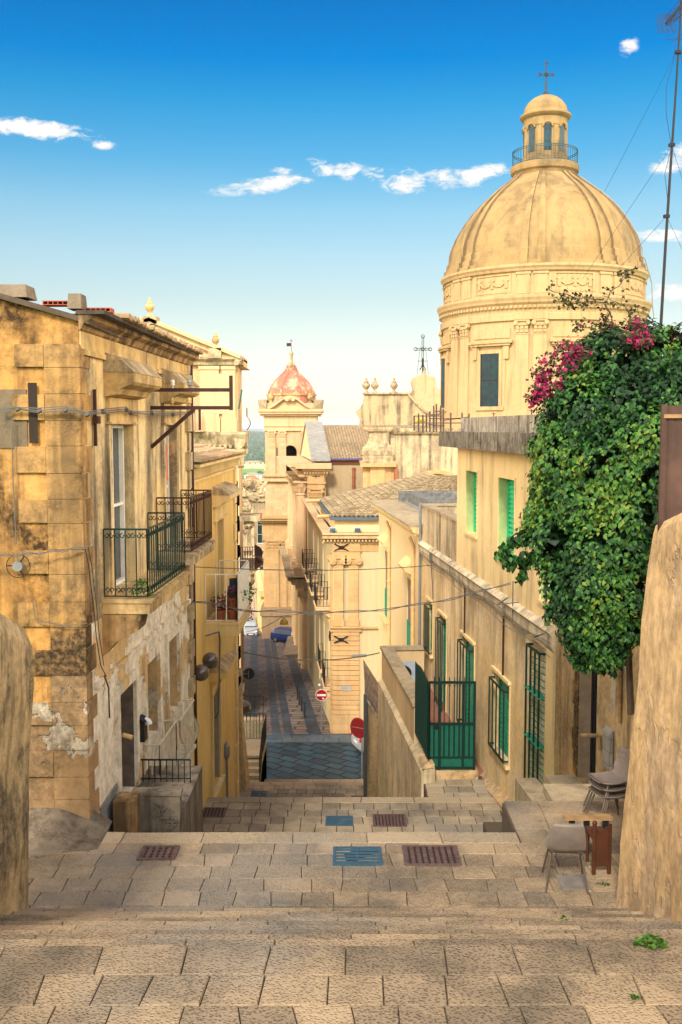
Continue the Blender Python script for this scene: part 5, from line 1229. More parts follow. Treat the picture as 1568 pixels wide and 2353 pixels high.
# lean-to with sloping tiled top
T = thing('lean_to', 'weathered lean-to wall with sloping tiled top and grey post beside the street corner', 'lean-to', (1.2, 36, -14))
x0, x1 = xf(843, 1700, 36), xf(886, 1700, 36); za, zb = zf(1598, 36), zf(1700, 36)
m = MB(); m.prism([(x0, 36, -17), (x1 + .3, 36, -17), (x1 + .3, 36, zb), (x0, 36, za - .1)], [(x0, 39.5, -17), (x1 + .3, 39.5, -17), (x1 + .3, 39.5, zb), (x0, 39.5, za - .1)]); m.build('wall', plaster('brown_streaked_lean_to', (.22, .14, .07), (.34, .23, .12), (.04, .03, .02), .8, .3, .5, bump=.4), T)
m = MB(); m.hexa([(x0 - .05, 35.9, za - .1), (x1 + .3, 35.9, zb - .1), (x1 + .3, 39.6, zb + .4), (x0 - .05, 39.6, za + .4), (x0 - .05, 35.9, za), (x1 + .3, 35.9, zb), (x1 + .3, 39.6, zb + .5), (x0 - .05, 39.6, za + .5)]); m.build('tiled_top', plaster('purple_brown_tiled_top', (.30, .23, .19), (.38, .32, .27), (.08, .07, .06), .6, .6, .5, bump=.8, blocks=(.3, .2, .4)), T)
m = MB(); m.box(x0 - .12, x0, 35.85, 36.0, -17, za + .05); m.build('post', plain('dark_blue_grey_post', (.05, .055, .06), .7), T)

# ---------------------------------------------------------------- wall with doorway below the ivy
T = thing('doorway_house', 'rough ochre wall with tall dark doorway under the ivy at the right', 'house', (4.4, 16, -5.3))
sM0 = FR.su(1568, 1700)
FM = Facade((FR.w(0, 0, .0).x, 12), (FR.w(sI0, 0, 0).x, FR.w(sI0, 0, 0).y), -1)
if FM.n.x > 0: FM.n = -FM.n
DO = HR(1330, 1371, 1500, 1812, FM)
DO = (DO[0], DO[1], FM.hit(1352, 1812)[1], FM.hit(1352, 1500)[1])
m = MB(); FM.wall(m, -3, FM.L, -9, -.9, [DO], .55, 4); m.build('wall', M_houseM, T)
m = MB(); FM.box(m, DO[0], DO[1], DO[2], DO[3], -.6, -.22)
for i in range(6): s = lerp(DO[0], DO[1], i / 6); FM.box(m, s + .01, s + .02, DO[2], DO[3], -.22, -.20)
m.build('door', M_black, T)
m = MB(); FM.box(m, DO[1] - .012, DO[1] - .002, DO[2], DO[3], -.22, -.004); m.build('door_reveal', M_greyw, T); m = MB(); z = DO[2]; k = 0
while z < DO[3]: FM.box(m, DO[1], DO[1] + (.30 if k % 2 else .22), z + .01, min(z + .42, DO[3]), .001, .02); z += .43; k += 1
m.build('door_jamb', M_quoin, T)
m = MB(); FM.box(m, DO[0] - .15, DO[1] + .2, DO[2] - 1.2, DO[2] - .02, .001, .55); FM.box(m, DO[0] - .5, DO[1] + .75, DO[2] - 1.2, DO[2] - .26, .55, .95); m.build('door_step', M_step, T)
s, z = FM.hit(1404, 1710); m = MB(); FM.box(m, s - .16, s + .16, z - .38, z + .20, .02, .08); FM.wedge(m, s - .16, s + .16, [(.02, z + .2), (.08, z + .2), (.02, z + .28)]); m.build('wall_plaque', M_slate, loc=FM.w(s, z - .38, .02), label='dark slate letter plaque on the wall right of the doorway', cat='plaque')
s, z = FM.hit(1385, 1690); m = MB(); m.tube([FM.w(s, z, .05), FM.w(s + .1, z - .02, .35)], .035, 8); m.tube([FM.w(s, z, .05), FM.w(s, z - .25, .04)], .03, 6); m.build('wall_spout', M_trimA, loc=FM.w(s, z, .05), label='short pale pipe stub sticking out beside the dark doorway', cat='spout')
s, z = FM.hit(1429, 1660); m = MB(); m.tube([FM.w(s, z + 1.2, .06), FM.w(s, z, .06)], .05, 8); m.build('drain_pipe', M_houseM, loc=FM.w(s, z, .06), label='short ochre drainpipe hanging out of the ivy', cat='pipe')

# ================================================================ CENTRE: corner palazzo with Ionic pilasters
GX, GYY = xf(766, 1500, 51.2), 51.2
FG1 = Facade((GX, GYY), (GX + 8, GYY), 1)
if FG1.n.y > 0: FG1.n = -FG1.n
FG2 = Facade((GX, GYY), (GX - .085 * 25.5, GYY + 25.5), -1)
if FG2.n.x > 0: FG2.n = -FG2.n
T = thing('corner_palazzo', 'rosy stone corner building with Ionic pilasters, banded stonework and hipped tile roof', 'building', (GX + 2, GYY + 4, -16))
zb, zs, zc, zca, ztop = -16.3, zf(1443, GYY), zf(1250, GYY), zf(1224, GYY), zf(1194, GYY)
def HG(u0, u1, vt, vb): 
    s0, s1 = sorted((FG2.su(u0, (vt + vb) / 2), FG2.su(u1, (vt + vb) / 2))); return (s0, s1, FG2.hit((u0 + u1) / 2, vb)[1], FG2.hit((u0 + u1) / 2, vt)[1])
HO = [(2.2, 3.4, -14.0, -11.4), (6.2, 7.4, -14.0, -11.4), (10.5, 11.7, -16, -12), (2.2, 3.4, -9.6, -7.0), (7, 8.2, -9.6, -7.0), (12, 13.2, -9.6, -7.0), (17, 18.2, -9.6, -7.0), (15.5, 16.7, -15.5, -12.2)]
m = MB(); FG2.wall(m, 0, 25.5, -19.5, zc, HO, .3, .5); m.build('street_wall', M_creamG, T)
m = MB(); m.prism([(GX, GYY, -19.5), (GX + 9, GYY, -19.5), (GX + 9, GYY + 25, -19.5), (GX - 1.6, GYY + 25, -19.5)], [(GX, GYY, zc), (GX + 9, GYY, zc), (GX + 9, GYY + 25, zc), (GX - 1.6, GYY + 25, zc)]); m.build('wall', M_creamG, T)
m = MB(); wq = 60 / FPX * 51.8
nb = 17; zz0 = -15.0
FG1.box(m, -.02, wq, -16.4, zz0, .001, .16); FG2.box(m, .0, .9, -17.5, zz0, .001, .12)
for i in range(nb):
    z0, z1 = lerp(zz0, zs - .15, i / nb), lerp(zz0, zs - .15, (i + 1) / nb); FG1.box(m, -.02, wq, z0 + .03, z1, .001, .12); FG1.box(m, 0, wq - .04, z0, z0 + .03, .001, .06); FG2.box(m, 0.0, .85, z0 + .03, z1, .001, .1)
m.build('banded_pier', M_pinkst, T)
m = MB(); FG1.wedge(m, -.15, wq + .12, [(.001, zs - .2), (.16, zs - .18), (.18, zs - .05), (.26, zs + .03), (.26, zs + .1), (.001, zs + .14)]); FG1.wedge(m, wq + .12, 8.5, [(.001, zs - .1), (.1, zs - .05), (.12, zs + .06), (.001, zs + .1)]); FG2.wedge(m, -.1, 25, [(.001, zs - .12), (.12, zs - .06), (.14, zs + .06), (.001, zs + .1)]); m.build('string_course', M_pinkst, T)
pw = wq * .37
for c in (pw * .56, wq - pw * .62):
    m = MB()
    FG1.box(m, c - pw / 2, c + pw / 2, zs + .45, zf(1292, GYY), .001, .15); FG1.box(m, c - pw / 2 - .06, c + pw / 2 + .06, zs + .14, zs + .45, .001, .2); ionic(FG1, m, c, zf(1296, GYY), pw * 1.1, .5, .15); m.build('ionic_pilaster', M_pinkst, T)
m = MB()
FG2.box(m, .05, .8, zs + .14, zf(1292, GYY), .001, .12); ionic(FG2, m, .42, zf(1292, GYY), .7, .36, .12)
zi = zf(1276, GYY)
FG1.box(m, -.02, wq + .05, zi, zc + .05, .001, .14); FG1.box(m, -.06, wq + .1, zi + .22, zi + .28, .001, .18); FG1.box(m, wq + .05, 8.5, zi + .2, zc + .05, .001, .03)
m.build('frieze', M_pinkst, T)
m = MB(); cornice(FG1, m, 0, 8.5, zc, zca - zc, .55, .09); cornice(FG2, m, 0, 25.5, zc + .002, zca - zc - .004, .53, .0, False); m.build('cornice', M_stone_s, T)
m = MB(); m.prism([(GX + .1, GYY + .15, zca), (GX + 9, GYY + .15, zca), (GX + 9, GYY + 12.4, zca), (GX - .9, GYY + 12.4, zca)], [(GX + .1, GYY + .15, ztop), (GX + 9, GYY + .15, ztop), (GX + 9, GYY + 12.4, ztop), (GX - .9, GYY + 12.4, ztop)]); m.build('attic', M_cream, T)
m = MB(); e = .32; zt = ztop
gut = [(GX - .05 + .1, GYY - .05), (GX + 9, GYY - .05)]
m.box(GX - .15, GX + 9, GYY - .18, GYY - .02, zt - .02, zt + .14); m.prism([(GX - .15, GYY - .02, zt - .02), (GX + .02, GYY - .02, zt - .02), (GX - 1.0, GYY + 12.5, zt - .02), (GX - 1.17, GYY + 12.5, zt - .02)], [(GX - .15, GYY - .02, zt + .14), (GX + .02, GYY - .02, zt + .14), (GX - 1.0, GYY + 12.5, zt + .14), (GX - 1.17, GYY + 12.5, zt + .14)])
m.build('gutter', plain('blue_grey_zinc', (.13, .17, .22), .4, .5), T)
A, B = Vector((GX, GYY, zt + .08)), Vector((GX + 9.4, GYY, zt + .08)); C, D_ = Vector((GX - .8, GYY + 9.4, zt + .08)), None
ap1 = pt(955, 1112, GYY + 6.5); ap1 = Vector((GX + 6.2, GYY + 8, zt + 1.75)); ap2 = Vector((GX + 9.4, GYY + 8, zt + 1.95))
tiled_roof('roof', [A, B, ap2, ap1], M_tiledark, T, .24, .42, .085)
tiled_roof('side_roof', [Vector((GX - 1.0, GYY + 12.5, zt + .08)), A, ap1, Vector((GX + 6.0, GYY + 12.5, zt + 1.75))], M_tiledark, T, .24, .42, .085)
for i, Hh in enumerate(HO):
    if i in (0, 1, 3, 4, 5, 6):
        add_shutter(FG2, T, Hh, M_wood, .2, slats=False, name='window', frame=M_greyw)
        b = balcony(FG2, T, Hh[0] - .5, Hh[1] + .5, Hh[2], .8 if i > 2 else .35, M_stone_s, M_iron, 1.05, .15, .18, False, 2, r=.022)
    else: plain_door(FG2, T, Hh, M_wood, .25)
for (u_, v_) in ((773 + 12, 1257), (784, 1468)):
    m = MB(); s, z = FG1.hit(u_, v_); anchor(FG1, m, s, z, .36, .18, .14); m.build('wall_anchor', M_iron, T)
m = MB()
FG2.box(m, .3, .5, zs - .75, zs - .25, .1, .18); FG2.box(m, .2, .6, zs - .6, zs - .5, .1, .2)
m.build('wall_anchor', M_iron, T)
m = MB(); s, z = FG1.hit(796, 1580); FG1.box(m, s - .27, s + .27, z - .14, z + .14, .13, .15); m.build('street_plate', plain('grey_street_plate', (.33, .31, .29), .6), T)
for (u_, v_) in ((780 - 15, 1220), (822, 1220)):
    p = pt(u_, v_, GYY - .1); t = thing('floodlight', 'small blue-faced floodlight on the cornice at the palazzo corner' if u_ < 800 else 'small floodlight in the middle of the palazzo cornice', 'floodlight', p, 'floodlights on the cornice')
    m = MB(); m.cbox(p + Vector((0, 0, .08)), .34, .14, .22, 0, -.5); m.build('housing', M_tin, t); m = MB(); m.cbox(p + Vector((0, -.09, .06)), .28, .02, .17, 0, -.5); m.build('lens', M_blueglass, t)
for (u_, v_) in ((735, 1150), (762, 1186)):
    p = pt(u_, v_, 56 if u_ < 740 else 52.3); m = MB(); m.tube([p + Vector((-.75, 0, -.03)), p], [.11, .09], 10); m.build('terracotta_spout', M_pinkst, loc=p, label='terracotta rain spout under the roof gutter, ' + ('the upper far one' if u_ < 740 else 'the lower near one'), cat='spout', group='rain spouts of the corner palazzo')
# ================================================================ CHURCH: facade, nave, apse pier, dome
CHY = 78.0
cx0 = xf(707, 1250, CHY)
FC = Facade((cx0, CHY), (cx0 - .09 * 19.5, CHY + 19.5), -1)
if FC.n.x > 0: FC.n = -FC.n
T = thing('church', 'golden stone church with columned front, tiled nave roof and scrolled pier', 'church', (8, 88, -18))
dz = lambda v, Y=CHY: zf(v, Y)
zg0 = dz(1064); apY = 87.6; apz = zf(972, apY); zl0, zl1 = dz(1345), dz(1330)
LC = 19.5
# facade block: lower order, ledge, upper order
m = MB(); FC.box(m, 0, LC, -27, zl0, -1.6, 0); FC.box(m, .0, LC, zl0, dz(1095), -1.45, -.0); m.build('front_wall', M_stone, T)
m = MB(); cornice(FC, m, .2, LC, zl0 - .5, .95, 1.55, 0, False); FC.box(m, -.1, LC + .4, zl1 - .0 + .12, zl1 + .2, -1.2, 1.7); m.build('lower_cornice', M_wornst, T)
cs = [1.0, 4.6, 6.0, 13.5, 15.0, 18.6]
for s in cs:
    m = MB(); c = FC.w(s, 0, .45)
    prof = [(.62, zl1 + .2), (.62, zl1 + .9), (.5, zl1 + .95), (.55, zl1 + 1.05), (.44, zl1 + 1.15), (.44, zl1 + 4), (.37, dz(1140)), (.44, dz(1138)), (.36, dz(1134))]
    m.lathe(prof, (c.x, c.y), 14)
    FC.box(m, s - .6, s + .6, zl1 + .15, zl1 + .85, .0, 1.1); m.build('upper_column', M_stone_s, T)
    m = MB(); c = FC.w(s, 0, .1)
    prof = [(.5, -26), (.5, -20.3), (.42, -20), (.42, zl0 - 2.6), (.36, zl0 - 1.9)]
    m.lathe(prof, (c.x, c.y), 14); m.build('lower_column', M_stone_s, T)
    m = MB(); c = FC.w(s, 0, .45); zc_ = dz(1134)
    m.lathe([(.37, zc_), (.42, zc_ + .3), (.6, zc_ + .75), (.5, zc_ + .8)], (c.x, c.y), 10); FC.box(m, s - .6, s + .6, zc_ + .8, zc_ + .95, -.05, 1.05)
    for a in range(8):
        d = Vector((cos(a * pi / 4), sin(a * pi / 4), 0)); m.tube([Vector((c.x, c.y, zc_ + .1)) + d * .4, Vector((c.x, c.y, zc_ + .45)) + d * .55, Vector((c.x, c.y, zc_ + .5)) + d * .7], [.09, .07, .03], 5)
    m.build('upper_capital', M_stone_s, T); m = MB(); c = FC.w(s, 0, .1); zc_ = zl0 - 1.9
    m.lathe([(.36, zc_), (.4, zc_ + .3), (.6, zc_ + .85), (.5, zc_ + .9)], (c.x, c.y), 10); FC.box(m, s - .62, s + .62, zc_ + .9, zc_ + 1.4, -.05, .8); m.build('lower_capital', M_stone_s, T)
# upper entablature
m = MB(); zt_ = dz(1095)
FC.box(m, -.1, LC, zt_, dz(1082), -1.55, .7); cornice(FC, m, -.1, LC, dz(1082), zg0 - dz(1082), 1.9, .22, False)
FC.box(m, -.1, LC, dz(1082), zg0, -1.55, .0); m.box(cx0 - .9, cx0 + 1.9, CHY - .75, CHY + .1, zg0 - .42, zg0); m.box(cx0 - .4, cx0 + 1.75, CHY - .5, CHY + .1, zg0 - .62, zg0 - .42)
for i in range(9): m.box(cx0 - .25 + i * .22, cx0 - .14 + i * .22, CHY - .42, CHY - .2, zg0 - .82, zg0 - .64)
m.build('entablature', M_stone_s, T)
# near side pilaster facing us
FN = Facade((cx0, CHY), (cx0 + 1.45, CHY), 1)
if FN.n.y > 0: FN.n = -FN.n
m = MB(); FN.box(m, .1, 1.25, dz(1345), dz(1150), .001, .18); corinth(FN, m, .68, dz(1150), 1.1, dz(1122) - dz(1150), 0, .18); FN.box(m, .05, 1.35, dz(1122), dz(1082), .001, .16); FN.box(m, 0, 1.45, dz(1112), dz(1107), .001, .24)
FN.box(m, .0, 1.4, dz(1345), dz(1318), .001, .3); FN.box(m, -.1, 1.5, dz(1318), dz(1308), .001, .4); m.build('side_pilaster', M_pinkst, T)
m = MB(); q = FN.w(.68, dz(1094), .18); m.tube([q + Vector((-.3, 0, 0)), q + Vector((.3, 0, 0))], .03, 4); m.tube([q + Vector((0, 0, -.18)), q + Vector((0, 0, .18))], .03, 4); m.build('wall_tie', M_iron, T)
# gable with slated top
ga = [(CHY + .3, zf(1060, CHY)), (CHY + 19, zf(1060, CHY)), (apY, apz)]
m = MB(); gx = lambda Y, o: cx0 - .09 * (Y - CHY) + o
m.prism([(gx(Y, .45), Y, z) for Y, z in ga], [(gx(Y, 1.7), Y, z) for Y, z in ga]); m.build('gable', M_cream, T)
m = MB()
for (Ya, za), (Yb, zb_) in ((ga[0], ga[2]), (ga[2], ga[1])):
    m.hexa([(gx(Ya, .35), Ya - .15, za), (gx(Ya, 1.85), Ya - .15, za), (gx(Yb, 1.85), Yb, zb_), (gx(Yb, .35), Yb, zb_), (gx(Ya, .35), Ya - .15, za + .14), (gx(Ya, 1.85), Ya - .15, za + .14), (gx(Yb, 1.85), Yb, zb_ + .14), (gx(Yb, .35), Yb, zb_ + .14)])
m.build('gable_slates', M_slate, T)
# nave body and roof
zev = zf(1056, 79.2); xr = 16.0; x_l = gx(CHY, 1.6)
m = MB(); m.box(x_l - .4, xr, 79.2, 96, -27, zev); m.build('nave_wall', plaster('plain_nave_render', (.44, .33, .19), (.48, .37, .22), (.22, .16, .1), .3, 0, .15), T)
zri = zf(978, apY)
tiled_roof('nave_roof', [(x_l - .1, 78.9, zev), (xr, 78.9, zev), (xr, apY, zri), (x_l - .1 - .8, apY, zri)], M_tilenave, T, .24, .40, .06)
m = MB(); m.prism([(x_l - .9, 79, zev), (xr, 79, zev), (xr, apY, zri - .05), (x_l - .9, apY, zri - .05)], [(x_l - .9, 79, zev - .3), (xr, 79, zev - .3), (xr, apY, zri - .5), (x_l - .9, apY, zri - .5)]); m.prism([(x_l - 1, apY, zri), (xr, apY, zri), (xr, 96, zev), (x_l - 1, 96, zev)], [(x_l - 1, apY, zri - .3), (xr, apY, zri - .3), (xr, 96, zev - .3), (x_l - 1, 96, zev - .3)]); m.build('roof_deck', M_terra, T)
m = MB(); m.tube([(x_l + .1, 78.8, zev + .02), (xr, 78.8, zev + .02)], .11, 8); m.build('gutter', plain('violet_gutter', (.10, .08, .18), .5), T)
m = MB(); a = pt(813, 1075, 79.1); b = pt(813, 1135, 79.1); m.tube([a, b, b - Vector((0, 0, 5))], .13, 8)
for i in range(4): q = a.lerp(b, i / 3); m.tube([q, q - Vector((0, 0, .08))], .17, 8)
m.build('clay_pipe', M_terra, T)
# apse pier with scrolled buttress and stained side chapel
SY = 72.0
X = lambda u, v=1050: xf(u, v, SY)
z_ = lambda v: zf(v, SY)
m = MB(); m.box(X(898), X(1090), SY + .2, SY + 8, -20, z_(992)); m.box(X(840), X(900), SY + .4, SY + 8, -20, z_(1060)); m.build('chapel_wall', M_grime, T)
m = MB(); m.box(X(896), X(1092), SY - .1, SY + .8, z_(992), z_(984)); m.box(X(896), X(1092), SY - .02, SY + .8, z_(996), z_(992)); m.box(X(896), X(1092), SY + .8, SY + 8, z_(990), z_(986)); m.build('chapel_coping', M_wornst, T)
prof = [(1059, 26), (1066, 34), (1046, 36), (1046, 36), (1040, 31), (1036, 38), (1026, 38), (1018, 30), (1008, 22), (998, 19), (990, 20), (988, 30), (984, 33)]
m = MB(); cxx = X(868, 1040); sc_ = SY / FPX
P = [(v, w) for v, w in ((1066, 40), (1059, 42), (1058, 34), (1048, 36), (1047, 33), (1044, 36), (1036, 37), (1028, 34), (1022, 27), (1012, 22), (1000, 19), (993, 19), (991, 30), (986, 34), (982, 34))]
for (v0, w0), (v1, w1) in zip(P[:-1], P[1:]):
    w0 *= sc_; w1 *= sc_; z0, z1 = z_(v0), z_(v1)
    if abs(z1 - z0) < .001: continue
    m.hexa([(cxx - w0, SY - w0 * .5, z0), (cxx + w0, SY - w0 * .5, z0), (cxx + w0, SY + 1.5, z0), (cxx - w0, SY + 1.5, z0), (cxx - w1, SY - w1 * .5, z1), (cxx + w1, SY - w1 * .5, z1), (cxx + w1, SY + 1.5, z1), (cxx - w1, SY + 1.5, z1)])
m.build('scrolled_pier', M_wornst, T)
m = MB(); m.box(X(834), X(906), SY - .3, SY + 1, -16, z_(1072)); m.box(X(851), X(884), SY - .5, SY, -16, z_(1072)); m.box(X(828), X(910), SY - .8, SY + 1, z_(1072), z_(1064)); m.build('pier_shaft', M_pinkst, T)
m = MB(); m.tube([(X(909), SY - .5, z_(1120)), (X(909), SY - .5, z_(1066))], .14, 8); m.build('clay_downpipe', M_terra, T)
m = MB(); cxa = X(1003); ra = 1.75
for i in range(16):
    a0, a1 = pi * i / 16, pi * (i + 1) / 16
    r1, r2 = ra, ra + .35; zz = z_(1130)
    m.hexa([(cxa + r1 * cos(a0), SY - .05, zz + r1 * .75 * sin(a0)), (cxa + r2 * cos(a0), SY - .05, zz + r2 * .75 * sin(a0)), (cxa + r2 * cos(a0), SY + .25, zz + r2 * .75 * sin(a0)), (cxa + r1 * cos(a0), SY + .25, zz + r1 * .75 * sin(a0)),
            (cxa + r1 * cos(a1), SY - .05, zz + r1 * .75 * sin(a1)), (cxa + r2 * cos(a1), SY - .05, zz + r2 * .75 * sin(a1)), (cxa + r2 * cos(a1), SY + .25, zz + r2 * .75 * sin(a1)), (cxa + r1 * cos(a1), SY + .25, zz + r1 * .75 * sin(a1))])
m.build('arch_moulding', M_pinkst, T)

# ---- dome
DY = 87.5; dcx = 17.45
PXm = lambda v: DY / FPX * (cos(PIT) + (1176.5 - v) / FPX * sin(PIT)) ** -1
def R_(px, v): return px * .968 * DY / FPX / (cos(PIT) + (1176.5 - v) / FPX * sin(PIT))
def Z_(v): return zf(v, DY)
face = atan2(-DY, -dcx)              # direction from the dome towards the camera
dc = (dcx, DY)
dome = thing('church_dome', 'great ochre ribbed dome on a pilastered drum with lantern and iron cross', 'dome', (dcx, DY, Z_(1010)))
def dl(name, prof, mat, n=96, smooth=False):
    m = MB(); m.lathe([(R_(r, v), Z_(v)) for v, r in prof], dc, n); return m.build(name, mat, dome, smooth=smooth)
shell = [(602, 217), (585, 216), (570, 212), (550, 204), (530, 193), (510, 180), (490, 165), (470, 146), (450, 124), (435, 104), (420, 84), (410, 72)]
m = MB(); m.lathe([(R_(r, v), Z_(v)) for v, r in [(640, 234), (632, 233), (631, 226), (618, 225), (617, 221), (604, 220)] + shell], dc, 128); m.build('dome_shell', M_dome, dome, smooth=False)
def arcbox(mb, a0, a1, z0, z1, r0, r1, n=3):
    for i in range(n):
        A, B = lerp(a0, a1, i / n), lerp(a0, a1, (i + 1) / n)
        c = []
        for z in (z0, z1):
            for (a, r) in ((A, r0), (B, r0), (B, r1), (A, r1)): c.append((dc[0] + r * cos(a), dc[1] + r * sin(a), z))
        mb.hexa(c)
# paired ribs
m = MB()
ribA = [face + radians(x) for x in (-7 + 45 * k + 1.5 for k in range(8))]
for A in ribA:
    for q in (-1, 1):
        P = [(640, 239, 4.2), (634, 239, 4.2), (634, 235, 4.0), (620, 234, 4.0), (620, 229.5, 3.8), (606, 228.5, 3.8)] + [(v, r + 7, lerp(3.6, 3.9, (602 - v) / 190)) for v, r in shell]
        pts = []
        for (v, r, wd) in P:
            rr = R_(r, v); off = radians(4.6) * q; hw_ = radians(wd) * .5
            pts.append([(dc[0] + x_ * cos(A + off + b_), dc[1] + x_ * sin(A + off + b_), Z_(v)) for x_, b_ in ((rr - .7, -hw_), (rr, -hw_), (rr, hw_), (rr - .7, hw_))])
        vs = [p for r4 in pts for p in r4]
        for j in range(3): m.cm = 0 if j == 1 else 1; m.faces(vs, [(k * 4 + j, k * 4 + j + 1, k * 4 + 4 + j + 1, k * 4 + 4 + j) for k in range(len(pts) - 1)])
m.build('ribs', [M_dome, plaster('grimy_rib_side', (.20, .14, .075), (.28, .19, .10), (.06, .05, .035), .5, .2, .4)], dome)  # rib sides darkened: grime, with the edges' shadow lines put into the colour
# drum: attic, cornices, main drum
m = MB(); m.lathe([(R_(r, v), Z_(v)) for v, r in [(960 + 60, 236), (880, 235), (786, 233), (760, 233), (758, 238), (745, 238), (743, 236), (736, 237)]], dc, 128); m.build('drum', M_drum, dome)
m = MB(); m.lathe([(R_(r, v), Z_(v)) for v, r in [(737, 236), (734, 239), (727, 240), (722, 245), (718, 246), (712, 249), (708, 249), (706, 239), (704, 236)]], dc, 128)
for i in range(150):
    a = 2 * pi * i / 150; arcbox(m, a, a + 2 * pi / 150 * .52, Z_(733), Z_(727.5), R_(239, 730), R_(243.5, 730), 1)
m.build('main_cornice', M_drum, dome)
m = MB(); m.lathe([(R_(r, v), Z_(v)) for v, r in [(706, 232), (656, 231)]], dc, 128); m.build('attic', M_drum, dome)
m = MB(); m.lathe([(R_(r, v), Z_(v)) for v, r in [(657, 231), (655, 236), (650, 238), (646, 241), (641, 241), (639, 233)]], dc, 128); m.build('upper_cornice', M_drum, dome)
# pilasters: attic and main, with capitals
for A in ribA:
    if cos(A - face) < -.3: continue
    for q in (-1, 1):
        m = MB(); mc = MB(); a = A + radians(4.6) * q; hw_ = radians(3.4)
        arcbox(m, a - hw_, a + hw_, Z_(703), Z_(657), R_(231, 680), R_(234.5, 680)); arcbox(m, a - hw_ * 1.15, a + hw_ * 1.15, Z_(662), Z_(657), R_(231, 680), R_(236.5, 680))
        arcbox(m, a - hw_, a + hw_, Z_(985), Z_(786), R_(233, 880), R_(238, 880))
        for zz, vv in ((0, 784), (1, 777), (2, 770)):
            for k in range(3 + (zz == 2)):
                aa = a - hw_ + 2 * hw_ * (k + .5) / (3 + (zz == 2)); arcbox(mc, aa - hw_ * .24, aa + hw_ * .24, Z_(vv), Z_(vv - 6), R_(237, 780), R_(240.5 + zz, 780), 1)
        for qq in (-1, 1):
            aa = a + qq * hw_ * .95; c_ = Vector((dc[0] + R_(239, 763) * cos(aa), dc[1] + R_(239, 763) * sin(aa), Z_(764))); d_ = Vector((cos(aa), sin(aa), 0)); mc.tube([c_ - d_ * .1, c_ + d_ * .2], .17, 8)
        arcbox(mc, a - hw_ * 1.1, a + hw_ * 1.1, Z_(761), Z_(758), R_(233, 760), R_(242, 760)); arcbox(mc, a - hw_ * .8, a + hw_ * .8, Z_(786), Z_(761), R_(233, 780), R_(238, 780)); arcbox(mc, a - hw_ * 1.05, a + hw_ * 1.05, Z_(788), Z_(786), R_(233, 780), R_(240, 780)); m.build('pilaster', M_drum, dome); mc.build('capital', M_drum, dome)
    m = MB()
    arcbox(m, A - radians(8.6), A + radians(8.6), Z_(757), Z_(742), R_(236, 750), R_(240.5, 750)); arcbox(m, A - radians(9), A + radians(9), Z_(985), Z_(962), R_(233, 970), R_(243, 970), 6); m.build('pilaster_base', M_drum, dome)
# bays: panels with garlands, windows with hoods
for k in range(8):
    A = face + radians(-7 + 1.5 + 22.5 + 45 * k)
    vis = cos(A - face) > -.1
    if not vis: continue
    m = MB(); hw_ = radians(11.2)
    for (a0, a1, va, vb) in ((A - hw_, A + hw_, 662, 659.5), (A - hw_, A + hw_, 699, 696.5), (A - hw_, A - hw_ + .02, 696.5, 662), (A + hw_ - .02, A + hw_, 696.5, 662)): arcbox(m, a0, a1, Z_(va), Z_(vb), R_(231, 680), R_(233.2, 680), 6)
    for i in range(17):
        t = i / 16 * 2 - 1; a = A + t * hw_ * .72; vv = 674 + 9 * (1 - (abs(abs(t) - .5) * 2) ** 2) + random.uniform(-1, 1)
        arcbox(m, a - .012, a + .012, Z_(vv + 3), Z_(vv - 2), R_(231, 680), R_(234.5, 680), 1)
    for t in (-.75, 0, .75): a = A + t * hw_; arcbox(m, a - .014, a + .014, Z_(689), Z_(668), R_(231, 680), R_(234, 680), 1); arcbox(m, a - .03, a + .03, Z_(673), Z_(668), R_(231, 680), R_(233.5, 680), 1)
    m.build('garland_panel', M_drum, dome)
    wh = radians(5.6)
    m = MB()
    for (a0, a1, va, vb, ro) in ((A - wh * 1.28, A - wh, 938, 826, 238.5), (A + wh, A + wh * 1.28, 938, 826, 238.5), (A - wh * 1.28, A + wh * 1.28, 826, 819, 238.6), (A - wh * 1.5, A + wh * 1.5, 946, 938, 240.0),
                                 (A - wh * 1.6, A - wh * 1.28, 946, 812, 236.5), (A + wh * 1.28, A + wh * 1.6, 946, 812, 236.5), (A - wh * 1.95, A - wh * 1.45, 838, 810, 239), (A + wh * 1.45, A + wh * 1.95, 838, 810, 239),
                                 (A - wh * 2.1, A + wh * 2.1, 810, 805, 242), (A - wh * 2.3, A + wh * 2.3, 805, 800, 245), (A - wh * 2.0, A + wh * 2.0, 794, 774, 235.0)):
        arcbox(m, a0, a1, Z_(va), Z_(vb), R_(233, 860), R_(ro, 860), 5)
    w_ = m.build('window', M_drum, dome)
    m = MB(); arcbox(m, A - wh, A + wh, Z_(938), Z_(826), R_(233, 880), R_(236.6, 880), 4); m.build('stained_pane', M_stain, w_)
    m = MB(); arcbox(m, A - wh, A + wh, Z_(884), Z_(881), R_(236.5, 880), R_(237.2, 880), 4); arcbox(m, A - wh, A - wh + .006, Z_(938), Z_(826), R_(235.2, 880), R_(237.2, 880), 1); arcbox(m, A + wh - .006, A + wh, Z_(938), Z_(826), R_(235.2, 880), R_(237.2, 880), 1); m.build('frame', M_iron, w_)
m = MB(); m.box(dcx - 9.5, dcx + 9.5, DY - 9.4, DY + 9.4, -27, Z_(1010)); m.build('crossing_base', M_stone, dome)
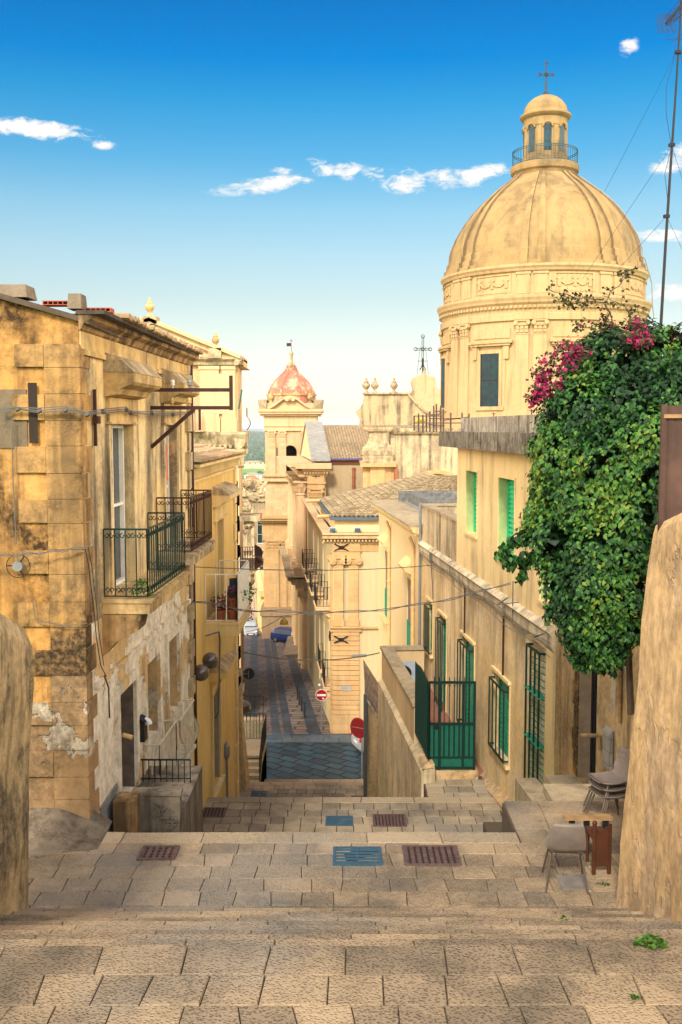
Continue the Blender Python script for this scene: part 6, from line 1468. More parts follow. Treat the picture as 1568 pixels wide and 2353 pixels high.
# lantern
m = MB(); m.lathe([(R_(r, v), Z_(v)) for v, r in [(412, 70), (404, 74), (400, 79), (394, 80), (386, 80), (384, 77), (384, 52)]], dc, 64); m.build('gallery', M_dome, dome)
lan = [(384, 54), (366, 52), (365, 50), (300, 50), (298, 52), (290, 52), (289, 50), (279, 51), (276, 56), (272, 60), (268, 60), (266, 53), (262, 51), (255, 50.5), (245, 47), (236, 40), (228, 30), (222, 18), (219, 6), (218, 0)]
m = MB(); m.lathe([(R_(r, v), Z_(v)) for v, r in lan], dc, 64); ln = m.build('lantern', M_dome, dome)
for k in range(8):
    A = face + radians(6.5 + 45 * k)
    if cos(A - face) < -.1: continue
    m = MB(); hw_ = radians(10); r1 = R_(51.0, 330)
    def AP(a, z, r): return (dc[0] + r * cos(a), dc[1] + r * sin(a), z)
    zb_, zt_ = Z_(358), Z_(304); N_ = 8; rr_ = r1 * hw_
    pts = [AP(A - hw_, zb_, r1), AP(A + hw_, zb_, r1)] + [AP(A + hw_ * cos(pi * i / N_), zt_ + rr_ * sin(pi * i / N_), r1) for i in range(N_ + 1)]
    m.poly(pts); m.poly([(p[0] + (dc[0] - p[0]) * .02, p[1] + (dc[1] - p[1]) * .02, p[2]) for p in pts]); m.build('lantern_window', M_blueglass, ln)
    m = MB()
    for i in range(N_):
        a0, a1 = pi * i / N_, pi * (i + 1) / N_
        c = []
        for (rad, rr2) in ((1.0, r1), (1.35, r1)):
            pass
        q0 = [AP(A + hw_ * s_ * cos(t_), zt_ + rr_ * s_ * sin(t_), r_) for r_ in (r1 - .05, r1 + .14) for (s_, t_) in ((1, a0), (1.35, a0), (1.35, a1), (1, a1))]
        m.hexa(q0)
    m.build('arch', M_dome, ln)
m = MB()
for k in range(8):
    A = face + radians(6.5 + 22.5 + 45 * k); arcbox(m, A - radians(6), A + radians(6), Z_(365), Z_(300), R_(50, 330), R_(52.5, 330), 1)
m.build('lantern_pilasters', M_dome, ln)
m = MB(); rr = R_(76, 370)
for z in (Z_(384) + .05, Z_(350), Z_(354)): m.tube([(dc[0] + rr * cos(a), dc[1] + rr * sin(a), z) for a in [2 * pi * i / 48 for i in range(48)]], .035, 4, closed=True)
for i in range(56): a = 2 * pi * i / 56; m.tube([(dc[0] + rr * cos(a), dc[1] + rr * sin(a), Z_(386)), (dc[0] + rr * cos(a), dc[1] + rr * sin(a), Z_(350))], .022, 4)
m.build('gallery_railing', plain('blue_green_iron', (.02, .07, .09), .5, .3), dome)
def cross_iron(c, H, r, parent, mat, trefoil=True):
    m = MB(); c = Vector(c); a = c + Vector((0, 0, H)); k = .62 * H; w = .22 * H
    for q in (-.05, .05):
        m.tube([c + Vector((q * H * .5, 0, .18 * H)), a + Vector((q * H * .5, 0, 0))], r, 4); m.tube([c + Vector((-w, 0, k + q * H * .5)), c + Vector((w, 0, k + q * H * .5))], r, 4)
    for e in (a, c + Vector((-w, 0, k)), c + Vector((w, 0, k)), c + Vector((0, 0, k))):
        m.tube([e + Vector((cos(t) * .05 * H, 0, sin(t) * .05 * H)) for t in [pi * i / 4 for i in range(8)]], r, 4, closed=True)
    for q in (-1, 1):
        m.tube([c + Vector((q * .09 * H, 0, 0)), c + Vector((q * .035 * H, 0, .1 * H)), c + Vector((0, 0, .25 * H))], r * 1.3, 5)
        m.tube([c + Vector((0, q * .09 * H, 0)), c + Vector((0, 0, .25 * H))], r * 1.3, 5)
    m.tube([c, c + Vector((0, 0, .35 * H))], r * 1.6, 5)
    return m.build('cross', mat, parent)
cross_iron((dcx, DY, Z_(219)), Z_(143) - Z_(219), .05, dome, plain('blue_iron_cross', (.015, .04, .07), .5))
# ladder over the right side of the dome
m = MB(); aL = face + radians(84)
for q in (-.012, .012):
    m.tube([(dc[0] + (R_(r, v) + .35) * cos(aL + q * 2), dc[1] + (R_(r, v) + .35) * sin(aL + q * 2), Z_(v)) for v, r in [(740, 244), (706, 240), (660, 238), (604, 222)] + shell], .05, 4)
m.build('dome_ladder', M_tin, dome)

# ================================================================ scenic gable with urns, behind the nave
WY = 112.0
T = thing('urn_gable', 'weathered free-standing church gable with curved shoulders and iron cross behind the tiled roof', 'gable wall', (xf(950, 975, WY), WY, -5))
Xw = lambda u: xf(u, 930, WY)
Zw = lambda v: zf(v, WY)
out = [(822, 990), (828, 965), (818, 945), (828, 938), (835, 925), (838, 905), (870, 904), (940, 903), (950, 897), (945, 876), (950, 868), (962, 862), (970, 862), (975, 845), (981, 862), (990, 864), (1000, 868), (1004, 890), (1020, 903), (1050, 905), (1050, 990)]
m = MB(); m.prism([(Xw(u), WY, Zw(v)) for u, v in out], [(Xw(u), WY + 1.2, Zw(v)) for u, v in out]); m.build('wall', plaster('streaked_gable_stone', (.60, .45, .25), (.54, .42, .25), (.10, .08, .06), .9, .2, .3, bump=.2, streaksc=(1, 1, .1)), T)
m = MB(); 
P = [(938, 905), (955, 925), (975, 945), (990, 950), (1010, 948), (1018, 935)]
for (a, b), (c, d) in zip(P[:-1], P[1:]): m.tube([(Xw(a), WY - .1, Zw(b)), (Xw(c), WY - .1, Zw(d))], .16, 4)
m.build('raking_ledge', M_wornst, T)
m = MB(); m.box(Xw(834), Xw(945), WY - .25, WY + 1.3, Zw(906), Zw(902)); m.build('coping', M_wornst, T)
cb = (Xw(972), WY + .5, Zw(850)); cross_iron(cb, Zw(772) - Zw(850), .045, T, M_iron)
m = MB(); m.tube([(Xw(972), WY + .5, Zw(870)), (Xw(972), WY + .5, Zw(840))], .06, 4)
for q in (-10, 10): m.tube([(Xw(972 + q * 1.3), WY + .5, Zw(860)), (Xw(972 + q * .6), WY + .5, Zw(795))], .025, 3)
m.tube([(Xw(960), WY + .5, Zw(829)), (Xw(984), WY + .5, Zw(829))], .03, 3); m.build('cross_stays', M_iron, T)
for i, (u, lab) in enumerate(((842, 'leftmost of the three stone urns on the far gable'), (862, 'second of the three stone urns on the far gable, close to the leftmost'), (906, 'stone urn standing apart, rightmost on the far gable'))):
    urn((Xw(u), WY + .5, Zw(904)), Zw(866) - Zw(904), lab, 'urns on the far gable')

# ================================================================ BELL TOWER with red dome
TY = 106.0
X = lambda u, v=1200: xf(u, v, TY)
z_ = lambda v: zf(v, TY)
T = thing('bell_tower', 'cream bell tower with faded red ogee dome and weather vane', 'bell tower', (X(668), TY + 4, -24))
x0, x1 = X(610, 1100), X(726, 1100); wd = x1 - x0; ty1 = TY + wd; tc = ((x0 + x1) / 2, TY + wd / 2)
FT = Facade((x0, TY), (x1, TY), 1)
if FT.n.y > 0: FT.n = -FT.n
# lower stage
lx0, lx1 = X(608, 1400), X(735, 1400)
m = MB(); m.box(lx0, lx1, TY - .6, ty1 + .5, -27, z_(1215)); m.build('lower_wall', M_pinkst, T)
m = MB(); m.box(lx0 - .25, lx1 + .3, TY - .85, ty1 + .7, -27, z_(1412)); m.box(lx0 - .4, lx1 + .4, TY - 1.0, ty1 + .8, z_(1412), z_(1400)); m.box(lx0 - .3, lx1 + .3, TY - .9, ty1 + .8, z_(1400), z_(1392)); m.build('plinth', plaster('brown_base_stone', (.40, .27, .15), (.36, .25, .15), (.2, .14, .09), .4, .1, .3, bump=.3, blocks=(1.0, .4, .7)), T)
FL = Facade((lx0, TY - .6), (lx1, TY - .6), 1)
if FL.n.y > 0: FL.n = -FL.n
sx = lambda u: X(u, 1300) - lx0
for (a, b) in ((612, 642), (650, 660), (700, 720)): m = MB(); FL.box(m, sx(a), sx(b), z_(1392), z_(1262), .001, .2); m.build('lower_pilaster', M_pinkst, T)
for (a, b) in ((612, 646), (646, 662), (694, 722)): m = MB(); corinth(FL, m, (sx(a) + sx(b)) / 2, z_(1262), sx(b) - sx(a) - .1, z_(1240) - z_(1262), 0, .2); m.build('capital', M_pinkst, T)
m = MB(); FL.box(m, -.05, lx1 - lx0, z_(1240), z_(1222), .001, .22); ring_cornice(m, lx0, lx1, TY - .6, ty1 + .5, z_(1205), z_(1183) - z_(1205), .9, .15); FL.box(m, -.1, lx1 - lx0, z_(1222), z_(1205), .001, .1)
for i in range(5): FL.wedge(m, .1 + i * .95, .3 + i * .95, [(.1, z_(1200)), (.5, z_(1195)), (.8, z_(1188)), (.1, z_(1188))])
m.build('lower_cornice', M_pinkst, T)
# middle stage
m = MB(); m.box(x0 + .004, x1 - .004, TY + .004, ty1 - .004, z_(1215), z_(1092) - .01); m.box(x0 + .001, x1 - .7, TY - .25, TY, z_(1183), z_(1120)); 
m.build('middle_wall', M_stone, T)
m = MB(); ring_cornice(m, x0, x1, TY - .25, ty1, z_(1100), z_(1090) - z_(1100), .35); m.box(x0 - .15, x1 + .15, TY - .4, ty1 + .1, z_(1106), z_(1100)); m.build('middle_cornice', M_stone_s, T)
m = MB(); a, b = X(663, 1150), X(685, 1150); m.box(a, b, TY - .05, TY + .3, z_(1164), z_(1125)); w_ = m.build('window', M_blueglass, T); m = MB(); m.box(a, b, TY - .09, TY - .02, z_(1147), z_(1144)); m.build('frame', M_iron, w_)
# belfry stage: four corner piers with arched openings
def pierbox(xa, xb, ya, yb, za, zb): m.box(xa, xb, ya, yb, za, zb)
oa, ob = X(655, 1050), X(684, 1050); ow = (ob - oa) / 2; oc = (oa + ob) / 2; zo0, zoc = z_(1088), z_(1038)
m = MB(); zb0, zb1 = z_(1092), z_(962)
for side in range(4):
    R = Matrix.Rotation(side * pi / 2, 3, 'Z'); hw2 = wd / 2
    def Wd(p): v = R @ Vector((p[0], p[1], 0)); return (tc[0] + v.x, tc[1] + v.y, p[2])
    def bx(xa, xb, za, zb_, ya=-hw2, yb=-hw2 + .9): m.hexa([Wd((xa, ya, za)), Wd((xb, ya, za)), Wd((xb, yb, za)), Wd((xa, yb, za)), Wd((xa, ya, zb_)), Wd((xb, ya, zb_)), Wd((xb, yb, zb_)), Wd((xa, yb, zb_))])
    e = 0.001 * side
    bx(-hw2 + .9, -ow, zb0, zoc, -hw2 + e); bx(ow, hw2 - .9, zb0, zoc, -hw2 + e); bx(-hw2 + .9, hw2 - .9, zb0, zo0, -hw2 + .3)
    bx(-hw2, -hw2 + .9, zb0, zb1, -hw2, -hw2 + .9)
    NA = 10
    for i in range(NA):
        a0, a1 = pi * i / NA, pi * (i + 1) / NA
        xa, xb = ow * cos(a0), ow * cos(a1); za, zb_ = zoc + ow * sin(a0), zoc + ow * sin(a1)
        m.hexa([Wd((xb, -hw2, zb_)), Wd((xa, -hw2, za)), Wd((xa, -hw2 + .9, za)), Wd((xb, -hw2 + .9, zb_)), Wd((xb, -hw2, zb1)), Wd((xa, -hw2, zb1)), Wd((xa, -hw2 + .9, zb1)), Wd((xb, -hw2 + .9, zb1))])
        f0, f1 = 1.04, 1.24
        m.hexa([Wd((ow * k_ * cos(t_), y_, zoc + ow * k_ * sin(t_))) for y_ in (-hw2 - .1, -hw2 + .02) for (k_, t_) in ((f0, a0), (f1, a0), (f1, a1), (f0, a1))])
    bx(-hw2 + .9, -ow, zoc, zb1, -hw2 + e); bx(ow, hw2 - .9, zoc, zb1, -hw2 + e)
m.build('belfry_wall', M_stone, T)
m = MB(); m.box(tc[0] - wd / 2 + 1.2, tc[0] + wd / 2 - 1.2, TY + 1.6, TY + 1.9, zb0, zb1); m.build('belfry_interior', M_dark, T)
for (a, b) in ((616, 634), (641, 658), (694, 708), (712, 724)):
    m = MB(); m2 = MB()
    sa, sb = X(a, 1050) - x0, X(b, 1050) - x0
    if b < 680: FT.box(m, sa, sb, zb0, z_(1008), .001, .16); 
    else: FT.box(m, sa, sb, zb0, z_(1008), .001, .16)
    corinth(FT, m2, (sa + sb) / 2, z_(1008), sb - sa, z_(990) - z_(1008), 0, .16); m.build('belfry_pilaster', M_stone, T); m2.build('belfry_capital', M_stone_s, T)
m = MB(); FT.box(m, X(636, 1050) - x0, X(638, 1050) - x0, z_(1048), z_(1028), .05, .1)
m.build('belfry_tie', M_iron, T)
m = MB(); FT.box(m, -.1, wd + .1, z_(990), z_(980), .001, .2); FT.box(m, -.15, wd + .15, z_(980), z_(978), .001, .3); ring_cornice(m, x0, x1, TY, ty1, z_(962), z_(940) - z_(962), .75, .13); m.box(x0 - .1, x1 + .1, TY - .1, ty1 + .1, z_(978), z_(962)); m.build('belfry_cornice', M_stone_s, T)
# curved pediment and parapet corners
zt = z_(940)
m = MB(); N_ = 20; hwp = wd * .44; Hp = z_(922) - z_(948)
Pt = [(t, Hp * (.5 + .5 * cos(pi * t)) ** .9) for t in [i / N_ * 2 - 1 for i in range(N_ + 1)]]
for (t0, h0), (t1, h1) in zip(Pt[:-1], Pt[1:]):
    xa, xb = tc[0] + t0 * hwp, tc[0] + t1 * hwp
    m.hexa([(xa, TY - .3, zt), (xb, TY - .3, zt), (xb, TY + .5, zt), (xa, TY + .5, zt), (xa, TY - .3, zt + h0), (xb, TY - .3, zt + h1), (xb, TY + .5, zt + h1), (xa, TY + .5, zt + h0)])
    m.hexa([(xa, TY - .75, zt + h0), (xb, TY - .75, zt + h1), (xb, TY + .5, zt + h1), (xa, TY + .5, zt + h0), (xa, TY - .75, zt + h0 + .22), (xb, TY - .75, zt + h1 + .22), (xb, TY + .5, zt + h1 + .22), (xa, TY + .5, zt + h0 + .22)])
for q in (-1, 1): m.tube([(tc[0] + q * .32, TY - .85, zt + Hp - .15), (tc[0] + q * .32, TY - .5, zt + Hp - .15)], .24, 10)
rock(m, (tc[0], TY - .75, zt + Hp - .1), .22, 3)
m.build('curved_pediment', M_stone_s, T)
m = MB(); 
for q in (-1, 1):
    xx = tc[0] + q * wd * .5; m.hexa([(xx - q * .2, TY - .5, zt), (xx + q * .65, TY + .8, zt), (xx + q * .65, ty1 - .8, zt), (xx - q * .2, ty1 - .8, zt), (xx - q * .2, TY - .2, z_(918)), (xx + q * .8, TY + .8, z_(918)), (xx + q * .8, ty1 - .8, z_(918)), (xx - q * .2, ty1 - .8, z_(918))])
m.build('side_pediments', M_step, T)
m = MB()
for q in (-1, 1): m.box(tc[0] + q * wd * .38 - .45, tc[0] + q * wd * .38 + .45, TY + .1, TY + 1.2, zt, z_(926))
m.build('pinnacle_bases', M_stone_s, T)
for q in (-1, 1):
    urn((tc[0] + q * wd * .385, TY + .6, z_(926)), z_(898) - z_(926), None, None, M_trimA, T, 'pinnacle')
dcx2 = tc
def Rt(px, v): return px * (TY + wd / 2) / FPX
def Zt(v): return zf(v, TY + wd / 2)
m = MB(); m.lathe([(Rt(r, v), Zt(v)) for v, r in [(945, 57), (925, 56), (912, 55), (908, 54)]], dcx2, 32); m.build('dome_drum', M_reddome, T)
m = MB(); m.lathe([(Rt(r, v), Zt(v)) for v, r in [(911, 54), (910, 57.5), (906, 57.5), (905, 54)]], dcx2, 32); m.build('dome_ring', M_trimA, T)
dp = [(905, 54.5), (898, 52.5), (890, 48), (882, 43), (874, 36), (866, 27), (860, 20), (854, 14.5), (848, 11), (843, 9.5)]
m = MB(); m.lathe([(Rt(r, v), Zt(v)) for v, r in dp], dcx2, 48); m.build('red_dome', M_reddome, T, smooth=True)
m = MB()
for k in range(8):
    a = -pi / 2 + pi / 8 + k * pi / 4; m.tube([(dcx2[0] + (Rt(r, v)) * cos(a), dcx2[1] + Rt(r, v) * sin(a), Zt(v)) for v, r in dp], .14, 5)
m.build('dome_ribs', M_reddome, T)
m = MB(); m.lathe([(Rt(r, v), Zt(v)) for v, r in [(844, 9), (843, 11), (840, 11), (838, 9), (832, 8), (829, 4), (824, 3), (822, 4), (820, 2.5), (817, 4), (812, 5), (808, 4), (806, 0)]], dcx2, 16); m.build('finial', M_wornst, T, smooth=True)
m = MB(); c = Vector((dcx2[0], dcx2[1], Zt(806))); hz_ = Zt(779) - Zt(806); m.tube([c, c + Vector((0, 0, hz_))], .035, 4); m.tube([c + Vector((-.18, 0, hz_ - .2)), c + Vector((.18, 0, hz_ - .2))], .03, 4)
m.hexa([c + Vector(p) for p in ((-.5, -.02, hz_ * .38), (-.03, -.02, hz_ * .38), (-.03, .02, hz_ * .38), (-.5, .02, hz_ * .38), (-.5, -.02, hz_ * .66), (-.03, -.02, hz_ * .66), (-.03, .02, hz_ * .66), (-.5, .02, hz_ * .66))]); m.build('weather_vane', M_rust, T)
# dome seat
m = MB(); m.lathe([(Rt(62, 940), Zt(950)), (Rt(60, 940), Zt(938)), (0, Zt(937))], dcx2, 8); m.build('dome_seat', M_stone_s, T)

# ================================================================ far palace closing the street, town and wood beyond
KY = 150.0
X = lambda u, v=1200: xf(u, v, KY)
z_ = lambda v: zf(v, KY)
T = thing('balustraded_palace', 'grey-brown palace with balustrades closing the far end of the street', 'palace', (X(580), KY, -31))
FK = Facade((X(520), KY), (X(620), KY), 1)
if FK.n.y > 0: FK.n = -FK.n
sk = lambda u: X(u) - X(520)
LK = sk(660)
hk = [(sk(604), sk(618), z_(1258), z_(1170)), (sk(590), sk(606), z_(1322), z_(1280))]
m = MB(); FK.wall(m, 0, LK, -40, z_(1150), [(sk(590), sk(615), z_(1250), z_(1185)), (sk(592), sk(618), z_(1328), z_(1288))], .4, 8); m.build('wall', M_greyw, T)
for Hh in ((sk(590), sk(615), z_(1250), z_(1185)), (sk(592), sk(618), z_(1328), z_(1288))): add_glass(FK, T, Hh, M_glass, .35, bars=(1, 2), frame=M_cr, fr=.12)
m = MB()
for (a, b) in ((562, 568), (577, 585)): FK.box(m, sk(a), sk(b), z_(1255), z_(1160), .001, .2)
FK.box(m, 0, LK, z_(1152), z_(1140), .001, .35); FK.box(m, 0, LK, z_(1140), z_(1130), .001, .8); FK.box(m, 0, LK, z_(1262), z_(1256), .001, .5); FK.box(m, 0, LK, z_(1282), z_(1277), .001, .9); FK.box(m, 0, LK, z_(1352), z_(1345), .001, .3)
m.build('cornices', M_wornst, T)
def balus(f, s0, s1, z0, z1, o, root, gap=.42):
    m = MB(); f.box(m, s0, s1, z0, z0 + .15, o - .2, o + .2); f.box(m, s0, s1, z1 - .16, z1, o - .22, o + .22); n = int((s1 - s0) / gap)
    for i in range(n + 1):
        c = f.w(lerp(s0, s1, i / n), 0, o)
        if i % 7 == 0: m.box(c.x - .3, c.x + .3, c.y - .2, c.y + .2, z0, z1)
        else: h = z1 - z0; m.lathe([(.07, z0), (.13, z0 + h * .3), (.06, z0 + h * .6), (.1, z1)], (c.x, c.y), 6)
    m.build('balustrade', M_wornst, root)
balus(FK, sk(540), LK, z_(1130), z_(1118), .5, T); balus(FK, sk(540), LK, z_(1277), z_(1262), .6, T)
m = MB(); FK.box(m, 0, LK, z_(1118), z_(1114), -6, -2); m.build('upper_terrace', M_wornst, T); balus(FK, sk(540), LK, z_(1114), z_(1103), -2, T)
# sunlit baroque base wall between street and tower
m = MB(); a, b = pt(588, 1400, 128), pt(609, 1400, 112)
F5 = Facade((b.x - .2, 114), (xf(597, 1400, 134), 134), -1)
if F5.n.x > 0: F5.n = -F5.n
F5.box(m, 0, 20, -33, zf(1345, 120), -6, 0)
for i in range(6): F5.box(m, .5 + i * 3.3, 1.6 + i * 3.3, -33, zf(1350, 120), .001, .35)
F5.box(m, 0, 20, zf(1352, 120), zf(1340, 120), .001, .6); m.build('side_palace', M_yellowtrim, loc=(b.x, 114, -24), label='bright cream columned wall along the street just left of the bell tower', cat='building')
# houses and farm buildings in the valley
def vhouse(u0, u1, vt, vb, Y, wall, roof, label, cat='house', dep=.6):
    a, b = pt(u0, vb, Y), pt(u1, vb, Y); zt = zf(vt, Y); L = b.x - a.x
    t = thing('valley_house', label, cat, ((a.x + b.x) / 2, Y, a.z), 'houses down in the valley'); m = MB(); D_ = L * dep
    zw = lerp(a.z, zt, .55); m.box(a.x, b.x, Y, Y + D_, a.z - 8, zw); m.build('wall', wall, t)
    m = MB(); m.hexa([(a.x - L * .03, Y - L * .03, zw), (b.x + L * .03, Y - L * .03, zw), (b.x + L * .03, Y + D_, zw), (a.x - L * .03, Y + D_, zw), (a.x + L * .3, Y + D_ * .45, zt), (b.x - L * .3, Y + D_ * .45, zt), (b.x - L * .3, Y + D_ * .55, zt), (a.x + L * .3, Y + D_ * .55, zt)]); m.build('roof', roof, t)
    m = MB()
    for i in range(4): x = lerp(a.x, b.x, (i + .5) / 4); m.box(x - L * .04, x + L * .04, Y - L * .012, Y, lerp(a.z, zw, .3), lerp(a.z, zw, .75))
    m.build('windows', M_dark, t)
vhouse(558, 598, 1093, 1118, 330, M_cream, M_tilered, 'red-roofed house just beyond the balustrade, nearest in the valley')
vhouse(600, 640, 1094, 1112, 420, M_white, M_roofgrey, 'pale grey flat house beside the red-roofed one in the valley')
vhouse(562, 600, 1086, 1098, 700, M_white, M_roofgrey, 'small whitish house row beyond the red roof')
vhouse(607, 650, 1063, 1072, 1900, M_cream, M_cream, 'long cream farm building in the green valley fields, right part hidden', 'farm building', .3)
vhouse(556, 606, 1059, 1067, 2000, M_cream, M_step, 'long low cream shed across the green valley fields', 'farm building', .3)
# scattered valley trees, one mass of woodland on the slope
def blobtree(mb, c, r, seed, n=90):
    c = Vector(c)
    for i in range(n):
        v = rvec(); p = c + Vector((v.x * r, v.y * r, abs(v.z) * r * .8)) * random.uniform(.6, 1); 
        a, b = rvec() * r * .32, rvec() * r * .32; mb.poly([p - a, p + b, p + a, p - b], random.random())
m = MB(); random.seed(11)
M_woodleaf = leafmat('woodland_leaves', [(0, (.03, .09, .03)), (1, (.09, .18, .05))], .9)
for i in range(1100):
    Yv = random.uniform(2950, 5300); Xv = (random.uniform(500, 700) - 784) / FPX * Yv
    if Yv > 3300 or random.random() < .6:
        z0 = townz(Yv) + (noise.noise(Vector((Xv / 900, Yv / 1500, 0))) * 26 * min(1, (Yv - 3000) / 1000) if Yv > 3000 else 0); blobtree(m, (Xv, Yv, z0 + 1), random.uniform(8, 17), i, 16)
m.build('woodland', M_woodleaf, kind='stuff', label='dark green wood covering the far hillside', cat='wood')
m = MB()
for i in range(70):
    Yv = random.uniform(700, 2800); Xv = (random.uniform(545, 615) - 784) / FPX * Yv; blobtree(m, (Xv, Yv, townz(Yv)), random.uniform(2.5, 5.5), i, 40)
m.build('valley_scrub', M_woodleaf, kind='stuff', label='scattered low trees and scrub in the valley', cat='scrub')
# ================================================================ CARS
random.seed(5)
def car(label, paint, loc, rz, L=3.6, Wd_=1.62, H=1.48, hatch=True):
    """front towards -y; origin on the ground in the middle"""
    t = thing('parked_car', label, 'car', loc); o = Vector(loc)
    h = H; w = Wd_ / 2
    # stations along the length: y, underside, bonnet/belt height, top height, half width at belt, half width at top
    St = [(-L / 2, .34, .56, .60, .55, .5), (-L / 2 + .08, .22, .66, .70, .70, .62), (-L / 2 + .35, .20, .78, .82, .78, .70), (-L / 2 + .8, .20, .88, .93, .80, .72), (-L / 2 + .98, .20, .92, .98, .81, .70),
          (-L / 2 + 1.55, .2, .93, h - .06, .81, .62), (-L / 2 + 1.9, .2, .93, h, .81, .60), (L / 2 - .9, .2, .95, h - .01, .81, .60), (L / 2 - .42, .2, .97, h - .08, .80, .60), (L / 2 - .12, .24, .97, 1.02, .78, .66), (L / 2 - .02, .30, .80, .84, .74, .66), (L / 2, .36, .6, .64, .68, .6)]
    m = MB(); V = []; n = 12
    for (y, zu, zb, zt, wb, wt) in St:
        wb *= w / .81; wt *= w / .81
        ring = [(-wb * .85, zu), (-wb * .99, zu + .12), (-wb, lerp(zu, zb, .55)), (-wb * .97, zb), (-wt, lerp(zb, zt, .85)), (-wt * .8, zt), (wt * .8, zt), (wt, lerp(zb, zt, .85)), (wb * .97, zb), (wb, lerp(zu, zb, .55)), (wb * .99, zu + .12), (wb * .85, zu)]
        V += [(o.x + a, o.y + y, o.z + b) for a, b in ring]
    F = [(k * n + j, k * n + (j + 1) % n, (k + 1) * n + (j + 1) % n, (k + 1) * n + j) for k in range(len(St) - 1) for j in range(n)] + [tuple(range(n))[::-1], tuple(range((len(St) - 1) * n, len(St) * n))]
    m.faces(V, F); body = m.build('body', paint, t, smooth=False)
    def G(k, j): return Vector(V[k * n + j])
    # glass: windscreen, rear, sides
    def quad(a, b, c, d, ins, off): 
        c_ = (a + b + c + d) / 4; nn = (b - a).cross(d - a).normalized(); 
        if nn.dot(c_ - (o + Vector((0, 0, .8)))) < 0: nn = -nn
        m.poly([c_ + (p - c_) * ins + nn * off for p in (a, b, c, d)])
    m = MB(); quad(G(4, 4), G(4, 7), G(5, 7), G(5, 4), .93, .02); m.build('windscreen', M_pane, t)
    m = MB(); quad(G(8, 4), G(8, 7), G(9, 7), G(9, 4), .88, .02); m.build('rear_window', M_pane, t)
    for a, b in ((3, 4), (8, 7)):
        m = MB(); quad(G(5, a), G(6, a), G(6, b), G(5, b), .86, .012); quad(G(6, a), G(7, a), G(7, b), G(6, b), .92, .012); quad(G(7, a), G(8, a), G(8, b), G(7, b), .82, .012); m.build('side_window', M_pane, t)
    for y in (-L / 2 + .66, L / 2 - .62):
        for q in (-1, 1):
            c = o + Vector((q * (w - .10), y, .30)); m = MB(); m.tube([c - Vector((.1, 0, 0)), c + Vector((.1, 0, 0))], .30, 18); wh = m.build('wheel', M_rubber, t); m = MB(); m.tube([c + Vector((q * .09, 0, 0)), c + Vector((q * .115, 0, 0))], .19, 12); m.build('rim', M_chrome, wh)
    for q in (-1, 1):
        m = MB(); c = o + Vector((q * w * .72, -L / 2 + .10, .66)); m.sphere(c, .13, 10, 8, (1.1, .9, .8)); m.build('headlight', M_headl, t, smooth=True)
        m = MB(); c = o + Vector((q * w * .82, L / 2 - .05, .85)); m.sphere(c, .12, 8, 8, (.7, .7, 1.5)); m.build('tail_light', M_tail, t, smooth=True)
        m = MB(); c = o + Vector((q * (w + .06), -L / 2 + 1.15, .98)); m.sphere(c, .09, 8, 6, (1.1, .7, .8)); m.build('mirror', paint, t, smooth=True)
    m = MB(); m.box(o.x - .42, o.x + .42, o.y - L / 2 - .025, o.y - L / 2 + .05, o.z + .30, o.z + .48); m.build('grille', M_black, t)
    m = MB(); m.box(o.x - .26, o.x + .26, o.y - L / 2 - .04, o.y - L / 2 - .026, o.z + .34, o.z + .44); m.box(o.x - .26, o.x + .26, o.y + L / 2, o.y + L / 2 + .02, o.z + .55, o.z + .66); m.build('number_plate', M_white, t)
    t.rotation_euler = (0, 0, rz); return t
def onstreet(u, v, Y): p = pt(u, v, Y); return (p.x, Y, srow(Y) + .014)
car('small silver car driving up with its headlights towards us', M_silver, onstreet(577, 1462, 110), .09)
car('silver car farther down the street seen from behind', M_silver, onstreet(566, 1431, 148), pi + .12, 4.0)
car('dark blue hatchback parked across the foot of the bell tower', M_navy, (pt(651, 1478, 101).x + .75, 101, srow(101) + .02), 1.15, 3.9)
car('grey car half hidden behind the red disc sign and the lean-to', M_silver, (pt(818, 1735, 48.0).x + 1.85, 48.5, -15.99), pi / 2 + .3, 3.9)

# ================================================================ SIGNS, BOLLARDS
def disc(mb, c, r, th=.03, n=28, ry=0.0):
    a = Vector((sin(ry), -cos(ry), 0)); mb.tube([Vector(c), Vector(c) + a * th], r, n)
NY = 51.6; c = pt(739, 1597, NY); base = pt(738, 1693, NY)
T = thing('no_entry_sign', 'round red no entry sign with white bar on a thin pole at the palazzo corner', 'road sign', (c.x, NY, base.z)); r = .29
m = MB(); m.tube([(c.x, NY + .06, base.z - .3), (c.x, NY + .06, c.z + .5)], .03, 8); m.build('pole', M_tin, T)
m = MB(); disc(m, (c.x, NY, c.z), r + .025); m.build('rim', M_white, T); m = MB(); disc(m, (c.x, NY - .034, c.z), r, .004); d_ = m.build('disc', M_red, T)
m = MB(); m.box(c.x - .235, c.x + .235, NY - .046, NY - .040, c.z - .05, c.z + .06); m.build('bar', M_white, T)
m = MB(); m.box(c.x + .05, c.x + .14, NY - .044, NY - .040, c.z - .21, c.z - .14); m.build('sticker', M_white, T)
m = MB(); m.sphere((c.x - .1, NY + .06, c.z + .52), .07, 10, 8); m.build('ball', M_white, T, smooth=True)
RY = 43.6; c = pt(824, 1673, RY); pb = pt(832, 1800, RY)
T = thing('road_sign', 'dark red round road sign seen obliquely on a pole beside the lean-to', 'road sign', (c.x, RY, -16)); 
m = MB(); m.tube([(pb.x, RY - .1, -16.2), (pb.x, RY - .1, zf(1662, RY))], .035, 8); m.build('pole', M_tin, T)
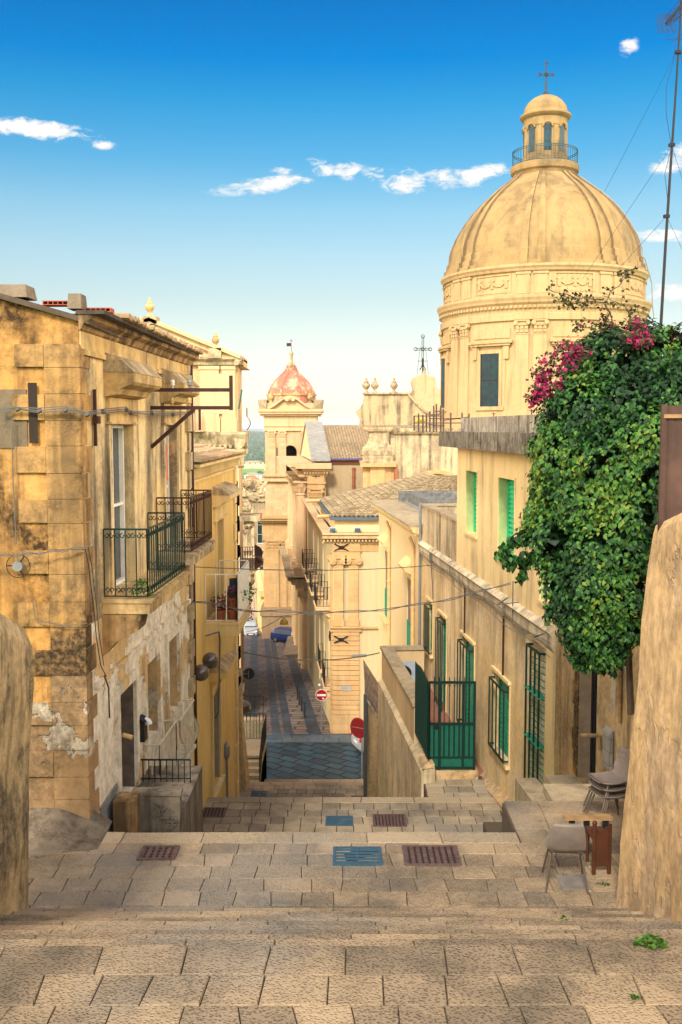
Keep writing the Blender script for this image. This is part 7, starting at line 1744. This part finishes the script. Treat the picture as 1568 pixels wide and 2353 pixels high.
m = MB(); disc(m, (c.x, RY, c.z), .45, .03, 32, -.7); m.build('disc', M_dred, T); m = MB(); a_ = Vector((sin(-.7), -cos(-.7), 0)); m.tube([Vector((c.x, RY, c.z)) - a_ * .03, Vector((c.x, RY, c.z)) - a_ * .002], .47, 32); m.build('rim', M_red, T)
m = MB(); cc = Vector((c.x, RY, c.z)) + a_ * .04; m.tube([cc + Vector((-.3, .25, .0)) * .9, cc + Vector((.3, -.25, .05)) * .9], .012, 4); m.build('clamp', M_tin, T)
BY = 40.0; c = pt(572, 1548, BY)
T = thing('back_of_sign', 'black back of a round road sign with grey bracket standing above the lane at left', 'road sign', (c.x, BY, -15)); 
m = MB(); disc(m, c, .235, .02); m.build('disc', M_black, T)
m = MB(); m.box(c.x - .01, c.x + .01, BY - .05, BY - .025, c.z - .17, c.z + .15); m.box(c.x - .2, c.x, BY - .05, BY - .026, c.z - .01, c.z + .01); m.tube([(c.x - .2, BY - .03, c.z), (c.x - .9, BY - .03, c.z)], .02, 5); m.build('bracket', M_tin, T)
bl = [(793.0, 1652, 1355), (784, 1636, 1302), (779.5, 1620, 1254), (774.5, 1608, 1212)]
first = None
for i, (xz, yv, top) in enumerate([((792), 1490, 1355), ((765), 1433, 1302), ((744), 1380, 1254), ((727), 1330, 1212)]):
    u, v = (540 + xz / 3.563) * .9191, (1380 + yv / 3.563) * .9191; Yb = (16.06 - .12 * 50.9) / (-ray(u, v)[2] / ray(u, v)[1] - .12); p = pt(u, v, Yb)
    lab = ('black iron bollard nearest the no entry sign', 'second black bollard up from the no entry sign', 'third black bollard along the pavement', 'farthest black bollard down the street')[i]
    t = thing('bollard', lab, 'bollard', (p.x, Yb, srow(Yb) + .05), 'black bollards along the street pavement'); z = srow(Yb) + .05
    m = MB(); m.lathe([(.06, z), (.06, z + .05), (.042, z + .07), (.04, z + .78)], (p.x, Yb), 12); m.build('post', M_black, t)
    m = MB(); m.lathe([(.04, z + .78), (.055, z + .79), (.055, z + .82), (.04, z + .84), (.035, z + .88), (0, z + .9)], (p.x, Yb), 12); m.build('cap', M_black, t)

# ================================================================ CABLES
def cable(name, P, r, label, sag=0.0, mat=None, cat='cable', n=26, wob=0.0, group=None, twin=0):
    A, B = Vector(P[0]), Vector(P[1]); m = MB()
    for k in range(1 + twin):
        m.tube([A.lerp(B, t) + Vector((0, 0, -sag * 4 * t * (1 - t) + wob * noise.noise(Vector((t * 9, k, 0))) + k * r * 3 * sin(t * 30))) for t in [i / n for i in range(n + 1)]], r, 4)
    return m.build(name, mat or M_cable, loc=A.lerp(B, .5), label=label, cat=cat, group=group)
cable('overhead_cable', (FA.w(LA - .3, FA.hit(425, 1390)[1], .05), FR.w(s_at(1185), FR.hit(1183, 1338)[1], .1)), .011, 'thick twisted cable sagging across the lane, the lowest big one', .42, twin=1, wob=.04)
cable('overhead_cable', (FY.w(.4, FY.hit(452, 1327)[1] + .35, .05), FR.w(s_at(1010), FR.hit(1008, 1296)[1], .1)), .014, 'thin cable across the lane at the height of the flower balcony rail', .12)
cable('overhead_cable', (pt(552, 1497, 39), pt(873, 1500, 44)), .03, 'cable with a grey splice box crossing before the corner palazzo', .35)
m = MB(); a, b = pt(808, 1508, 43.6), pt(842, 1506, 43.8); m.tube([a, b], .07, 8); m.build('splice_box', M_tin, loc=a, label='grey cylindrical splice box on the cable before the corner palazzo', cat='splice box')
m = MB()
Pw = [pt(0, 948, 12.6), pt(40, 942, 12.6), pt(90, 946, 12.6), pt(150, 944, 12.6), pt(200, 954, 12.55)] + [FA.w(s_, FA.hit(u_, v_)[1], .13) for s_, u_, v_ in [(FA.su(u, 950), u, v) for u, v in ((215, 948), (270, 944), (280, 950), (330, 952), (380, 954), (432, 950))]]
for k in range(3): m.tube([p + Vector((0, -.01 * k, .022 * k + .012 * sin(i * 2.1 + k))) for i, p in enumerate(Pw)], .009, 4)
for p in Pw[1:-1]: m.tube([p + Vector((-.02, 0, 0)), p + Vector((.03, 0, .02))], .03, 6)
m.build('wall_cable', M_cable, loc=Pw[0], label='grey cable bundle strapped across the gable and lane wall of the weathered house', cat='cable')
cable('overhead_cable', (pt(0, 1278, 12.4) + Vector((-.3, 0, 0)), pt(200, 1256, 12.6)), .008, 'thin wire across the old gable below the quoins', .03, twin=1)
m = MB(); P = [pt(u, v, 12.6) for u, v in ((196, 1258), (204, 1300), (216, 1400), (222, 1465), (232, 1530), (245, 1555))]; m.tube(P, .008, 4); m.tube([p + Vector((.04, 0, 0)) for p in P[:-1]], .006, 4); m.tube([pt(u, v, 12.55) for u, v in ((240, 1552), (250, 1580), (252, 1650))], .012, 4)
m.build('hanging_wires', M_iron, loc=P[0], label='loose dark wires hanging down the corner of the weathered house', cat='wires')
m = MB(); P = [pt(u, v, 12.6) for u, v in ((28, 960), (30, 1100), (38, 1250))]; m.tube(P, .008, 4); m.tube([pt(u, v, 12.6) for u, v in ((60, 1372), (75, 1375), (78, 1400), (82, 1425), (150, 1438), (200, 1432))], .006, 4)
m.build('wall_wires', M_cable, loc=P[0], label='thin wires running down the stained orange gable', cat='wires')
c = pt(44, 1300, 12.6); T = thing('vent_fan', 'round grey extractor vent with wire ring on the orange gable', 'vent', c)
m = MB(); m.tube([c + Vector((0, -.0, 0)), c + Vector((0, -.07, 0))], .065, 14); m.build('cap', M_tin, T)
m = MB(); m.tube([c + Vector((cos(a) * .15, -.03, sin(a) * .15)) for a in [i * pi / 12 for i in range(24)]], .006, 4, closed=True)
for k in range(3): a = 1 + k * 2.1; m.tube([c + Vector((0, -.04, 0)), c + Vector((cos(a) * .15, -.03, sin(a) * .15))], .01, 4)
m.build('ring', M_iron, T)
# hanging yellow street lamp on its cable
LY = 70.0; p = pt(653, 1428, LY)
cable('overhead_cable', (pt(560, 1452, LY - 4), pt(650, 1415, LY)), .02, 'thin cable carrying the yellow street lamp, left span', .25)
cable('overhead_cable', (pt(650, 1415, LY), pt(712, 1405, LY + 3)), .02, 'thin cable carrying the yellow street lamp, right span', .05)
T = thing('street_lamp', 'hanging street lamp with yellow bell shade over the street', 'street lamp', p); m = MB()
m.lathe([(.30, p.z - .2), (.29, p.z - .02), (.2, p.z + .1), (.1, p.z + .15), (.0, p.z + .16)], (p.x, p.y), 18); m.build('lamp_shade', M_lamp, T, smooth=True)
m = MB(); m.lathe([(.1, p.z + .12), (.11, p.z + .35), (.05, p.z + .42), (0, p.z + .43)], (p.x, p.y), 10); m.tube([(p.x, p.y, p.z + .4), (p.x, p.y, pt(650, 1415, LY).z + .05)], .025, 4); m.build('fitting', M_white, T)
# wires clinging to yellow house
m = MB(); s0, z0 = FY.hit(468, 1455)
m.tube([FY.w(s0 - .3, z0, .1), FY.w(s0 + .05, z0 + .02, .35), FY.w(s0 + .2, z0 - .2, .35), FY.w(s0 + .2, z0 - 1.9, .3), FY.w(s0 + .35, z0 - 2.1, .2)], .02, 5)
m.tube([FY.w(s0 + .35, z0 - 2.1, .2), FY.w(s0 + 1.5, z0 - 1.7, .12), FY.w(s0 + 3.4, z0 - 1.1, .1)], .016, 5)
m.build('wall_wires', M_cable, loc=FY.w(s0, z0, .1), label='bundle of wires looping under the flower balcony of the yellow house', cat='wires')

# ================================================================ CHAIRS
def shell_chair(loc, rz, label, group=None, legs=True):
    """plastic shell chair on bent steel legs; back towards -y"""
    t = thing('chair', label, 'chair', loc, group); o = Vector(loc)
    m = MB(); nu, nv = 12, 16; V = []
    for j in range(nv + 1):
        t_ = j / nv
        if t_ < .55: q = t_ / .55; y, z, w, cup = lerp(.22, -.16, q), .445 - .02 * sin(pi * q), .20 + .02 * sin(pi * q), .02
        else:
            q = (t_ - .55) / .45; y, z, w, cup = -.16 - .10 * q - .03 * sin(pi * q), .445 + .37 * q - (.0 if q > .2 else .01), lerp(.215, .175, q ** 2), .03
        for i in range(nu + 1):
            x = (i / nu * 2 - 1); edge = (1 if j not in (0, nv) else .93)
            V.append((o.x + x * w * edge, o.y + y + (cup * x * x if t_ >= .55 else 0), o.z + z + (cup * x * x if t_ < .55 else 0)))
    n2 = len(V); V += [(x, y + .006, z - .012) for x, y, z in V]
    F = [(j * (nu + 1) + i, j * (nu + 1) + i + 1, (j + 1) * (nu + 1) + i + 1, (j + 1) * (nu + 1) + i) for j in range(nv) for i in range(nu)]
    F2 = [tuple(n2 + k for k in f[::-1]) for f in F]; E = []
    for j in range(nv):
        for i in (0, nu): a, b = j * (nu + 1) + i, (j + 1) * (nu + 1) + i; E.append((a, b, n2 + b, n2 + a))
    for i in range(nu):
        for j in (0, nv): a, b = j * (nu + 1) + i, j * (nu + 1) + i + 1; E.append((a, b, n2 + b, n2 + a))
    m.faces(V, F + F2 + E); m.build('seat_shell', M_seat, t, smooth=True)
    for q in (-1, 1):
        for (yb, yt) in ((-.27, -.14), (.25, .12)):
            m = MB(); m.tube([o + Vector((q * .235, yb, 0)), o + Vector((q * .17, yt, .40)), o + Vector((q * .15, yt * .8, .425))], .012, 7); m.build('leg', M_chrome, t)
    m = MB(); m.tube([o + Vector((-.19, -.14, .425)), o + Vector((-.19, .14, .425)), o + Vector((.19, .14, .425)), o + Vector((.19, -.14, .425))], .012, 6, closed=True); m.build('seat_frame', M_chrome, t)
    t.rotation_euler = (0, 0, rz); return t
fa = at_z(1303, 2040, -5.25)
c1 = shell_chair((fa.x + .0, fa.y + .12, -5.25), -.12, 'taupe plastic chair on thin metal legs, alone with its back to us')
sc = FM.w(DO[0] - .15, 0, .55); stz = -5.25 + .0
wl = pt(1392, 1868, 12.4)
STX, STY, STZ = xf(1402, 1850, 12.9), 12.9, zf(1893, 12.9)
for k in range(3):
    dz_ = .085 * k
    lab = ('lowest chair of the stack of taupe chairs by the doorway', 'middle chair of the stack of taupe chairs by the doorway', 'topmost chair of the stack of taupe chairs by the doorway')[k]
    cc = shell_chair((STX + .0 * k, STY + .02 * k, STZ + dz_), pi / 2 + .25, lab, 'stacked taupe chairs by the doorway')
# low stone block under the stacked chairs, and plank table, wooden chair
m = MB(); a0 = pt(1290, 1845, 13.6); m.box(xf(1296, 1900, 13.0), 4.2, 12.45, 14.4, -5.4, STZ); m.build('stone_step', M_step, loc=(STX, 13.2, -5.3), label='long grey stone step carrying the stacked chairs below the doorway', cat='step')
py_ = 11.9; T = thing('plank_table', 'old plank shelf on a dark stand behind the plastic chair', 'table', (xf(1348, 1880, py_), py_, -5.25))
m = MB(); m.box(xf(1298, 1880, py_), xf(1408, 1880, py_), py_ - .0, py_ + .12, zf(1886, py_), zf(1878, py_)); m.build('plank', M_wood2, T)
m = MB(); 
for u in (1318, 1352, 1396): x = xf(u, 1900, py_); m.box(x - .03, x + .03, py_ + .04, py_ + .12, -5.25, zf(1886, py_) - .002)
m.build('stand', M_iron, T)
wy = 11.35; T = thing('wooden_chair', 'old brown wooden chair leaning beside the sloping wall', 'chair', (xf(1382, 1990, wy), wy, -5.25))
x0, x1 = xf(1360, 1950, wy), xf(1402, 1950, wy); zt = zf(1888, wy)
m = MB(); m.tube([(x0 + .03, wy, -5.25), (x0 + .03, wy, zt - .04)], .024, 8); m.sphere((x0 + .03, wy, zt - .02), .032, 8, 6); m.tube([(x1, wy + .02, -5.25), (x1, wy + .02, zt - .04)], .024, 8); m.build('back_posts', M_wood, T)
m = MB(); z0, z1 = zf(1990, wy), zf(1905, wy); N_ = 8
for i in range(N_):
    a, b = lerp(x0 + .05, x1 - .02, i / N_), lerp(x0 + .05, x1 - .02, (i + 1) / N_); h0, h1 = .03 * sin(pi * i / N_ * 1.5), .03 * sin(pi * (i + 1) / N_ * 1.5)
    m.hexa([(a, wy - .01, z0), (b, wy - .01, z0), (b, wy + .015, z0), (a, wy + .015, z0), (a, wy - .01, z1 - h0), (b, wy - .01, z1 - h1), (b, wy + .015, z1 - h1), (a, wy + .015, z1 - h0)])
m.build('backrest', M_wood, T)
m = MB(); m.box(x0 + .02, x1, wy + .02, wy + .38, -4.86, -4.82); m.build('seat', M_wood, T)
for q in (x0 + .04, x1 - .02): m = MB(); m.tube([(q, wy + .35, -5.25), (q, wy + .35, -4.86)], .02, 6); m.build('leg', M_wood, T)

# ================================================================ IVY AND BOUGAINVILLEA
random.seed(21)
def blobfoliage(mats, blobs, nleaf, size, name, root, tint=lambda p, k: random.random()):
    m = MB(); cs = [(pt(u, v, Y), r) for (u, v, Y, r) in blobs]; tot = sum(r * r for _, r in cs)
    for ci, (c, r) in enumerate(cs):
        n = int(nleaf * r * r / tot)
        for i in range(n):
            d = rvec(); rr = r * (1 + .34 * noise.noise(d * 2.4 + Vector((ci * 3.1, 0, 0))) + .22 * noise.noise(d * 6 + Vector((ci, 9, 0)))) * random.uniform(.80, 1.06) ** 1
            p = c + Vector((d.x * rr, d.y * rr * .8, d.z * rr))
            if noise.noise(p * 3.1) + .5 * noise.noise(p * 7) < -.34: continue
            if any((p - c2).length < r2 * .74 for c2, r2 in cs if c2 is not c): continue
            nrm = (d * 1.0 + rvec() * .55 + Vector((0, -.15, .45))).normalized()
            leafcard(m, p, nrm, (Vector((0, 0, 1)) + rvec() * .7).normalized(), size * random.uniform(.65, 1.3), tint(p, ci))
    return m.build(name, mats, root)
blobs = [(1355, 890, 13.4, .5), (1420, 860, 13.2, .6), (1510, 850, 13.0, .55), (1560, 860, 12.9, .5), (1600, 900, 12.6, .6), (1292, 958, 13.5, .34), (1360, 960, 13.0, .6), (1460, 960, 12.8, .62), (1560, 960, 12.6, .6),
         (1265, 1030, 13.4, .28), (1320, 1050, 13.0, .55), (1420, 1070, 12.7, .62), (1500, 1080, 12.5, .5), (1270, 1110, 13.3, .36), (1350, 1150, 12.9, .58), (1450, 1170, 12.6, .5), (1250, 1180, 13.3, .26),
         (1230, 1215, 13.2, .20), (1290, 1240, 13.0, .45), (1390, 1260, 12.7, .55), (1450, 1270, 12.6, .42), (1300, 1330, 13.0, .33), (1380, 1350, 12.7, .52), (1440, 1370, 12.6, .38), (1310, 1395, 12.9, .28), (1370, 1430, 12.8, .44), (1430, 1440, 12.7, .30),
         (1335, 1470, 12.9, .24), (1395, 1490, 12.8, .28), (1375, 1518, 12.8, .16), (1420, 1490, 12.7, .14), (1495, 1010, 12.4, .5), (1585, 800, 12.9, .3), (1380, 810, 13.2, .28), (1475, 800, 13.1, .33)]
ib = pt(1430, 1500, 13.2)
T = thing('ivy', 'huge dark green ivy mass with yellowing leaves hanging over the wall at right', 'ivy', (ib.x + .6, 13.6, -5.3))
blobfoliage(M_leaf, blobs, 70000, .062, 'foliage', T, lambda p, k: min(1, max(0, .42 + .75 * noise.noise(p * 1.5) + random.gauss(0, .26))))
# inner dark growth so that the mass is dense
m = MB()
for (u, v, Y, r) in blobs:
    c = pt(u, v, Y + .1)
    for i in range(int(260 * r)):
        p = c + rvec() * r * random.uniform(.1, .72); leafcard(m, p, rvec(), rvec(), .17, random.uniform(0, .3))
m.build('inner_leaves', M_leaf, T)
# drooping sprays on the left edge
m = MB(); mw = MB()
def spray(P, r=.09, n=14):
    pts = [pt(*p) for p in P]; mw.tube(pts, [lerp(.014, .004, i / (len(pts) - 1)) for i in range(len(pts))], 4)
    for a, b in zip(pts[:-1], pts[1:]):
        for i in range(n):
            p = a.lerp(b, random.random()) + rvec() * r * random.random(); leafcard(m, p, (rvec() + Vector((0, -.6, .2))).normalized(), Vector((0, 0, 1)) + rvec() * .5, .085 * random.uniform(.7, 1.3), min(1, max(0, random.gauss(.35, .25))))
spray([(1260, 1230, 13.2), (1215, 1232, 13.2), (1185, 1245, 13.1), (1150, 1275, 13.1)], .11, 60); spray([(1270, 1290, 13.1), (1225, 1285, 13.1), (1190, 1290, 13.0), (1165, 1300, 13.0)], .12, 60); spray([(1220, 1285, 13.1), (1205, 1310, 13.1), (1195, 1335, 13.1)], .08, 34); spray([(1165, 1290, 13.0), (1158, 1262, 13.0), (1150, 1285, 13.0)], .09, 40)
spray([(1260, 1100, 13.3), (1235, 1120, 13.3), (1220, 1160, 13.3)], .12, 50); spray([(1240, 1180, 13.3), (1215, 1210, 13.3), (1205, 1245, 13.2)], .10, 44)
spray([(1290, 1380, 13), (1268, 1400, 13), (1262, 1430, 13)], .1, 30); spray([(1330, 1480, 12.9), (1315, 1505, 12.9), (1325, 1530, 12.9), (1350, 1540, 12.9)], .1, 36); spray([(1350, 1500, 12.9), (1385, 1535, 12.9), (1410, 1545, 12.9)], .09, 36)
m.build('hanging_sprays', M_leaf, T)
mw.tube([pt(1480, 1500, 13.3), pt(1440, 1380, 13.2), pt(1340, 1260, 13.1), pt(1260, 1240, 13.1)], [.03, .025, .02, .014], 6); mw.tube([pt(1450, 1640, 13.5), pt(1445, 1500, 13.4), pt(1430, 1200, 13.3), pt(1420, 800, 13.3)], [.05, .045, .04, .02], 7)
mw.build('stems', M_bark, T)
# bougainvillea
bb0 = pt(1400, 800, 13.5); T = thing('bougainvillea', 'thorny bougainvillea with magenta blossoms rising out of the ivy top', 'bougainvillea', bb0)
mw = MB(); mf = MB(); ml = MB()
def twig(P, r0=.014, leaves=10, pink=0, spread=.10, mat_='l'):
    pts = [pt(p[0], p[1], p[2] - (.55 if pink > 50 else 0)) for p in P]; fine = []
    for a, b in zip(pts[:-1], pts[1:]):
        for i in range(4): fine.append(a.lerp(b, i / 4) + rvec() * .02)
    fine.append(pts[-1]); mw.tube(fine, [lerp(r0, .004, i / (len(fine) - 1)) for i in range(len(fine))], 4)
    for i in range(leaves):
        p = random.choice(fine[2:]); e = p + rvec() * spread; mw.tube([p, e], .003, 3)
        for _ in range(2): leafcard(ml, e + rvec() * .03, rvec(), rvec(), .05, random.random())
    for i in range(pink):
        p = random.choice(fine[1:]) + rvec() * spread * random.random(); leafcard(mf, p, rvec(), rvec(), .055 * random.uniform(.7, 1.2), random.random())
B0 = (1415, 770, 13.3)
twig([B0, (1395, 705, 13.2), (1380, 690, 13.2), (1330, 685, 13.2), (1262, 665, 13.2)], .015, 34); twig([(1395, 700, 13.2), (1405, 670, 13.2), (1425, 650, 13.2), (1442, 625, 13.2), (1445, 618, 13.2)], .011, 24); twig([(1380, 692, 13.2), (1310, 700, 13.2), (1275, 690, 13.2)], .009, 26)
twig([(1440, 760, 13.3), (1450, 720, 13.3), (1430, 700, 13.3), (1385, 680, 13.3)], .014, 20); twig([B0, (1370, 760, 13.3), (1340, 748, 13.3), (1322, 742, 13.3)], .010, 26, 8); twig([B0, (1400, 740, 13.3), (1385, 735, 13.3)], .010, 26, 10); twig([(1445, 790, 13.2), (1465, 750, 13.2), (1470, 730, 13.2)], .012, 40, 60, .14); twig([(1440, 790, 13.2), (1478, 785, 13.1), (1485, 765, 13.1)], .012, 30, 110, .13)
twig([(1500, 790, 13), (1530, 770, 13), (1560, 765, 13)], .012, 60, 4); twig([(1380, 800, 13.3), (1400, 785, 13.3), (1440, 790, 13.3)], .012, 20, 40, .16)
twig([(1370, 810, 13.3), (1320, 800, 13.4), (1280, 805, 13.4), (1255, 840, 13.5), (1235, 870, 13.5)], .016, 40, 85, .14); twig([(1340, 830, 13.4), (1300, 820, 13.4), (1285, 850, 13.4)], .012, 16, 90, .2); twig([(1290, 880, 13.5), (1255, 880, 13.5), (1235, 905, 13.5), (1225, 925, 13.5)], .014, 26, 110, .15); twig([(1270, 905, 13.5), (1240, 900, 13.5), (1230, 925, 13.5)], .01, 20, 160, .1)
twig([(1300, 800, 13.4), (1315, 800, 13.4), (1330, 815, 13.4)], .01, 12, 80, .17); twig([(1265, 850, 13.5), (1250, 862, 13.5), (1240, 880, 13.5)], .01, 12, 120, .10)
mw.build('branches', M_bark, T); mf.build('blossoms', M_pink, T); ml.build('leaves', M_leafdry, T)

# brown corrugated panel over the wall
T = thing('metal_panel', 'brown corrugated metal panel fence above the sloping wall at the right edge', 'fence', (xf(1545, 1100, 10.2), 10.2, -1))
m = MB(); x0, x1 = xf(1523, 1100, 10.4), xf(1523, 1100, 10.4) + 1.6; n = 44; zt0, zb0 = zf(932, 10.4), zf(1215, 10.4) - .5
for i in range(n):
    a, b = lerp(x0, x1, i / n), lerp(x0, x1, (i + 1) / n); ya, yb = 10.4 - .5 * (a - x0) + .012 * (i % 2), 10.4 - .5 * (b - x0) + .012 * ((i + 1) % 2)
    m.hexa([(a, ya, zb0), (b, yb, zb0), (b, yb + .02, zb0), (a, ya + .02, zb0), (a, ya, zt0), (b, yb, zt0), (b, yb + .02, zt0), (a, ya + .02, zt0)])
m.build('sheet', M_corr, T)
m = MB(); m.hexa([(x0 - .01, 10.37, zt0 - .13), (x1, 10.37 - .8, zt0 - .13), (x1, 10.44 - .8, zt0 - .13), (x0 - .01, 10.44, zt0 - .13), (x0 - .01, 10.37, zt0 - .09), (x1, 10.37 - .8, zt0 - .09), (x1, 10.44 - .8, zt0 - .09), (x0 - .01, 10.44, zt0 - .09)]); m.build('rail', M_wood2, T)
m = MB(); m.box(x0 - .03, x0 + .02, 10.38, 10.43, zb0, zt0 + .01); m.build('post', M_corr, T)

# antenna mast with guy wires
AY = 21.0; T = thing('antenna_mast', 'tall leaning antenna mast with guy wires and grid aerial against the sky', 'antenna', pt(1517, 790, AY))
b_, t_ = pt(1516, 800, AY), pt(1567, -30, AY); q1 = pt(1541, 390, AY)
m = MB(); m.tube([b_ - Vector((0, 0, 1.5)), b_, pt(1530, 560, AY), q1, pt(1553, 215, AY), pt(1563, 60, AY), t_], [.033, .033, .03, .027, .023, .02, .018], 6)
for v, u in ((333, 1544), (497, 1532), (120, 1559)): p = pt(u, v, AY); m.box(p.x - .06, p.x + .06, AY - .04, AY + .04, p.z - .03, p.z + .03)
m.build('mast', M_iron, T)
m = MB()
for a, b in (((1558, 115), (1390, 440)), ((1544, 335), (1340, 640)), ((1532, 497), (1420, 620)), ((1544, 335), (1590, 480)), ((1532, 497), (1590, 620)), ((1559, 110), (1600, 260))): m.tube([pt(*a, AY), pt(*b, AY)], .004, 3)
P = [(1556, 85), (1545, 150), (1531, 200), (1531, 260), (1542, 330)]; m.tube([pt(u, v, AY) for u, v in P], .006, 3); P = [(1544, 335), (1528, 400), (1536, 470), (1531, 497)]; m.tube([pt(u, v, AY) for u, v in P], .006, 3)
m.build('guy_wires', M_iron, T)
def AG(x, y): return pt((1560 + x / 7.35) * .9191, (y / 7.35) * .9191, AY)
m = MB()
for i in range(9):
    t_ = i / 8; m.tube([AG(lerp(645, 600, t_), lerp(250, 390, t_)), AG(lerp(1000, 960, t_), lerp(280, 415, t_))], .004, 3); m.tube([AG(lerp(602, 635, t_), lerp(422, 605, t_)), AG(lerp(940, 990, t_), lerp(425, 605, t_))], .004, 3)
for i in range(5):
    t_ = i / 4; m.tube([AG(lerp(645, 1000, t_), 255), AG(lerp(600, 960, t_), 400)], .004, 3); m.tube([AG(lerp(602, 940, t_), 422), AG(lerp(635, 990, t_), 605)], .004, 3)
m.build('grid_reflector', M_iron, T)
m = MB(); m.tube([AG(780, 440), AG(1120, 20)], .03, 5)
for i in range(12): t_ = i / 11; c = AG(lerp(800, 1110, t_), lerp(390, 30, t_)); m.tube([c + Vector((-.05, 0, .12)), c + Vector((.04, 0, -.12))], .006, 3)
for (a, b) in (((760, 720), (1100, 735)), ((885, 685), (1200, 680)), ((985, 640), (1200, 640))): m.tube([AG(*a), AG(*b)], .007, 3)
m.tube([AG(930, 380), AG(1074, 270)], .02, 4); m.build('aerials', M_iron, T)

# scaffold tubes on the roofs before the dome
T = thing('scaffold_rails', 'rusty scaffold tubes standing on the roof edge before the dome drum', 'scaffold', pt(1040, 975, 60)); m = MB(); SYY = 62
for u, v0, v1 in ((952, 982, 955), (962, 985, 950), (972, 985, 953), (980, 984, 952), (988, 985, 945), (997, 985, 932), (1003, 985, 928), (1013, 985, 932), (1019, 985, 940), (1036, 984, 948), (1062, 981, 948), (1078, 980, 950)):
    m.tube([pt(u, v0 + 8, SYY), pt(u, v1, SYY)], .055, 5)
for a, b in (((950, 972), (1085, 972)), ((952, 956), (1020, 956)), ((990, 962), (1080, 962)), ((985, 975), (1022, 978)), ((1000, 945), (1015, 945)), ((1018, 966), (1080, 958))): m.tube([pt(*a, SYY - .1), pt(*b, SYY - .1)], .045, 4)
m.build('tubes', M_scaff, T)
m = MB(); m.lathe([(.32, zf(972, SYY)), (.34, zf(968, SYY)), (.32, zf(962, SYY))], (xf(968, 966, SYY), SYY + .6), 12, caps=True); m.build('barrel', M_lamp, T)
T = thing('roof_railing', 'thin iron rail on the concrete roof slab of the ochre house', 'railing', FR.w(sU1 - .5, zroof + .8, -.3)); m = MB()
P = [FR.hit(1080, 972), FR.hit(1135, 965), FR.hit(1235, 965)]
m.tube([pt(1080, 975, 27), pt(1137, 966, 25), pt(1240, 966, 21)], .012, 4)
for u, v, Y in ((1135, 948, 25), (1222, 940, 22)): m.tube([pt(u, v, Y), pt(u, 985, Y)], .014, 4); m.tube([pt(u - 6, v + 3, Y), pt(u + 6, v + 3, Y)], .01, 4)
m.build('rail', M_rust, T)

# weeds in the paving joints
def weed(u, v, z, r, n, label, name='weed'):
    c = at_z(u, v, z); m = MB()
    for i in range(n):
        d = rvec(); p = c + Vector((d.x * r * random.random() ** .6, d.y * r * .7 * random.random(), abs(d.z) * r * .55 * random.random())); leafcard(m, p, (Vector((0, 0, 1)) + rvec() * .8).normalized(), rvec(), .045 if r > .1 else .02, random.random())
    m.build(name, M_leaf2 if r > .1 else M_leaf, loc=c, label=label, cat='weed')
weed(1495, 2170, -3.59, .12, 170, 'bushy green weed growing between the front paving slabs')
weed(1460, 2292, -3.59, .05, 30, 'flat tuft of weed in a joint of the front paving below the bushy one'); weed(1296, 2112, -4.45, .06, 30, 'tiny weed on the steps left of the bushy weed'); weed(1296, 2011, -5.24, .07, 26, 'small moss tuft at the corner of the slate cover'); weed(1388, 2032, -5.24, .09, 40, 'weeds at the foot of the sloping wall beside the chair')
b_ = FA.w(s_a + .15, BZ + .04, .5); m = MB()
for i in range(120): d = rvec(); leafcard(m, b_ + Vector((d.x * .13, d.y * .1, abs(d.z) * .22)), rvec(), rvec(), .045, random.random())
m.build('balcony_weed', M_leaf2, loc=b_, label='green weed sprouting at the corner of the dark green balcony', cat='plant')

# ================================================================ HAZE
m = MB(); m.box(-21000, 21000, -200, 21000, -140, 45)
hm = bpy.data.materials.new('air_haze'); hm.use_nodes = True; hg = N(hm.node_tree)
pv = hg.n('ShaderNodeVolumePrincipled'); hg.set(pv, 'Color', (.80, .88, 1.0, 1)); hg.set(pv, 'Density', 8e-5); hg.set(pv, 'Anisotropy', .0)
ho = hg.n('ShaderNodeOutputMaterial'); hm.node_tree.links.new(pv.outputs[0], ho.inputs['Volume'])
m.build('haze', hm, kind='stuff', label='thin pale air haze over the valley', cat='haze')
